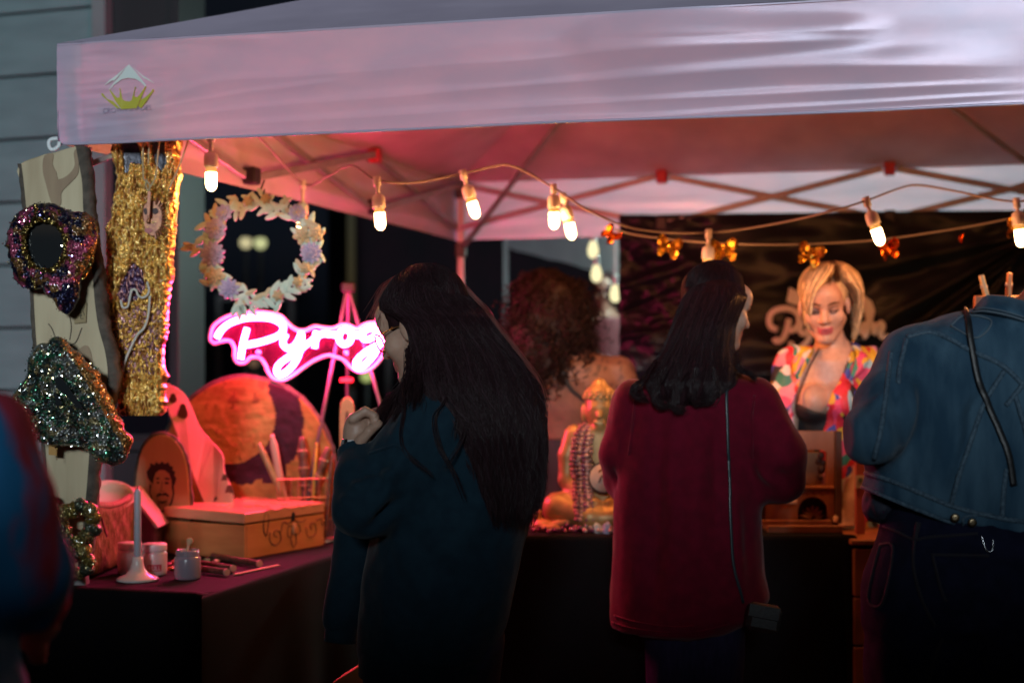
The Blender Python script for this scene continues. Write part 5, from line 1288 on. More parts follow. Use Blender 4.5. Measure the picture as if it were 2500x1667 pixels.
# heap of beads
for i in range(3):
    mb = MB(); n = 90
    for k in range(n):
        u = rn.uniform(1296, 1512) if i < 2 else rn.uniform(1420, 1520); v = rn.uniform(1284, 1304); p = onR(u, v); mb.ball(p + (0, 0, .007 + abs(rn.normal(0, .006)) + (.02 * (u > 1400) * rn.uniform(0, 1) if v < 1292 else 0)), .0068, 7, 5)
    tag(mb.build('bead_heap', beads_m[(0, 3, 4)[i]], None, True, kind='stuff'), ['rust beads heaped on the cloth before the statue', 'wine beads heaped on the cloth before the statue', 'pale beads heaped beside the crystals'][i], 'beads')
m_carved = M('carved_hand_wood', (.50, .22, .09), .45, c2=(.42, .17, .06), ns=12)
hd = thing('wooden_hand', 'carved wooden hand lying on the cloth left of the statue', 'carving', onR(1350, 1296))
hp = lambda u, v, h: onR(u, 1294) + np.array((0, 0, (1294 - v) * sc))
f = union([(ell(hp(1325, 1280, 0), (.035, .04, .02)), 0), (chain([hp(1330, 1282, 0), hp(1365, 1272, 0), hp(1396, 1262, 0)], [.012, .011, .009]), .006), (chain([hp(1330, 1284, 0) - (0, .025, 0), hp(1362, 1277, 0) - (0, .025, 0), hp(1390, 1270, 0) - (0, .02, 0)], [.012, .011, .009]), .004),
           (chain([hp(1326, 1286, 0) - (0, .045, 0), hp(1350, 1284, 0) - (0, .05, 0), hp(1362, 1284, 0) - (0, .05, 0)], [.011, .01, .008]), .004), (chain([hp(1318, 1276, 0), hp(1312, 1262, 0), hp(1318, 1250, 0)], [.013, .011, .008]), .006)])
sdf_obj(f, onR(1290, 1294) - (0, .12, .02), onR(1405, 1294) + (0, .08, .09), .004, 'hand', m_carved, hd)
m_cry = [M('crystal_%d' % i, c, .08, coat=.5, transp=.15) for i, c in enumerate([(.30, .32, .45), (.55, .30, .42), (.5, .5, .48)])]
for k, (u, v, h) in enumerate([(1452, 1288, .055), (1466, 1292, .09), (1474, 1286, .115), (1486, 1290, .08), (1494, 1298, .05), (1460, 1300, .035), (1480, 1302, .04)]):
    p = onR(u, v); tl = np.array((rn.uniform(-.35, .35), rn.uniform(-.2, .2), 1)); mb = MB(); mb.lathe([(.012, -.002), (.015, h * .3), (.013, h * .75), (.001, h)], p, 6, tl)
    tag(mb.build('crystal', m_cry[k % 3], None), ['smoky blue crystal at the left of the cluster', 'pink crystal second from the left of the cluster', 'tallest clear crystal pointing up beside the pendant', 'smoky crystal against the red coat', 'short pink crystal in front of the coat', 'low clear crystal at the front of the cluster', 'low smoky crystal at the front by the coat'][k], 'crystal', 'crystals before the statue')
# carved cabinet
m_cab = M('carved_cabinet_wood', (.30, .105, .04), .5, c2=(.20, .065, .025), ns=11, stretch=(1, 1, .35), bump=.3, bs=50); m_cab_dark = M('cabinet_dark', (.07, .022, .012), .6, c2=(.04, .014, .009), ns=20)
YC = 4.86
cbn = thing('carved_cabinet', 'small carved wooden cabinet with arched openings between the coat and the denim jacket', 'cabinet', P(1950, 1295, YC))
XL, XR = 1850, 2052
def cbox(u0, u1, v0, v1, y0, y1, nm, mat, bev=.002, par=cbn):
    a, b = P(u0, v1, YC), P(u1, v0, YC); mb = MB(); mb.box(((a[0] + b[0]) / 2, (y0 + y1) / 2, (a[2] + b[2]) / 2), (b[0] - a[0], y1 - y0, b[2] - a[2]), None, bev); return mb.build(nm, mat, par)
cbox(XL, XR, 1056, 1284, YC + .10, YC + .112, 'back_panel', m_cab)
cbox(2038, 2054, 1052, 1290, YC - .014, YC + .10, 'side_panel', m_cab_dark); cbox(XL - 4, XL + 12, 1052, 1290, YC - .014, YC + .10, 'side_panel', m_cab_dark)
def arch(u0, u1, vt, vb, fu0, fu1, fv0, fv1, nm):
    """board fu,fv with an arched opening u0..u1, vt..vb"""
    n = 24; cxm = (u0 + u1) / 2; ru = (u1 - u0) / 2; rise = min(ru, (vb - vt) * .9) * (.25 if nm == 'upper_front' else 1)
    th = np.linspace(np.pi, 0, n); inn = [(u0, vb)] + [(cxm + ru * math.cos(t), vt + rise - rise * math.sin(t)) for t in th] + [(u1, vb)]
    out = [(fu0, fv1)] + [(np.interp(t, (0, 1), (fu0, fu1)), fv0) for t in np.linspace(0, 1, n)] + [(fu1, fv1)]
    inn, out = PP(inn, YC), PP(out, YC); dpt = np.array((0, .016, 0))
    G_ = np.stack([out + dpt, out, inn, inn + dpt]); mb = MB(); mb.grid(G_); return mb.build(nm, m_cab, cbn)
arch(1955, 2018, 1097, 1188, 1868, 2037, 1052, 1189, 'upper_front'); arch(1948, 2020, 1212, 1266, 1868, 2037, 1190, 1284, 'lower_front')
cbox(1868, 2037, 1186, 1193, YC - .010, YC + .10, 'shelf', m_cab)
for k in range(7):
    a_ = math.pi * (k + .5) / 7; c0 = P(1984, 1266, YC + .03); mb = MB(); L_ = .042; mb.ball(c0 + np.array((L_ * .6 * math.cos(a_), 0, L_ * .6 * math.sin(a_))), (.007, .006, .022), 8, 6, np.array(Matrix.Rotation(math.pi / 2 - a_, 3, 'Y'))); mb.build('fan_petal', m_cab, cbn, True)
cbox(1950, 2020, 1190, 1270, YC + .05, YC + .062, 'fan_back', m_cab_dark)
for u, v, r in ((2005, 1112, .012), (1998, 1125, .009), (2010, 1130, .01), (2006, 1145, .013), (2004, 1165, .008)):
    mb = MB(); mb.ball(P(u, v, YC + .03), (r, r * .6, r * 1.2), 8, 6); mb.build('carved_figure', m_cab_dark, cbn, True)
cbox(1960, 2014, 1105, 1184, YC + .045, YC + .055, 'inner_panel', M('inner_board', (.26, .11, .03), .5, c2=(.18, .07, .02), ns=14))
for k in range(9):
    for v in (1204, 1278):
        if not (v > 1250 and 1945 < 1875 + k * 19 < 2022): mb = MB(); mb.ball(P(1877 + k * 19, v, YC), (.006, .003, .006), 7, 5); mb.build('boss', m_cab, cbn, True)
tr = thing('wooden_tray', 'low dark wooden tray in front of the carved cabinet', 'tray', onR(1960, 1300))
for (u0, u1, y, nm) in ((1868, 2050, 4.66, 'front_rim'), (1868, 2050, 4.83, 'back_rim')):
    a, b = np.array(((u0 - 1250) / FPX * 4.7, y, RZ + .012)), np.array(((u1 - 1250) / FPX * 4.7, y, RZ + .012)); mb = MB(); mb.bar(a, b, .012, .024, .002); mb.build(nm, m_cab, tr)
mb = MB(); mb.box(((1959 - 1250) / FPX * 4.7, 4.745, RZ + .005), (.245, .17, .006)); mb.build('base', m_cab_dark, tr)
# wooden stand, card and crate right of the table
m_redwood = M('red_stained_board', (.34, .08, .05), .5, c2=(.26, .06, .04), ns=10)
st = thing('wooden_crate', 'tall brown wooden crate between the black table and the denim jacket', 'crate', P(2130, 1650, 4.55) * (1, 1, 0))
ax, bx_ = P(2080, 1300, 4.62), P(2330, 1300, 4.55)
for k in range(5):
    zc = .07 + k * .158; mb = MB(); mb.box(((ax[0] + bx_[0]) / 2, 4.6, zc), (bx_[0] - ax[0], .016, .152), None, .003); mb.build('plank', m_cab, st)
    mb = MB(); mb.box((ax[0] + .008, 4.78, zc), (.016, .33, .152), None, .003); mb.build('plank', m_cab, st)
mb = MB(); mb.box(((ax[0] + bx_[0]) / 2, 4.77, .80), (bx_[0] - ax[0] + .02, .37, .018), None, .003); mb.build('top', m_cab, st)
fr = thing('red_board', 'narrow red stained board standing on the crate', 'board', P(2098, 1280, 4.75))
a, b = P(2088, 1284, 4.75), P(2110, 1100, 4.75); mb = MB(); mb.box(((a[0] + b[0]) / 2, 4.75, (.81 + b[2]) / 2), (b[0] - a[0], .02, b[2] - .81), None, .002); mb.build('board', m_redwood, fr)
pc = thing('display_card', 'small pale card with a green mark on the red board', 'card', P(2100, 1180, 4.72))
mb = MB(); mb.prism(PP([(2088, 1160), (2112, 1159), (2112, 1190), (2089, 1191)], 4.73), np.array((0, .002, 0))); mb.build('card', M('pale_card', (.5, .42, .34), .6), pc)
mb = MB(); mb.prism(spline(PP([(2095, 1170), (2102, 1166), (2107, 1172), (2101, 1179)], 4.727), 16, True), np.array((0, .001, 0))); mb.build('mark', M('green_ink', (.08, .12, .07), .6), pc)
db = thing('display_board', 'wooden display board behind the denim collar holding two pegs', 'board', P(2440, 1100, 4.5))
mb = MB(); a, b = P(2378, 1280, 4.5), P(2560, 722, 4.5); mb.box(((a[0] + b[0]) / 2, 4.5, (b[2] + .0) / 2), (b[0] - a[0], .02, b[2]), None, .003); mb.build('board', m_cab, db)
for (u, v, tilt, lb) in ((2402, 700, -.25, 'pale wooden clothes peg above the denim collar'), (2463, 695, .05, 'darker wooden clothes peg near the picture edge')):
    p = P(u, v, 4.49); t = thing('clothes_peg', lb, 'clothes peg', p, 'pegs on the display board'); R_ = np.array(Matrix.Rotation(tilt, 3, 'Y'))
    for sg in (-1, 1): mb = MB(); mb.box(p + np.array((0, sg * .008, .0)), (.012, .007, .075), R_ @ np.array(Matrix.Rotation(sg * .08, 3, 'X')), .0015); mb.build('prong', m_spoon if tilt < 0 else m_carved, t)
    mb = MB(); mb.tube([p + np.array((-.01, 0, 0)), p + np.array((.01, 0, 0))], .006, 8); mb.build('spring', m_truss, t)
# ================================================================ people
def rotf(yaw, down, roll=0):
    return np.array(Matrix.Rotation(math.radians(yaw), 3, 'Z') @ Matrix.Rotation(math.radians(-down), 3, 'X') @ Matrix.Rotation(math.radians(roll), 3, 'Y'))
class Head:
    """a head in its own axes: x right, y forward, z up; 0.24 m from chin to crown"""
    def __init__(s, nose_px, Y, yaw, down, roll=0, sc=1.0):
        s.R = rotf(yaw, down, roll); s.sc = sc
        s.C = P(nose_px[0], nose_px[1], Y) - s.R @ (np.array((0, .121, -.032)) * sc)
    def w(s, *p): return s.C + (np.asarray(p, float) * s.sc) @ s.R.T
    def loc(s, v): return (v - s.C) @ s.R / s.sc
    def prims(s, neck=.052, neck_end=None):
        w, k = s.w, s.sc
        def e(c, r): return ell(w(*c), np.array(r) * k, s.R)
        def c_(a, b, ra, rb=None): return cap(w(*a), w(*b), ra * k, (rb or ra) * k)
        o = [(e((0, -.015, .035), (.074, .094, .085)), 0), (e((0, .034, -.04), (.060, .058, .076)), .03), (e((0, .07, .045), (.05, .03, .04)), .03)]
        for x in (-1, 1):
            o += [(c_((x * .05, .0, -.055), (x * .012, .072, -.102), .022, .018), .02), (e((x * .04, .062, -.028), (.024, .022, .024)), .02), (c_((x * .012, .088, .020), (x * .042, .072, .021), .010, .009), .012),
                  (e((x * .079, -.008, -.012), (.010, .022, .032)), .008)]
        o += [(e((0, .078, -.100), (.018, .016, .016)), .016), (c_((0, .088, .008), (0, .109, -.030), .008, .0125), .010), (e((-.012, .094, -.035), (.009, .010, .008)), .006), (e((.012, .094, -.035), (.009, .010, .008)), .006),
              (c_((-.016, .087, -.064), (.016, .087, -.064), .0065), .007), (c_((-.007, .093, -.062), (.007, .093, -.062), .0055), .006), (c_((-.013, .087, -.076), (.013, .087, -.076), .0075), .006)]
        base = union(o)
        eyes = [(e((x * .031, .086, .001), (.017, .012, .010))) for x in (-1, 1)]; balls = [(e((x * .031, .070, .0), (.0135, .0145, .0125))) for x in (-1, 1)]
        def f(p):
            d = base(p)
            for g in eyes: d = -smin(-d, g(p), .008)
            for g in balls: d = smin(d, g(p), .003)
            return d
        ne = w(0, -.05, -.19) if neck_end is None else neck_end
        return [(f, .0), (cap(w(0, -.022, -.055), ne, neck * k, neck * k * 1.12), .025)]
    def tint(s, v, skin, lip, brow, lash=None, blush=None):
        q = s.loc(v); x, y, z = np.abs(q[:, 0]), q[:, 1], q[:, 2]; c = np.tile(np.array(skin, float), (len(v), 1))
        fr = y > .055
        m = fr & (x < .025) & (z > -.083 + .3 * x * .3) & (z < -.0565); c[m] = lip
        m = fr & (x > .012) & (x < .050) & (np.abs(z - (.026 - 2.6 * (x - .034) ** 2 * 3)) < .0042); c[m] = brow
        if lash is not None:
            m = fr & (x > .014) & (x < .049) & (np.abs(z - (-.004 + 6 * (x - .031) ** 2)) < .0036); c[m] = lash
            m = fr & (x > .014) & (x < .049) & (z > -.001) & (z < .015); c[m] = c[m] * .6 + np.array(blush if blush is not None else lash) * .4
        return c
m_skin = M('skin', (1, 1, 1), .48, attr=True, c2=(.90, .84, .82), ns=60, spec=.45)
m_skin.node_tree.nodes['Principled BSDF'].inputs['Subsurface Weight'].default_value = .12
m_skin.node_tree.nodes['Principled BSDF'].inputs['Subsurface Radius'].default_value = (.012, .004, .002)
HB = {}
def m_hair(n, c, rough=.36, c2=None):
    HB[n] = (M(n + '_under', c, .8, c2=c2 or tuple(a * 1.9 for a in c), ns=12, stretch=(30, 30, 1), spec=.04, bump=.6, bs=9, bstretch=(40, 40, 1.2)),
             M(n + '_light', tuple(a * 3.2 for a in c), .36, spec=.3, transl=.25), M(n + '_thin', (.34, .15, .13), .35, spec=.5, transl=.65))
    return M(n, c, rough, c2=c2 or tuple(a * 1.9 for a in c), ns=12, stretch=(30, 30, 1), spec=.28, bump=.5, bs=9, bstretch=(40, 40, 1.2), transl=.22)
def hair(rows, nst, parent, mat, name='hair', r=.0009, m=26, near=.78, wave=.006, wl=5, seed=0, fly=.06, base_in=.012, end=(.75, 1.0), tail=.5, h=.008, extra=None, noise=.006, curlend=0, base_to=None):
    """a hair volume from rows (v, uL, uR, Y, depth) with combed strands over it"""
    T = np.array([(HOR - v, a, b, y, d) for v, a, b, y, d in rows], float); order = np.argsort(-T[:, 0]); T = T[order]
    rr = [(CAM_Z + t[0] / FPX * t[3], ((t[1] + t[2]) / 2 - 1250) / FPX * t[3], t[3], max((t[2] - t[1]) / 2 / FPX * t[3] - base_in, .004), max(t[4] - base_in, .004)) for t in T]
    if base_to: rr = [a for a, b in zip(rr, T) if HOR - b[0] <= base_to]
    f = loft(rr) if extra is None else union([(loft(rr), 0)] + extra)
    A = np.array(rr); lo = np.array((A[:, 1] - A[:, 3], A[:, 2] - A[:, 4], A[:, 0])).min(1) - .06; hi = np.array((A[:, 1] + A[:, 3], A[:, 2] + A[:, 4], A[:, 0])).max(1) + .06
    o, v, q = sdf_obj(f, lo, hi, h, name, HB[mat.name][0], parent, noise=noise, nscale=(28, 28, 5), it=2)
    g = np.random.default_rng(seed); L_ = np.r_[0, np.cumsum(np.abs(np.diff(T[:, 0])))]; L_ /= L_[-1]
    s0 = g.uniform(-1, 1, nst); s0 = np.sign(s0) * np.abs(s0) ** .8; t0 = g.uniform(0, .25, nst) ** 1.3; t1 = g.uniform(*end, nst); sg = np.where(g.random(nst) < near, -1, 1)
    k = np.linspace(0, 1, m); t = t0[:, None] + (t1 - t0)[:, None] * k
    ph = g.uniform(0, 6.28, nst)[:, None]; cl = np.round(s0 * 9) / 9
    s = s0[:, None] + (cl - s0)[:, None] * tail * k ** 2 + .03 * np.sin(k * wl + ph)
    lift = 1 + fly * np.abs(g.normal(0, 1, nst))[:, None] * k * .5 + g.uniform(-.02, .03, nst)[:, None]
    c0 = np.interp(t, L_, (T[:, 1] + T[:, 2]) / 2); hw = np.interp(t, L_, (T[:, 2] - T[:, 1]) / 2); Y = np.interp(t, L_, T[:, 3]); d = np.interp(t, L_, T[:, 4]); vv = np.interp(t, L_, T[:, 0])
    s = np.clip(s, -1, 1); y = Y + sg[:, None] * d * np.sqrt(np.clip(1 - s ** 2, 0, 1)) * lift
    wv = wave * k * np.sin(k * wl * 1.7 + cl[:, None] * 23 + .4 * ph)
    x = (c0 + hw * s * lift - 1250) / FPX * Y + wv; z = CAM_Z + vv / FPX * Y + .3 * wv
    if curlend: x = x + curlend * (k ** 6) * np.sign(np.sin(cl * 40))[:, None]; z = z + curlend * .8 * k ** 8
    pth = np.stack([x, y + wv * .6, z], -1); rad = r * g.uniform(.6, 1.2, nst)[:, None] * (1 - .65 * k ** 3)
    k1 = int(nst * .86)
    mb = MB(); mb.strands(pth[:k1], rad[:k1]); mb.build('hair_strands', mat, parent, True)
    mb = MB(); mb.strands(pth[k1:], rad[k1:]); mb.build('hair_strands', HB[mat.name][1], parent, True)
    return o, v, q
def crown_hair(H, c, r, n, parent, mat, seed=0, th=(6, 100), part=(0, 0), face=75, rad=.0009):
    g = np.random.default_rng(seed); ph = g.uniform(-180, 180, n); t1 = np.where(np.abs(ph) < 70, face, th[1]) * g.uniform(.75, 1.05, n); k = np.linspace(0, 1, 18)
    t = np.radians(th[0] + (t1 - th[0])[:, None] * k); f_ = np.radians(ph[:, None] + 9 * np.sin(k * 4 + g.uniform(0, 6, n)[:, None]))
    q = np.stack([np.sin(t) * np.sin(f_) * r[0], np.sin(t) * np.cos(f_) * r[1], np.cos(t) * r[2]], -1) * (1.0 + g.uniform(0, .035, n)[:, None, None]) + np.array(c)
    w_ = H.C + (q * H.sc) @ H.R.T; mb = MB(); mb.strands(w_, rad * g.uniform(.6, 1.3, n)[:, None] * np.ones(18)); mb.build('hair_strands', mat, parent, True)
def locks(guides, n, spread, parent, mat, r=.0009, seed=0, m=24, name='hair_lock'):
    g = np.random.default_rng(seed); P_ = []
    for pts in guides:
        s_ = spline(np.array([P(*p) for p in pts]), m); k = np.linspace(0, 1, m)[:, None]
        for i in range(n):
            o = g.normal(0, spread, 3); w = g.normal(0, spread * .5, 3); P_.append(s_ + o * (.35 + .65 * k) + w * np.sin(k * g.uniform(4, 9) + g.uniform(0, 6)))
    P_ = np.array(P_); mb = MB(); mb.strands(P_, r * g.uniform(.6, 1.2, len(P_))[:, None] * (1 - .6 * np.linspace(0, 1, m) ** 3)); return mb.build(name, mat, parent, True)
def seam(bvh, pts, nm, mat, parent, r=.003, off=.001, n=40, conv=None, flat=.5):
    p = [conv(a) for a in pts] if conv else pts
    q, nn = lay(bvh, p, n, off)
    if len(q) < 4: return
    mb = MB(); t = norm(np.gradient(q, axis=0)); mb.tube(q, r, 6); mb.build(nm, mat, parent, True)
SK = (.46, .27, .20)

# ---------------------------------------------------------------- dark haired woman in the teal sweatshirt
m_teal = M('teal_fleece', (.007, .023, .037), .9, c2=(.005, .017, .029), ns=40, sheen=.08, spec=.15, bump=.25, bs=500)
m_jeans_navy = M('navy_denim', (.010, .012, .035), .85, c2=(.007, .008, .024), ns=50)
m_black_hair = m_hair('black_hair', (.014, .007, .009), .36, (.030, .012, .014))
YA = 3.42
w1 = thing('person', 'woman with long dark hair and glasses in a dark teal sweatshirt', 'person', P(1050, 2290, YA) * (1, 1, 0))
H1 = Head((936, 872), 3.515, 64, 21, 0, 1.04)
elb, wri = P(890, 1243, 3.25), P(868, 1108, 3.34)
sh = P(1085, 1010, 3.315)
hnd = [(ell(P(872, 1052, 3.35), (.032, .030, .046)), .015)]
for i, (dy, L_) in enumerate([(-.030, 1.0), (-.010, 1.06), (.010, 1.0), (.029, .85)]):
    y = 3.352 + dy
    a = [P(862 + i * 2, 1022 + i * 3, y), P(884 + 8 * L_, 1003 + i * 4, y - .003), P(903 + 12 * L_, 1016 + i * 5, y), P(905 + 4 * L_, 1040 + i * 4, y + .004)]
    hnd.append((chain(a, [.0125, .0108, .0098, .0085], .004), .006))
hnd.append((chain([P(880, 1078, 3.315), P(902, 1052, 3.305), P(927, 1034, 3.318)], [.014, .0115, .0085], .005), .006))
body = H1.prims(.05, P(1085, 985, 3.43)) + [(loft(rows_px([(985, 1030, 1140), (1020, 985, 1215), (1100, 985, 1235), (1250, 985, 1235), (1400, 980, 1230), (1560, 970, 1220)], YA, .10)), .04),
        (chain([sh, elb, P(874, 1140, 3.315), wri, P(870, 1070, 3.35)], [.05, .036, .030, .026, .028]), .02), (chain([P(930, 1040, 3.56), P(885, 1300, 3.58), P(842, 1500, 3.56), P(838, 1535, 3.555)], [.045, .035, .026, .022]), .02)] + hnd
for x in (1000, 1130): body.append((chain([P(x, 1540, YA), P(x, 1900, YA), P(x, 2250, YA), P(x - 40, 2280, YA)], [.09, .06, .04, .035]), .03))
f = union(body)
sdf_obj(f, (-.46, 3.05, 0), (.12, 3.72, 1.66), .0045, 'body', m_skin, w1, hz=[(-1, .012), (1.0, .006), (1.12, .0042)], it=1, colf=lambda v: H1.tint(v, (.40, .25, .185), (.38, .12, .11), (.03, .018, .015), (.04, .02, .02)))
sw = [(loft(rows_px([(940, 1040, 1130, 3.44, .05), (958, 1000, 1195, 3.43, .09), (985, 972, 1232, 3.42, .125), (1020, 957, 1258, YA, .145), (1050, 950, 1275, YA, .155), (1100, 945, 1290, YA, .168), (1200, 935, 1300, YA, .178), (1300, 915, 1296, YA, .178), (1400, 890, 1266, YA, .172), (1500, 880, 1242, YA, .168), (1590, 872, 1216, YA, .160), (1612, 878, 1190, YA, .155)], YA, .15)), 0),
      (chain([sh, P(985, 1130, 3.285), elb], [.072, .076, .066], .03), .085), (chain([elb, P(874, 1160, 3.29), P(867, 1118, 3.33)], [.066, .054, .042], .02), .03),
      (chain([P(935, 1060, 3.55), P(885, 1300, 3.58), P(838, 1510, 3.56)], [.075, .058, .046], .02), .04)]
f = union(sw)
v, q = nets(f, (-.50, 3.02, .60), (.16, 3.75, 1.34), .0075); v = relax(v, q, 2)
pf = lambda u, v, y=3.2: P(u, v, y)
segs = [(pf(880, 1180), pf(960, 1150), .014, .010), (pf(850, 1170), pf(900, 1210), .012, .009), (pf(835, 1215), pf(905, 1260), .012, .010), (pf(905, 1120), pf(930, 1180), .012, -.012), (pf(900, 1290), pf(985, 1230), .02, -.018), (pf(960, 1130), pf(930, 1230), .016, .009), (pf(1000, 1080), pf(970, 1160), .02, .008),
        (pf(910, 1150, 3.24), pf(955, 1135, 3.2), .01, -.012), (pf(1050, 1300, 3.24), pf(1180, 1420, 3.24), .03, .010), (pf(960, 1320, 3.26), pf(1080, 1500, 3.26), .03, .010), (pf(1200, 1150, 3.28), pf(1120, 1330, 3.25), .03, .010), (pf(1000, 1000, 3.26), pf(960, 1100, 3.22), .02, .006)]
v = folds(v, q, [(a, b, w, k * 1.5) for a, b, w, k in segs], .008, (9, 9, 5)); mb = MB(); mb.add(v, q); mb.build('sweatshirt', m_teal, w1, True)
swb = bvh_of(v, q)
seam(swb, [(902, 1108), (925, 1100), (965, 1088), (985, 1098)], 'sleeve_seam', m_teal, w1, .004)
# ribbed cuffs
mb = MB(); s_ = spline(np.array([P(869, 1126, 3.325), P(867, 1098, 3.343)]), 8); mb.tube(s_, .041, 40); w_ = mb.v[0]; mb.v[0] = w_ + norm(w_ - np.repeat(s_, 40, 0)) * (.0014 * np.cos(np.arange(len(w_)) % 40 * np.pi))[:, None]; mb.build('cuff', m_teal, w1, True)
mb = MB(); s_ = spline(np.array([P(838, 1500, 3.56), P(831, 1566, 3.555)]), 10); mb.tube(s_, .041, 40); mb.build('cuff', m_teal, w1, True)
mb = MB(); a_ = np.linspace(0, 2 * np.pi, 70, endpoint=False); cz = P(0, 1612, YA)[2]
hem = np.stack([P(1036, 0, YA)[0] + .158 * np.cos(a_), YA + .160 * np.sin(a_), np.full(70, cz)], 1); mb.grid(np.concatenate([np.stack([hem + (0, 0, .03), hem, hem - (0, 0, .03)])] * 1, 0)[:, np.r_[0:70, 0]]); mb.build('hem_rib', m_teal, w1, True)
lg = []
for x in (990, 1110): lg.append((chain([P(x + 8, 1560, YA), P(x, 1900, YA + .02), P(x - 6, 2255, YA + .02)], [.115, .085, .07]), .03))
sdf_obj(union(lg), (-.42, 3.2, .02), (.05, 3.65, .95), .012, 'jeans', m_jeans_navy, w1, noise=.006, nscale=(14, 14, 6))
m_shoe = M('dark_shoe', (.02, .02, .022), .6)
def shoes(pts, par, d=(0, .11, 0)):
    for p in pts:
        p = np.array((p[0], p[1], 0.)); sdf_obj(union([(ell(p + (0, 0, .05), (.045, .05, .05)), 0), (cap(p + (0, 0, .035), p + np.array(d) + (0, 0, .03), .042, .036), .02)]), p - (.17, .17, .0), p + (.17, .20, .12), .012, 'shoe', m_shoe, par)
shoes([P(985, 0, YA + .02), P(1105, 0, YA + .02)], w1, (-.10, .05, 0))
# glasses
m_goldwire = M('gold_wire', (.62, .42, .16), .25, metal=1); m_lens = M('clear_lens', (.5, .4, .42), .05, transp=.8)
gls = []
for x in (-1, 1):
    a_ = np.linspace(0, 2 * np.pi, 30, endpoint=False); mb = MB(); mb.tube(np.array([H1.w(x * .034 + .026 * math.cos(t), .106 - .012 * abs(x * .034 + .026 * math.cos(t)) / .06, -.006 + .024 * math.sin(t) * (1 + .1 * math.cos(2 * t))) for t in a_]), .0022, 6, True)
    mb.tube(np.array([H1.w(x * .060, .094, .004), H1.w(x * .078, .03, .004), H1.w(x * .081, -.03, -.002)]), .0015, 6)
    if x < 0: mb.tube(np.array([H1.w(-.008, .106, -.002), H1.w(0, .112, .0), H1.w(.008, .106, -.002)]), .0014, 6)
    mb.build('glasses_rim', m_goldwire, w1)
    mb = MB(); mb.add(np.array([H1.w(x * .034 + .0245 * math.cos(t), .1055 - .012 * abs(x * .034 + .0245 * math.cos(t)) / .06, -.006 + .0225 * math.sin(t)) for t in a_]), [list(range(30))]); mb.build('lens', m_lens, w1)
# watch
m_watch = M('watch_glass', (.01, .01, .012), .1, coat=.5); m_band = M('white_band', (.55, .56, .58), .5)
mb = MB(); s_ = spline(np.array([P(868, 1097, 3.344), P(869, 1080, 3.348)]), 5); mb.tube(s_, .0325, 30); mb.build('watch_band', m_band, w1, True)
mb = MB(); mb.box(P(840, 1090, 3.335), (.012, .034, .038), np.array(Matrix.Rotation(.35, 3, 'Z')) @ np.array(Matrix.Rotation(.25, 3, 'Y')), .004); mb.build('watch', m_watch, w1)
# hair
hr = [(653, 1020, 1046, 3.47, .02), (662, 995, 1072, 3.47, .045), (680, 966, 1103, 3.47, .07), (705, 944, 1128, 3.465, .088), (735, 930, 1156, 3.46, .10), (758, 934, 1176, 3.455, .105), (775, 974, 1187, 3.405, .09), (800, 996, 1203, 3.385, .085), (842, 1009, 1236, 3.375, .09), (884, 1012, 1268, 3.36, .095), (925, 1016, 1296, 3.345, .10), (955, 1030, 1308, 3.33, .098),
      (1000, 1070, 1316, 3.305, .085), (1050, 1112, 1320, 3.285, .07), (1100, 1138, 1322, 3.28, .058), (1150, 1160, 1322, 3.28, .05), (1200, 1175, 1318, 3.28, .045), (1250, 1200, 1306, 3.28, .04), (1290, 1215, 1296, 3.285, .03)]
ho, hv, hq = hair(hr, 3600, w1, m_black_hair, seed=2, wave=.017, wl=8, end=(.70, 1.0), noise=.010, fly=.08, tail=.9, base_in=.024, base_to=1060, extra=[(ell(H1.w(0, -.028, .043), np.array((.086, .103, .092)) * 1.04, H1.R), .02)])
crown_hair(H1, (0, -.028, .043), (.086, .103, .092), 900, w1, m_black_hair, 3)
locks([[(1002, 850, 3.36), (1003, 900, 3.35), (990, 940, 3.34), (965, 975, 3.33), (938, 1012, 3.30)], [(1000, 850, 3.34), (1000, 920, 3.31), (985, 975, 3.28), (965, 1030, 3.26)], [(1010, 910, 3.46), (985, 945, 3.45), (945, 985, 3.42), (925, 1030, 3.38)], [(1015, 880, 3.30), (1020, 940, 3.27), (1010, 990, 3.24)]], 90, .009, w1, m_black_hair, seed=4)
locks([[(990, 752, 3.38), (1000, 790, 3.355), (1006, 830, 3.345), (1008, 880, 3.335), (1006, 930, 3.32)], [(1010, 752, 3.37), (1014, 800, 3.35), (1016, 860, 3.335), (1012, 930, 3.31)]], 90, .006, w1, m_black_hair, seed=44)
locks([[(1090, 900, 3.28), (1098, 950, 3.25), (1085, 985, 3.23), (1062, 1020, 3.22), (1072, 1090, 3.20), (1105, 1150, 3.19), (1135, 1220, 3.2)], [(985, 940, 3.28), (990, 1000, 3.24), (985, 1060, 3.215), (1000, 1110, 3.19), (1060, 1160, 3.17)], [(1130, 950, 3.25), (1140, 1030, 3.22), (1120, 1090, 3.2), (1085, 1150, 3.18)], [(1110, 950, 3.26), (1120, 1000, 3.23), (1110, 1070, 3.21)]], 7, .004, w1, m_black_hair, seed=6, r=.0011)
gf = np.random.default_rng(21); fl_g = []
for k in range(130):
    i = gf.integers(1, len(hr) - 4); side_ = gf.choice([0, 1], p=[.5, .5]); u, v_, y = hr[i][1 + side_], hr[i][0], hr[i][3]; sg = 1 if side_ else -1
    if side_ == 0 and v_ > 770: continue
    L_ = gf.uniform(12, 45); fl_g.append([(u - sg * 6, v_, y), (u + sg * gf.uniform(2, 8), v_ + L_ * .4, y), (u + sg * gf.uniform(4, 20), v_ + L_, y - .01)])
locks(fl_g, 2, .003, w1, HB['black_hair'][2], r=.0006, seed=8, m=10, name='flyaway_hair')
edge = [(u1, v_, y) for v_, u0, u1, y, d_ in hr if 690 < v_ < 1010]
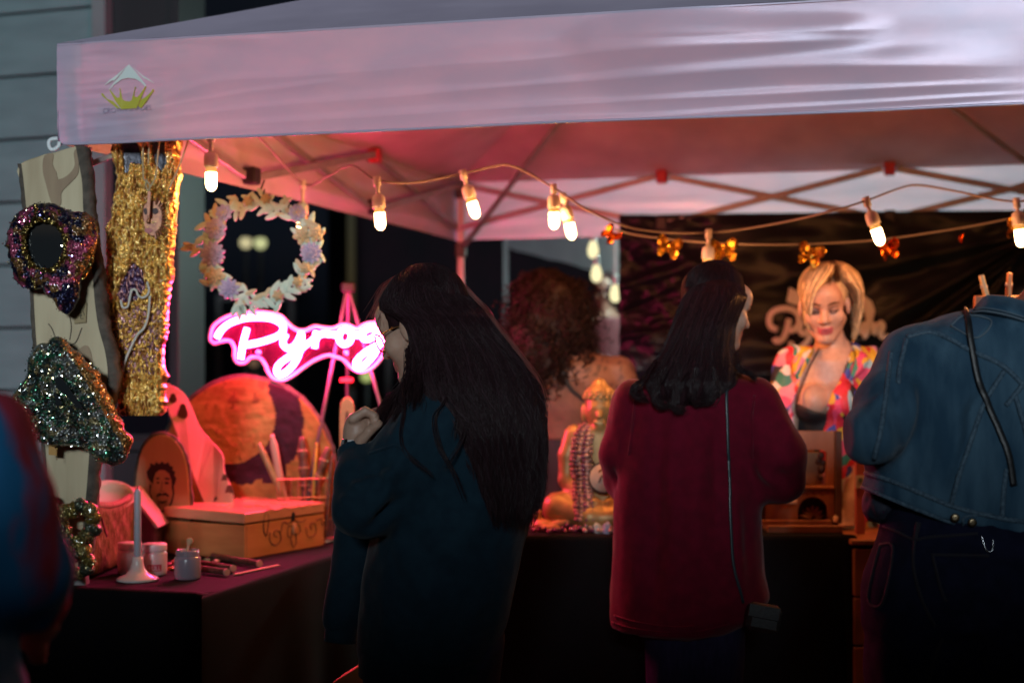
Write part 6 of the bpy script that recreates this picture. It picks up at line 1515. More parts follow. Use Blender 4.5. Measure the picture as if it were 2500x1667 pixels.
locks([[(u + 2 + k * 3, v_, y + .055 + .012 * k) for u, v_, y in edge] for k in range(3)], 30, .007, w1, HB['black_hair'][2], r=.0007, seed=41)
locks([[(1010, 664, 3.50), (970, 680, 3.52), (938, 712, 3.53), (922, 745, 3.53), (915, 772, 3.52)], [(985, 672, 3.5), (945, 700, 3.53), (925, 735, 3.54), (905, 775, 3.53)]], 36, .006, w1, HB['black_hair'][2], r=.0006, seed=42)
# patterned strap of her bag, between hair and back
m_strapbw = M('woven_strap', (.34, .34, .36), .7, c2=(.02, .02, .025), ns=55, lo=.48, hi=.52)
hb_ = bvh_of(hv, hq)
sq, sn = lay(hb_, [(1205, 940), (1231, 1000), (1260, 1081), (1272, 1140), (1273, 1200), (1270, 1240), (1262, 1290)], 40, .010)
mb = MB(); mb.tube(sq, .0095, 8, flat=.2, ref=(.3, -.9, .1)); tag(mb.build('bag_strap', m_strapbw, None, True), 'black and white woven bag strap under the long dark hair', 'strap')

# ---------------------------------------------------------------- woman in the burgundy coat
m_coat = M('burgundy_wool', (.100, .0012, .012), .9, c2=(.074, .001, .009), ns=30, sheen=.08, spec=.15, bump=.25, bs=350)
m_jeans_purple = M('faded_denim', (.022, .018, .05), .9, spec=.1, c2=(.014, .012, .034), ns=30, stretch=(3, 3, .6))
m_dark_hair = m_hair('dark_brown_hair', (.012, .006, .008), .30, (.024, .009, .011))
YR = 4.12
w2 = thing('person', 'woman with shoulder length dark hair in a burgundy coat seen from behind', 'person', P(1690, 2050, YR) * (1, 1, 0))
H2 = Head((1829, 798), 4.215, -68, 14, 0, .93)
ar_r = [P(1838, 990, 4.06), P(1900, 1105, 4.03), P(1905, 1172, 4.06), P(1872, 1178, 4.28), P(1850, 1178, 4.42)]
ar_l = [P(1548, 980, 4.12), P(1515, 1110, 4.14), P(1520, 1170, 4.2), P(1570, 1180, 4.45)]
b = H2.prims(.05, P(1720, 925, 4.13)) + [(loft(rows_px([(920, 1660, 1780), (950, 1570, 1840), (1050, 1560, 1830), (1250, 1570, 1810), (1500, 1560, 1810)], YR, .10)), .04), (chain(ar_r + [P(1845, 1185, 4.5)], [.05, .04, .036, .028, .026, .03]), .02), (chain(ar_l + [P(1580, 1182, 4.52)], [.05, .04, .035, .028, .03]), .02)]
for x in (1645, 1738): b.append((chain([P(x, 1450, YR), P(x, 1700, YR), P(x, 2010, YR), P(x + 20, 2035, YR + .06)], [.09, .06, .04, .035]), .03))
for i in range(4): b.append((chain([P(1838 + i * 6, 1186, 4.52), P(1834 + i * 7, 1190, 4.56), P(1832 + i * 7, 1198, 4.585)], [.011, .010, .008], .003), .005))
b.append((chain([P(1868, 1184, 4.49), P(1876, 1190, 4.53), P(1870, 1197, 4.555)], [.012, .011, .009], .003), .006))
sdf_obj(union(b), (.15, 3.8, 0), (.95, 4.68, 1.68), .0055, 'body', m_skin, w2, hz=[(-1, .014), (1.2, .0055)], colf=lambda v: H2.tint(v, (.44, .27, .20), (.38, .13, .12), (.03, .018, .015), (.04, .02, .02)))
ct = [(loft(rows_px([(905, 1672, 1770, YR, .07), (918, 1610, 1815, YR, .09), (935, 1556, 1845, YR, .105), (960, 1528, 1868, YR, .122), (1000, 1510, 1878, YR, .132), (1060, 1502, 1872, YR, .14), (1120, 1500, 1866, YR, .145), (1200, 1498, 1862, YR, .15), (1300, 1496, 1862, YR, .155), (1400, 1491, 1868, YR, .16), (1455, 1488, 1878, YR, .163), (1500, 1487, 1852, YR, .165), (1532, 1492, 1780, YR, .16), (1552, 1590, 1715, YR, .10)], YR, .14)), 0),
      (chain(ar_r, [.076, .072, .062, .056, .05], .03), .04), (chain(ar_l, [.070, .058, .054, .05], .03), .03)]
v, q = nets(union(ct), (.20, 3.88, .55), (.95, 4.60, 1.42), .0085); v = relax(v, q, 2); pc_ = lambda u, v, y=3.98: P(u, v, y)
segs = [(pc_(1783, 1128), pc_(1835, 1118), .014, -.016), (pc_(1783, 1140), pc_(1840, 1135), .014, .010), (pc_(1560, 960), pc_(1570, 1200), .03, .010), (pc_(1700, 1020), pc_(1690, 1500), .03, .013), (pc_(1610, 1050), pc_(1590, 1500), .028, -.012), (pc_(1790, 1200), pc_(1800, 1440), .025, .013), (pc_(1830, 1250), pc_(1850, 1440), .02, -.012), (pc_(1640, 1020), pc_(1650, 1450), .025, .009), (pc_(1745, 1040), pc_(1750, 1300), .022, -.008),
        (pc_(1900, 1000), pc_(1930, 1120), .02, .007), (pc_(1880, 1100), pc_(1930, 1200), .018, -.010), (pc_(1900, 1190), pc_(1850, 1150), .015, .012), (pc_(1510, 1000, 4.1), pc_(1500, 1180, 4.1), .012, -.010)]
v = folds(v, q, [(a, b, w, k * 1.6) for a, b, w, k in segs], .009, (8, 8, 3.5)); mb = MB(); mb.add(v, q); mb.build('coat', m_coat, w2, True); ctb = bvh_of(v, q)
for pts in ([(1488, 1515), (1540, 1532), (1620, 1543), (1700, 1541), (1780, 1522)], [(1500, 1502), (1560, 1519), (1640, 1530), (1700, 1528)]): seam(ctb, pts, 'hem_seam', m_coat, w2, .0035)
seam(ctb, [(1842, 965), (1836, 1020), (1838, 1070), (1836, 1118)], 'armhole_seam', m_coat, w2, .003); seam(ctb, [(1552, 955), (1545, 1030), (1535, 1110)], 'armhole_seam', m_coat, w2, .003)
lg = [(chain([P(x, 1480, YR), P(x + d, 1700, YR), P(x + d, 2010, YR)], [.10, .085, .07]), .02) for x, d in ((1650, 0), (1736, 4))]
sdf_obj(union(lg), (.25, 3.95, .02), (.75, 4.3, .80), .011, 'jeans', m_jeans_purple, w2, noise=.008, nscale=(14, 14, 7)); shoes([P(1650, 0, YR), P(1740, 0, YR)], w2)
hair([(676, 1732, 1762, 4.14, .02), (684, 1708, 1790, 4.14, .05), (700, 1688, 1808, 4.14, .075), (725, 1670, 1822, 4.14, .095), (760, 1655, 1806, 4.13, .105), (800, 1640, 1790, 4.115, .108), (850, 1620, 1788, 4.10, .11), (900, 1592, 1800, 4.08, .11), (940, 1566, 1800, 4.06, .105), (970, 1578, 1770, 4.045, .085), (995, 1600, 1735, 4.04, .06), (1012, 1625, 1690, 4.04, .03)],
     2600, w2, m_dark_hair, extra=[(ell(H2.w(0, -.028, .045), np.array((.088, .100, .094)) * .95, H2.R), .02)], seed=12, wave=.006, wl=5, end=(.80, 1.0), tail=.8, curlend=.012, noise=.006)
crown_hair(H2, (0, -.028, .045), (.088, .100, .094), 900, w2, m_dark_hair, 14, face=52)
locks([[(1600, 880, 4.02), (1570, 930, 3.99), (1545, 950, 3.985), (1552, 968, 3.98), (1580, 972, 3.98)], [(1625, 900, 3.98), (1600, 960, 3.965), (1612, 990, 3.96), (1640, 985, 3.96)], [(1660, 900, 3.97), (1648, 970, 3.955), (1650, 1000, 3.95), (1672, 998, 3.95)], [(1740, 900, 3.965), (1748, 950, 3.955), (1735, 980, 3.95), (1715, 982, 3.95)], [(1800, 860, 4.0), (1805, 900, 3.98), (1830, 912, 3.98), (1845, 925, 3.98)], [(1700, 900, 3.96), (1690, 960, 3.95), (1700, 985, 3.95), (1712, 980, 3.95)]], 70, .006, w2, m_dark_hair, seed=13)
m_leather = M('black_leather', (.006, .006, .008), .45, c2=(.009, .009, .010), ns=40, bump=.2, bs=120); m_strap_teal = M('dark_teal_leather', (.010, .022, .028), .4)
bg = thing('shoulder_bag', 'small black shoulder bag on a thin strap over the burgundy coat', 'bag', P(1862, 1545, 4.0))
sq, _ = lay(ctb, [(1776, 912), (1773, 960), (1775, 1050), (1781, 1180), (1786, 1290), (1792, 1380), (1812, 1470)], 60, .006); mb = MB(); mb.tube(sq, .0042, 8, flat=.35, ref=(.1, -1, .1)); mb.build('strap', m_strap_teal, bg, True)
a, b_ = P(1822, 1540, 3.94), P(1905, 1474, 3.94); mb = MB(); mb.box((a + b_) / 2, (b_[0] - a[0], .05, b_[2] - a[2]), np.array(Matrix.Rotation(.18, 3, 'Y')), .012); mb.build('body', m_leather, bg)
mb = MB(); mb.box((a + b_) / 2 + (-.002, -.027, .02), (b_[0] - a[0] - .006, .006, (b_[2] - a[2]) * .5), np.array(Matrix.Rotation(.18, 3, 'Y')), .002); mb.build('flap', m_leather, bg)

# ---------------------------------------------------------------- person in the denim jacket
m_denim = M('blue_denim', (.044, .090, .134), .88, c2=(.015, .042, .074), ns=9, stretch=(2.2, 2.2, .45), detail=8, bump=.5, bs=260, sheen=.08, spec=.15, lo=.34, hi=.62); m_denim_edge = M('worn_denim_seam', (.062, .105, .145), .85, c2=(.016, .04, .068), ns=160); m_stitch = M('pale_stitch', (.08, .11, .14), .8)
m_jeans_dark = M('indigo_denim', (.007, .008, .024), .9, spec=.1, c2=(.004, .005, .015), ns=30, bump=.3, bs=300); m_jeans_seam = M('worn_indigo_seam', (.008, .006, .012), .9); m_skin_dark = m_skin
YD = 3.12
w3 = thing('person', 'person in a blue denim jacket and dark jeans leaning over the stall at the right', 'person', P(2420, 2410, YD) * (1, 1, 0))
H3 = Head((2652, 728), 3.30, -25, 34, 0, 1.05)
sl_ = [P(2228, 880, 3.11), P(2170, 985, 3.05), P(2124, 1066, 2.98), P(2190, 1092, 3.25), P(2230, 1090, 3.45)]
sr_ = [P(2700, 880, 3.10), P(2740, 1040, 3.06), P(2760, 1120, 3.08), P(2690, 1130, 3.4)]
b = H3.prims(.060, P(2525, 800, 3.13)) + [(loft(rows_px([(790, 2380, 2580), (850, 2270, 2680), (1000, 2240, 2690), (1250, 2230, 2650)], YD, .11)), .04), (chain(sl_ + [P(2240, 1096, 3.55)], [.055, .045, .042, .032, .028, .03]), .02), (chain(sr_ + [P(2660, 1130, 3.5)], [.055, .045, .04, .03, .032]), .02)]
for x in (2270, 2450): b.append((chain([P(x, 1350, YD), P(x, 1700, YD), P(x, 2360, YD), P(x, 2390, YD + .1)], [.10, .07, .045, .04]), .03))
for i in range(4): b.append((chain([P(2232 + i * 7, 1098, 3.57), P(2230 + i * 8, 1102, 3.62), P(2230 + i * 8, 1112, 3.645)], [.012, .011, .009], .003), .005))
sdf_obj(union(b), (.70, 2.85, 0), (1.50, 3.72, 1.80), .009, 'body', m_skin, w3, hz=[(-1, .015), (1.0, .009)], colf=lambda v: H3.tint(v, (.20, .10, .065), (.25, .09, .08), (.03, .018, .015)))
hsl = (1315 - 1188) / (2491 - 2096)
def hemcut(p):
    u, vv = uvof(p); line = np.interp(u, [2050, 2096, 2214, 2321, 2446, 2600, 2800], [1175, 1188, 1235, 1275, 1306, 1335, 1350]); return (vv - line) / FPX * 3.12 * .93
jt = [(loft(rows_px([(752, 2402, 2560, 3.13, .06), (765, 2350, 2610, 3.13, .085), (776, 2290, 2650, 3.12, .102), (795, 2246, 2690, 3.12, .116), (820, 2216, 2715, 3.12, .124), (860, 2192, 2740, 3.12, .134), (900, 2180, 2755, 3.12, .142), (1000, 2162, 2765, 3.12, .152), (1100, 2140, 2762, 3.12, .156), (1190, 2106, 2756, 3.12, .158), (1300, 2090, 2745, 3.12, .155), (1380, 2100, 2730, 3.12, .15)], YD, .15)), 0), (chain(sl_, [.066, .062, .050, .046, .042], .03), .05), (chain(sr_, [.084, .07, .055, .045], .03), .035)]
fj = union(jt); f = lambda p: np.maximum(fj(p), hemcut(p))
v, q = nets(f, (.70, 2.84, .92), (1.50, 3.55, 1.52), .007); v = relax(v, q, 2); pd_ = lambda u, v, y=2.98: P(u, v, y)
segs = [(pd_(2215, 860), pd_(2180, 1000), .012, -.008), (pd_(2130, 1060), pd_(2170, 1052), .010, .010), (pd_(2120, 1085), pd_(2175, 1076), .010, -.010), (pd_(2110, 1040), pd_(2160, 1030), .010, .007), (pd_(2250, 860), pd_(2200, 1120), .022, .009), (pd_(2290, 840), pd_(2280, 1150), .022, .010), (pd_(2340, 930), pd_(2350, 1130), .02, -.009), (pd_(2262, 900), pd_(2230, 1130), .016, -.008), (pd_(2400, 960), pd_(2340, 1040), .014, .008), (pd_(2450, 1060), pd_(2420, 1240), .02, .010), (pd_(2320, 870), pd_(2310, 1080), .016, .007), (pd_(2440, 1010), pd_(2490, 1150), .02, -.008), (pd_(2240, 950), pd_(2225, 1150), .010, .008), (pd_(2310, 930), pd_(2295, 1190), .011, -.008), (pd_(2375, 1000), pd_(2330, 1200), .012, .008), (pd_(2160, 960), pd_(2120, 1040), .012, .007), (pd_(2185, 1100), pd_(2240, 1160), .014, -.009), (pd_(2270, 1020), pd_(2320, 1130), .012, .006)]
v = folds(v, q, [(a, b, w, k * 1.5) for a, b, w, k in segs], .007, (10, 10, 4)); mb = MB(); mb.add(v, q); mb.build('jacket', m_denim, w3, True); jb = bvh_of(v, q)
c5 = lambda a: (2000 + a[0] / 2.24, 650 + a[1] / 2.24)
for pts in ([(480, 388), (600, 362), (700, 392), (830, 462), (1000, 542), (1118, 650), (1200, 700)], [(476, 402), (440, 560), (432, 640)], [(395, 470), (372, 640), (335, 900), (300, 1050)], [(1012, 572), (930, 700), (890, 775), (830, 950), (762, 1150), (722, 1295)], [(1112, 650), (1022, 760)], [(1070, 705), (1120, 870), (1150, 1000)], [(255, 1130), (400, 1175), (520, 1225), (750, 1318), (1000, 1378), (1120, 1396)], [(1022, 1110), (1005, 1250), (1000, 1370)]):
    seam(jb, pts, 'seam', m_denim_edge, w3, .0055, .0005, 60, c5)
    for dx in (-7, 7): seam(jb, [(x + dx * .7, y + dx * .8) for x, y in pts], 'stitching', m_stitch, w3, .0011, .003, 60, c5)
seam(jb, [(222, 1200), (480, 1306), (720, 1396), (1000, 1466), (1120, 1488)], 'hem_edge', m_denim_edge, w3, .0045, .001, 60, c5)
pq, _ = lay(jb, [c5(a) for a in [(722, 328), (800, 272), (942, 302), (862, 392), (722, 328)]], 40, .002); mb = MB(); mb.tube(pq, .002, 5); mb.build('patch_stitching', m_stitch, w3, True)
gp = [lay(jb, [c5((722 + (942 - 722) * s + (800 - 722) * 0 + 0, 328 + 0))], None)[0] for s in (0,)]
QA = np.array([(726, 328), (800, 276), (938, 303), (861, 388)], float); st_ = np.linspace(0, 1, 8); grd = np.array([[QA[0] * (1 - a) * (1 - b2) + QA[1] * a * (1 - b2) + QA[2] * a * b2 + QA[3] * (1 - a) * b2 for b2 in st_] for a in st_])
pg, _ = lay(jb, [c5(a) for a in grd.reshape(-1, 2)], None, .002)
if len(pg) == 64: mb = MB(); mb.grid(pg.reshape(8, 8, 3)); mb.build('back_patch', M('dark_denim_patch', (.014, .045, .085), .8), w3, True)
m_button = M('dull_brass', (.20, .15, .09), .35, metal=1)
for a in ((742, 1374), (836, 1400)):
    p, nn = lay(jb, [c5(a)], None, .001)
    if len(p): mb = MB(); mb.lathe([(.0095, 0), (.0095, .003), (.007, .005), (.002, .0045)], p[0], 16, nn[0]); mb.build('button', m_button, w3, True)
seam(jb, [(945, 1352), (800, 1368), (788, 1400), (800, 1425), (940, 1452)], 'waist_tab', m_denim_edge, w3, .003, .002, 40, c5)
# collar
co = MB(); top = [P(a, b2, y) for a, b2, y in ((2384, 752, 3.085), (2410, 726, 3.065), (2440, 724, 3.055), (2475, 730, 3.05), (2520, 742, 3.055), (2560, 760, 3.08))]; bot = [P(a, b2, y) for a, b2, y in ((2370, 768, 3.055), (2398, 764, 3.03), (2440, 770, 3.012), (2478, 780, 3.005), (2525, 794, 3.01), (2580, 800, 3.05))]
tp, bt = spline(np.array(top), 30), spline(np.array(bot), 30); inn = tp + (0, .045, -.015)
co.grid(np.stack([inn - (0, 0, .03), inn + (0, 0, .0), tp + (0, .012, .004), tp, tp * .5 + bt * .5 - (0, .006, 0), bt, bt + (0, .012, .002)])); co.build('collar', m_denim, w3, True)
mb = MB(); mb.tube(bt - (0, .004, -.004), .0022, 5); mb.tube(bt - (0, .003, -.011), .0012, 5); mb.build('collar_stitching', m_stitch, w3, True)
jl = [(loft(rows_px([(1190, 2200, 2690, YD, .14), (1250, 2160, 2715, YD, .15), (1320, 2146, 2728, YD, .158), (1430, 2118, 2735, YD, .165), (1520, 2116, 2720, YD, .155)], YD, .15)), 0)] + [(chain([P(2262, 1450, YD), P(2225, 1900, YD), P(2225, 2370, YD)], [.135, .10, .085]), .03), (chain([P(2520, 1450, 3.06), P(2470, 1900, 3.06), P(2460, 2370, 3.06)], [.150, .115, .09]), .02)]
v, q = nets(union(jl), (.68, 2.86, .03), (1.50, 3.36, 1.14), .010); v = relax(v, q, 2); v = folds(v, q, [(pd_(2200, 1500), pd_(2330, 1470), .03, .012), (pd_(2300, 1560), pd_(2262, 1680), .018, -.016), (pd_(2170, 1440), pd_(2240, 1420), .02, -.008)], .006, (10, 10, 6)); mb = MB(); mb.add(v, q); mb.build('jeans', m_jeans_dark, w3, True); jeb = bvh_of(v, q)
c6 = lambda a: (2000 + a[0] / 3.358, 1200 + a[1] / 3.358)
for pts in ([(528, 285), (650, 332), (782, 392), (900, 372), (1300, 342)], [(782, 392), (772, 560), (790, 700), (850, 900), (950, 1100)], [(500, 432), (606, 466), (520, 905), (408, 900), (430, 700), (500, 432)], [(920, 515), (1390, 522)], [(930, 520), (1000, 800), (1040, 900)], [(1015, 1195), (960, 1320), (900, 1560)]):
    seam(jeb, pts, 'seam', m_jeans_seam, w3, .0035, .0005, 50, c6)
seam(jeb, [(815, 250), (800, 320), (788, 385)], 'belt_loop', m_jeans_seam, w3, .006, .001, 12, c6)
sdf_obj(union([(ell(P(2142, 1236, 3.14), (.034, .05, .036)), 0), (cap(P(2150, 1205, 3.14), P(2190, 1265, 3.14), .03), .02)]), P(2080, 1330, 3.02), P(2260, 1150, 3.26), .008, 'shirt_tail', M('navy_shirt', (.006, .008, .02), .8), w3, noise=.008, nscale=(25, 25, 15)); shoes([P(2225, 0, YD), P(2460, 0, 3.06)], w3)
sdf_obj(union([(ell(H3.w(0, -.03, .05), np.array((.092, .108, .105)), H3.R), 0), (ell(H3.w(0, -.075, -.03), np.array((.082, .06, .085)), H3.R), .03)]), H3.C - .2, H3.C + .2, .010, 'hair', m_dark_hair, w3, noise=.012, nscale=(40, 40, 40))
sq, _ = lay(jb, [c5(a) for a in [(806, 245), (818, 300), (832, 420), (872, 620), (935, 790), (1005, 960), (1035, 1060), (1060, 1200)]], 60, .005); mb = MB(); mb.tube(sq, .0075, 8, flat=.4, ref=(.1, -1, .1)); tag(mb.build('crossbody_strap', m_leather, None, True), 'narrow black strap running down the back of the denim jacket', 'strap')
m_clip = M('steel_wire', (.5, .52, .56), .25, metal=1)
kl, _ = lay(jeb, [c6(a) for a in [(1330, 362), (1345, 420), (1365, 475), (1395, 492), (1415, 470), (1420, 385)]], 24, .006); mb = MB(); mb.tube(kl, .0014, 5); tag(mb.build('key_clip', m_clip, None, True), 'bent wire clip hanging below the denim jacket hem', 'clip')

# ---------------------------------------------------------------- blonde woman behind the table
mp = bpy.data.materials.new('abstract_print_shirt'); mp.use_nodes = True; nt = mp.node_tree; N, L = nt.nodes, nt.links; bs0 = N['Principled BSDF']; bs0.inputs['Roughness'].default_value = .6
tc = N.new('ShaderNodeTexCoord'); wn_ = N.new('ShaderNodeTexNoise'); wn_.inputs['Scale'].default_value = 7; L.new(tc.outputs['Object'], wn_.inputs['Vector'])
mixv = N.new('ShaderNodeVectorMath'); mixv.operation = 'MULTIPLY_ADD'; L.new(wn_.outputs['Color'], mixv.inputs[0]); mixv.inputs[1].default_value = (.16, .05, .16); L.new(tc.outputs['Object'], mixv.inputs[2])
mpg = N.new('ShaderNodeMapping'); mpg.inputs['Scale'].default_value = (46, 7, 24); mpg.inputs['Rotation'].default_value = (0, .5, 0); L.new(mixv.outputs[0], mpg.inputs[0])
vo = N.new('ShaderNodeTexVoronoi'); vo.inputs['Scale'].default_value = 1.0; L.new(mpg.outputs[0], vo.inputs['Vector'])
sep = N.new('ShaderNodeSeparateColor'); L.new(vo.outputs['Color'], sep.inputs[0]); cr = N.new('ShaderNodeValToRGB'); cr.color_ramp.interpolation = 'CONSTANT'
pal = [(.60, .56, .54), (.55, .02, .05), (.58, .20, .30), (.02, .18, .14), (.62, .32, .02), (.012, .012, .02), (.26, .44, .52), (.60, .06, .15), (.04, .05, .30), (.60, .56, .54), (.50, .015, .03), (.62, .40, .04)]
while len(cr.color_ramp.elements) < len(pal): cr.color_ramp.elements.new(.5)
for i, c in enumerate(pal): cr.color_ramp.elements[i].position = i / len(pal); cr.color_ramp.elements[i].color = (*c, 1)
L.new(sep.outputs[0], cr.inputs[0]); L.new(cr.outputs[0], bs0.inputs['Base Color'])
m_cami = M('black_camisole', (.006, .006, .008), .7); m_blonde = m_hair('blonde_hair', (.62, .48, .30), .40, (.50, .34, .18)); m_root = m_hair('dark_roots', (.06, .028, .014), .4)
YL = 5.05
w4 = thing('person', 'blonde woman in a bright abstract print shirt looking down behind the table', 'person', P(2030, 1850, YL) * (1, 1, 0))
H4 = Head((2014, 788), 4.86, 168, 18, 3, 1.02)
chest = [(loft(rows_px([(838, 2000, 2072, YL, .05), (858, 1965, 2100, YL, .075), (880, 1932, 2128, YL, .092), (930, 1925, 2135, YL, .100), (1000, 1935, 2130, YL, .105), (1100, 1948, 2115, YL, .095), (1250, 1935, 2130, YL, .105)], YL, .1)), .03), (ell(P(1984, 978, 4.955), (.055, .055, .058)), .025), (ell(P(2052, 978, 4.955), (.055, .055, .058)), .025)]
a1 = [P(1940, 892, YL), P(1915, 1000, 5.02), P(1925, 1110, 4.98), P(1930, 1200, 4.82)]; a2 = [P(2125, 892, YL), P(2145, 1020, 5.03), P(2100, 1120, 4.98), P(2072, 1225, 4.9), P(2068, 1258, 4.88)]
b = H4.prims(.047, P(2035, 860, YL)) + chest + [(chain(a1, [.05, .04, .034, .025]), .03), (chain(a2, [.05, .04, .034, .026, .022]), .03)]
for x in (1985, 2080): b.append((chain([P(x, 1250, YL), P(x, 1550, YL), P(x, 1830, YL), P(x, 1840, YL - .1)], [.085, .06, .04, .035]), .03))
for i in range(4): b.append((chain([P(2054 + i * 9, 1262, 4.875), P(2052 + i * 10, 1274, 4.86), P(2051 + i * 10, 1284, 4.845)], [.010, .009, .0075], .003), .006)); b.append((chain([P(1915 + i * 9, 1205, 4.80), P(1914 + i * 9, 1218, 4.78), P(1915 + i * 9, 1228, 4.77)], [.010, .009, .0075], .003), .006))
b.append((chain([P(2050, 1250, 4.87), P(2040, 1264, 4.85), P(2038, 1274, 4.84)], [.011, .010, .008], .003), .006))
sdf_obj(union(b), (.82, 4.66, 0), (1.42, 5.25, 1.80), .0055, 'body', m_skin, w4, hz=[(-1, .014), (1.15, .0055), (1.42, .0042)], colf=lambda v: H4.tint(v, (.50, .30, .225), (.40, .10, .12), (.14, .07, .04), (.06, .03, .025), (.25, .12, .10)))
m_eye = M('eye_line', (.05, .025, .02), .5)
for x in (-1, 1):
    for nm, pts, r in (('eyelash', [(.016, .084, -.006), (.026, .0885, -.0095), (.036, .086, -.009), (.047, .076, -.003)], .0022), ('eyebrow', [(.012, .098, .021), (.026, .0965, .0275), (.040, .086, .026), (.050, .074, .019)], .0028)):
        mb = MB(); mb.tube(spline(np.array([H4.w(x * a, b2, c) for a, b2, c in pts]), 12), r, 6); mb.build(nm, m_eye if nm == 'eyelash' else m_root, w4, True)
def vcut(p):
    u, vv = uvof(p); l = np.interp(vv, [800, 850, 870, 930, 990, 1045, 1110], [1985, 1985, 1978, 1955, 1934, 1938, 1960]); r_ = np.interp(vv, [800, 850, 870, 930, 990, 1045, 1110], [2080, 2082, 2072, 2048, 2018, 2012, 2000])
    return np.maximum(np.maximum(l - u, u - r_) / FPX * 5.0, (p[:, 1] - 5.06))
shp = [(loft(rows_px([(842, 1985, 2086, YL, .065), (856, 1952, 2112, YL, .088), (880, 1918, 2142, YL, .108), (930, 1908, 2150, YL, .118), (1000, 1912, 2148, YL, .128), (1100, 1918, 2140, YL, .122), (1250, 1905, 2150, YL, .13), (1300, 1905, 2150, YL, .13)], YL, .12)), .0), (ell(P(1984, 978, 4.955), (.068, .068, .07)), .03), (ell(P(2052, 978, 4.955), (.068, .068, .07)), .03), (chain(a1[:3], [.066, .058, .054], .02), .03), (chain([a2[0], a2[1], P(2118, 1085, 4.99)], [.066, .058, .056], .02), .03)]
fs_ = union(shp); f = lambda p: np.maximum(fs_(p), -vcut(p))
sdf_obj(f, (.86, 4.78, .75), (1.40, 5.25, 1.50), .007, 'shirt', mp, w4, noise=.010, nscale=(14, 14, 9), it=2)
for sg, pts in ((-1, [(1990, 846, 4.99), (1972, 868, 4.93), (1955, 905, 4.905), (1950, 925, 4.90)]), (1, [(2078, 846, 4.99), (2090, 866, 4.93), (2080, 905, 4.905), (2070, 930, 4.90)])):
    s_ = spline(np.array([P(*p) for p in pts]), 16); o_ = np.array((sg * .045, .0, -.012)); wdt = np.sin(np.linspace(.5, 3.0, 16))[:, None]
    mb = MB(); mb.grid(np.stack([s_, s_ + o_ * .5 * wdt - (0, .014, 0), s_ + o_ * wdt - (0, .004, 0), s_ + o_ * wdt + (0, .004, 0)])); mb.build('lapel', mp, w4, True)
cm = [(loft(rows_px([(985, 1940, 2060, YL, .118), (1040, 1930, 2090, YL, .118), (1120, 1942, 2120, YL, .108), (1250, 1932, 2134, YL, .112)], YL, .11)), 0), (ell(P(1984, 992, 4.955), (.060, .060, .056)), .02), (ell(P(2052, 992, 4.955), (.060, .060, .056)), .02)]
fc = union(cm); f = lambda p: np.maximum(fc(p), (np.interp(uvof(p)[0], [1920, 1950, 1985, 2018, 2050, 2085, 2110], [975, 985, 1002, 1010, 1002, 985, 975]) - uvof(p)[1]) / FPX * 5.0)
sdf_obj(f, (.90, 4.80, .88), (1.32, 5.22, 1.32), .007, 'camisole', m_cami, w4)
mb = MB(); mb.tube(spline(np.array([P(2000, 850, 4.99), P(1980, 890, 4.942), P(1960, 935, 4.925), P(1948, 980, 4.91)]), 14), .004, 6, flat=.5); mb.build('camisole_strap', m_cami, w4, True)
lg = [(chain([P(x, 1240, YL), P(x, 1550, YL), P(x, 1835, YL)], [.105, .085, .07]), .03) for x in (1985, 2080)]
sdf_obj(union(lg), (.88, 4.85, .02), (1.36, 5.25, .95), .013, 'trousers', m_jeans_navy, w4); shoes([P(1985, 0, YL), P(2080, 0, YL)], w4, (0, -.11, 0))
# swept blonde hair in two falls from a dark parting
hr1 = [(640, 2012, 2042, 4.99, .04), (650, 1992, 2042, 4.97, .075), (668, 1974, 2034, 4.955, .095), (690, 1963, 2016, 4.945, .10), (712, 1960, 1994, 4.94, .085), (735, 1960, 1980, 4.945, .07), (765, 1963, 1977, 4.955, .055), (795, 1970, 1978, 4.96, .03)]
hr2 = [(640, 2022, 2052, 4.99, .04), (650, 2024, 2070, 4.97, .075), (668, 2030, 2090, 4.96, .09), (690, 2044, 2099, 4.955, .095), (712, 2068, 2102, 4.97, .09), (740, 2080, 2101, 4.99, .08), (780, 2084, 2096, 5.0, .06), (815, 2084, 2092, 5.0, .03)]
cap_h = [(ell(H4.w(0, -.030, .045), np.array((.084, .100, .090)) * H4.sc, H4.R), .01)]
hair(hr1, 700, w4, m_blonde, 'hair', seed=31, base_in=.006, r=.0013, wave=.003, extra=cap_h); hair(hr2, 700, w4, m_blonde, 'hair', seed=32, base_in=.006, r=.0013, wave=.003)
crown_hair(H4, (0, -.030, .045), (.084, .100, .090), 500, w4, m_blonde, 35, face=62, rad=.0012)
locks([[(2026, 642, 4.93), (2024, 655, 4.895), (2022, 675, 4.87), (2020, 688, 4.862)], [(2036, 643, 4.925), (2040, 660, 4.89), (2046, 685, 4.87)]], 50, .006, w4, m_root, r=.0014, seed=33)
locks([[(2094, 770, 4.98), (2090, 800, 4.97), (2084, 826, 4.965)]], 40, .004, w4, m_blonde, r=.0013, seed=34)
locks([[(1966, 770, 4.93), (1970, 790, 4.93), (1976, 806, 4.93)]], 40, .004, w4, m_blonde, r=.0013, seed=36)
mb = MB(); mb.ball(P(2083, 832, 4.96), .006, 8, 6); mb.build('earring', m_goldwire, w4, True)

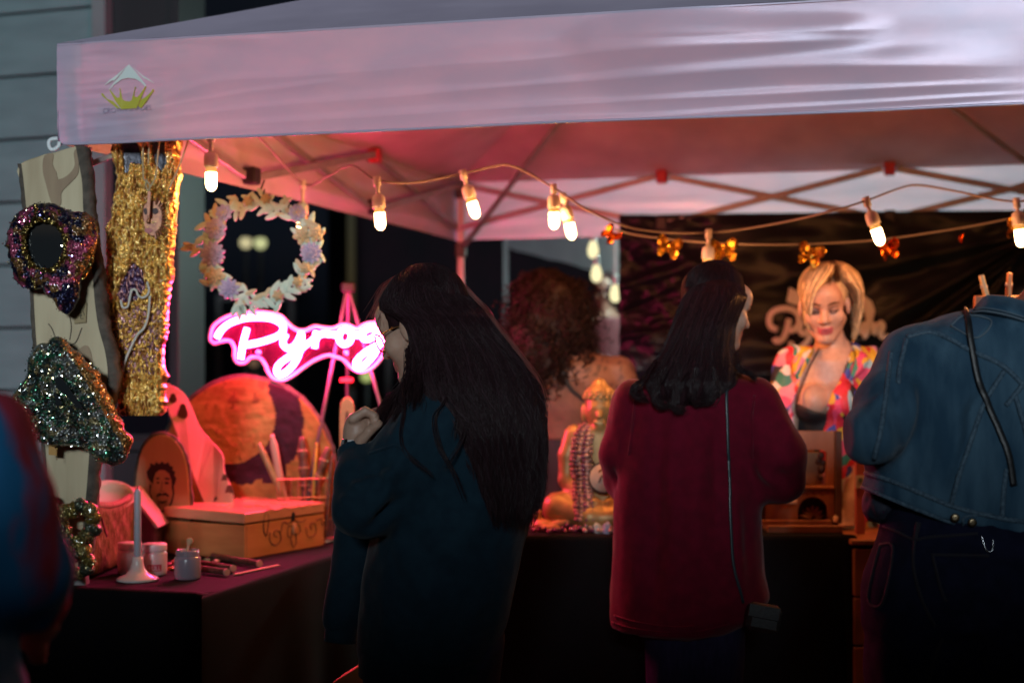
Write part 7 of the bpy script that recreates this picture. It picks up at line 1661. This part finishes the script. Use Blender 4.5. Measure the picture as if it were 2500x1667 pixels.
# ---------------------------------------------------------------- curly haired woman with her back turned
m_curly = m_hair('dark_curly_hair', (.012, .005, .005), .6, (.022, .009, .007)); m_tank = M('brown_top', (.12, .050, .032), .7, c2=(.09, .036, .024), ns=30, bump=.2, bs=200); m_skirt = M('dark_skirt', (.012, .008, .018), .8)
YV = 5.45
w5 = thing('person', 'woman with big dark curly hair and a bare tattooed shoulder seen from behind', 'person', P(1360, 1766, YV) * (1, 1, 0))
H5 = Head((1330, 790), 5.57, 12, 8, 0, 1.0)
arr = [P(1512, 905, YV), P(1555, 1010, YV - .02), P(1560, 1120, YV + .1), P(1530, 1130, YV + .3)]; arl = [P(1240, 905, YV), P(1205, 1020, YV), P(1200, 1120, YV + .05), P(1230, 1150, YV + .28)]
b = H5.prims(.05, P(1372, 870, YV)) + [(loft(rows_px([(852, 1335, 1440, YV, .05), (868, 1290, 1482, YV, .075), (890, 1245, 1520, YV, .095), (930, 1232, 1530, YV, .108), (1000, 1248, 1510, YV, .11), (1070, 1262, 1490, YV, .10), (1200, 1245, 1505, YV, .115)], YV, .1)), .03), (chain(arr, [.058, .045, .036, .028]), .03), (chain(arl, [.058, .045, .036, .028]), .03)]
for x in (1320, 1425): b.append((chain([P(x, 1180, YV), P(x, 1480, YV), P(x, 1750, YV), P(x, 1758, YV + .1)], [.10, .065, .042, .036]), .03))
for i in range(4): b.append((chain([P(1525 + i * 5, 1130, YV + .32), P(1522 + i * 5, 1134, YV + .36), P(1520 + i * 5, 1140, YV + .39)], [.010, .009, .008], .003), .006))
tat = lambda v: np.where((np.abs(fbm(v * 22 + 3, 3)) < .09)[:, None] & (uvof(v)[0] > 1400)[:, None] & (uvof(v)[1] < 960)[:, None], (.07, .03, .022), (.18, .08, .048))
sdf_obj(union(b), (-.14, 5.2, 0), (.62, 5.95, 1.76), .009, 'body', m_skin, w5, hz=[(-1, .016), (1.0, .009)], colf=tat)
tk = loft(rows_px([(925, 1290, 1480, YV, .113), (960, 1240, 1508, YV, .12), (1000, 1244, 1512, YV, .122), (1060, 1256, 1496, YV, .115), (1072, 1256, 1496, YV, .115)], YV, .11)); sdf_obj(tk, (-.10, 5.25, 1.02), (.50, 5.65, 1.36), .009, 'top', m_tank, w5, noise=.006, nscale=(10, 10, 8))
mb = MB(); mb.tube(spline(np.array([P(1378, 862, YV - .075), P(1376, 905, YV - .115), P(1392, 945, YV - .125), P(1425, 975, YV - .12)]), 20), .007, 6, flat=.4, ref=(0, 1, 0)); mb.build('halter_strap', m_cami, w5, True)
sk = loft(rows_px([(1066, 1258, 1494, YV, .112), (1110, 1250, 1502, YV, .12), (1200, 1235, 1515, YV, .13), (1400, 1220, 1530, YV, .14), (1600, 1210, 1540, YV, .15)], YV, .13)); sdf_obj(sk, (-.12, 5.2, .2), (.55, 5.7, 1.2), .014, 'skirt', m_skirt, w5, noise=.010, nscale=(12, 12, 3)); shoes([P(1320, 0, YV), P(1425, 0, YV)], w5)
cc0 = P(1338, 775, YV - .02)
blobs = [(ell(P(1340, 745, YV), (.135, .12, .13)), 0), (ell(P(1318, 830, YV - .03), (.125, .10, .12)), .04), (ell(P(1312, 890, YV - .07), (.075, .06, .07)), .04), (ell(P(1395, 800, YV - .02), (.06, .09, .12)), .04)]
fcb = union(blobs); o, v, q = sdf_obj(fcb, P(1200, 960, YV) - (0, .25, 0), P(1480, 630, YV) + (0, .22, 0), .010, 'hair', m_curly, w5, noise=.014, nscale=(24, 24, 24))
gk = np.random.default_rng(5); idx = gk.integers(0, len(v), 900); n_ = vnormals(v, q)[idx]; k = np.linspace(0, 1, 22)[None, :, None]; L_ = gk.uniform(.05, .11, 900)[:, None, None]; ph = gk.uniform(0, 6.28, 900)[:, None, None]; d = norm(n_ * .35 + np.array((0, 0, -1)) + gk.normal(0, .3, n_.shape))[:, None]
x_ = norm(np.cross(d, (0.3, .8, .1))); y_ = np.cross(d, x_); pth = v[idx][:, None] + n_[:, None] * .004 + d * L_ * k + .010 * (np.cos(k * 16 + ph) * x_ + np.sin(k * 16 + ph) * y_) + n_[:, None] * .02 * np.sin(k * 3)
mb = MB(); mb.strands(pth, np.full((900, 22), .0022)); mb.build('hair_strands', m_curly, w5, True)

# ---------------------------------------------------------------- blurred passer-by at the left edge
m_tie = M('tie_dye_cotton', (.012, .17, .40), .85, c2=(.40, .03, .06), ns=3.6, stretch=(2.4, 2.4, .55), lo=.51, hi=.57); m_tiedark = M('dark_cotton', (.012, .010, .022), .85, c2=(.05, .03, .012), ns=6, lo=.5, hi=.6)
YF = 1.98
w6 = thing('person', 'out of focus person in a blue and red patterned top at the left edge', 'person', P(-250, 3285, YF) * (1, 1, 0))
H6 = Head((-150, 640), 2.10, -30, 10, 0, 1.0)
as_ = [P(-30, 1060, YF), P(15, 1230, YF - .02), P(70, 1400, YF + .02), P(95, 1520, YF + .16), P(80, 1560, YF + .26)]
as2 = [P(-420, 1060, YF), P(-470, 1300, YF), P(-460, 1500, YF + .1), P(-400, 1550, YF + .3)]
b = H6.prims(.05, P(-230, 980, YF)) + [(loft(rows_px([(990, -330, -130), (1050, -400, -50), (1200, -400, -60), (1600, -390, -70), (1900, -410, -50)], YF, .09)), .03), (chain(as_, [.05, .042, .036, .028, .024]), .02), (chain(as2, [.05, .042, .034, .026]), .02)]
for x in (-310, -150): b.append((chain([P(x, 1850, YF), P(x, 2500, YF), P(x, 3200, YF), P(x + 20, 3240, YF + .1)], [.09, .06, .042, .036]), .03))
for i in range(4): b.append((chain([P(78 + i * 8, 1565, YF + .28), P(76 + i * 9, 1585, YF + .33), P(78 + i * 9, 1612, YF + .35)], [.011, .010, .008], .003), .006))
sdf_obj(union(b), (-1.08, 1.75, 0), (-.52, 2.42, 1.62), .009, 'body', m_skin, w6, hz=[(-1, .016), (.9, .009)], colf=lambda v: H6.tint(v, (.36, .20, .14), (.36, .13, .12), (.03, .018, .015)))
tp_ = [(loft(rows_px([(965, -300, -160, YF, .06), (985, -370, -80, YF, .09), (1020, -425, -25, YF, .105), (1100, -430, -10, YF, .125), (1250, -425, -15, YF, .13), (1500, -420, 20, YF, .14), (1720, -430, 60, YF, .15)], YF, .13)), 0), (chain(as_[:3], [.062, .062, .060], .02), .03), (chain([as_[2], P(92, 1460, YF + .08)], [.060, .052]), .02), (chain(as2[:3], [.062, .062, .058], .02), .03)]
sdf_obj(union(tp_), (-1.10, 1.74, .84), (-.52, 2.2, 1.36), .009, 'top', m_tie, w6, noise=.008, nscale=(12, 12, 7))
lg = [(chain([P(x, 1800, YF), P(x, 2500, YF), P(x, 3200, YF)], [.11, .085, .07]), .03) for x in (-310, -150)]
sdf_obj(union(lg), (-1.06, 1.78, .02), (-.66, 2.18, .98), .014, 'trousers', m_tiedark, w6); shoes([P(-310, 0, YF), P(-150, 0, YF)], w6)
sdf_obj(union([(ell(H6.w(0, -.03, .04), np.array((.09, .105, .10)), H6.R), 0), (ell(H6.w(0, -.07, -.05), np.array((.09, .06, .12)), H6.R), .03)]), H6.C - .24, H6.C + .2, .012, 'hair', m_dark_hair, w6, noise=.01, nscale=(40, 40, 40))

# ---------------------------------------------------------------- someone far behind; the pink light on them is put into the top's colour
YQ = 8.4
w7 = thing('person', 'distant person with red light tinted into the top, glimpsed beside the edge of the black banner', 'person', P(1482, 1460, YQ) * (1, 1, 0))
m_redlit_top = M('red_lit_top', (.07, .008, .014), .8)
b = Head((1474, 728), 8.3, 170, 5, 0, 1.0).prims(.05, P(1484, 775, YQ)) + [(loft(rows_px([(772, 1455, 1515), (800, 1435, 1535), (900, 1445, 1525), (1010, 1440, 1530)], YQ, .11)), .03)]
for x in (1462, 1508): b.append((chain([P(x, 1000, YQ), P(x, 1440, YQ)], [.09, .05]), .03))
for x, s_ in ((1440, -1), (1530, 1)): b.append((chain([P(x, 795, YQ), P(x + s_ * 14, 890, YQ), P(x, 980, YQ - .1)], [.05, .04, .035]), .03))
sdf_obj(union(b), P(1380, 1462, YQ) - (0, .3, 0), P(1590, 670, YQ) + (0, .3, 0), .016, 'body', m_skin, w7, colf=lambda v: np.tile((.16, .08, .06), (len(v), 1)))
sdf_obj(union([(loft(rows_px([(775, 1450, 1520), (802, 1430, 1540), (900, 1440, 1530), (1015, 1435, 1535)], YQ, .125)), 0)]), P(1400, 1030, YQ) - (0, .2, 0), P(1570, 760, YQ) + (0, .2, 0), .016, 'top', m_redlit_top, w7)
sdf_obj(ell(P(1486, 712, YQ + .02), (.10, .11, .12)), P(1440, 775, YQ) - (0, .2, 0), P(1535, 655, YQ) + (0, .2, 0), .016, 'hair', m_dark_hair, w7)
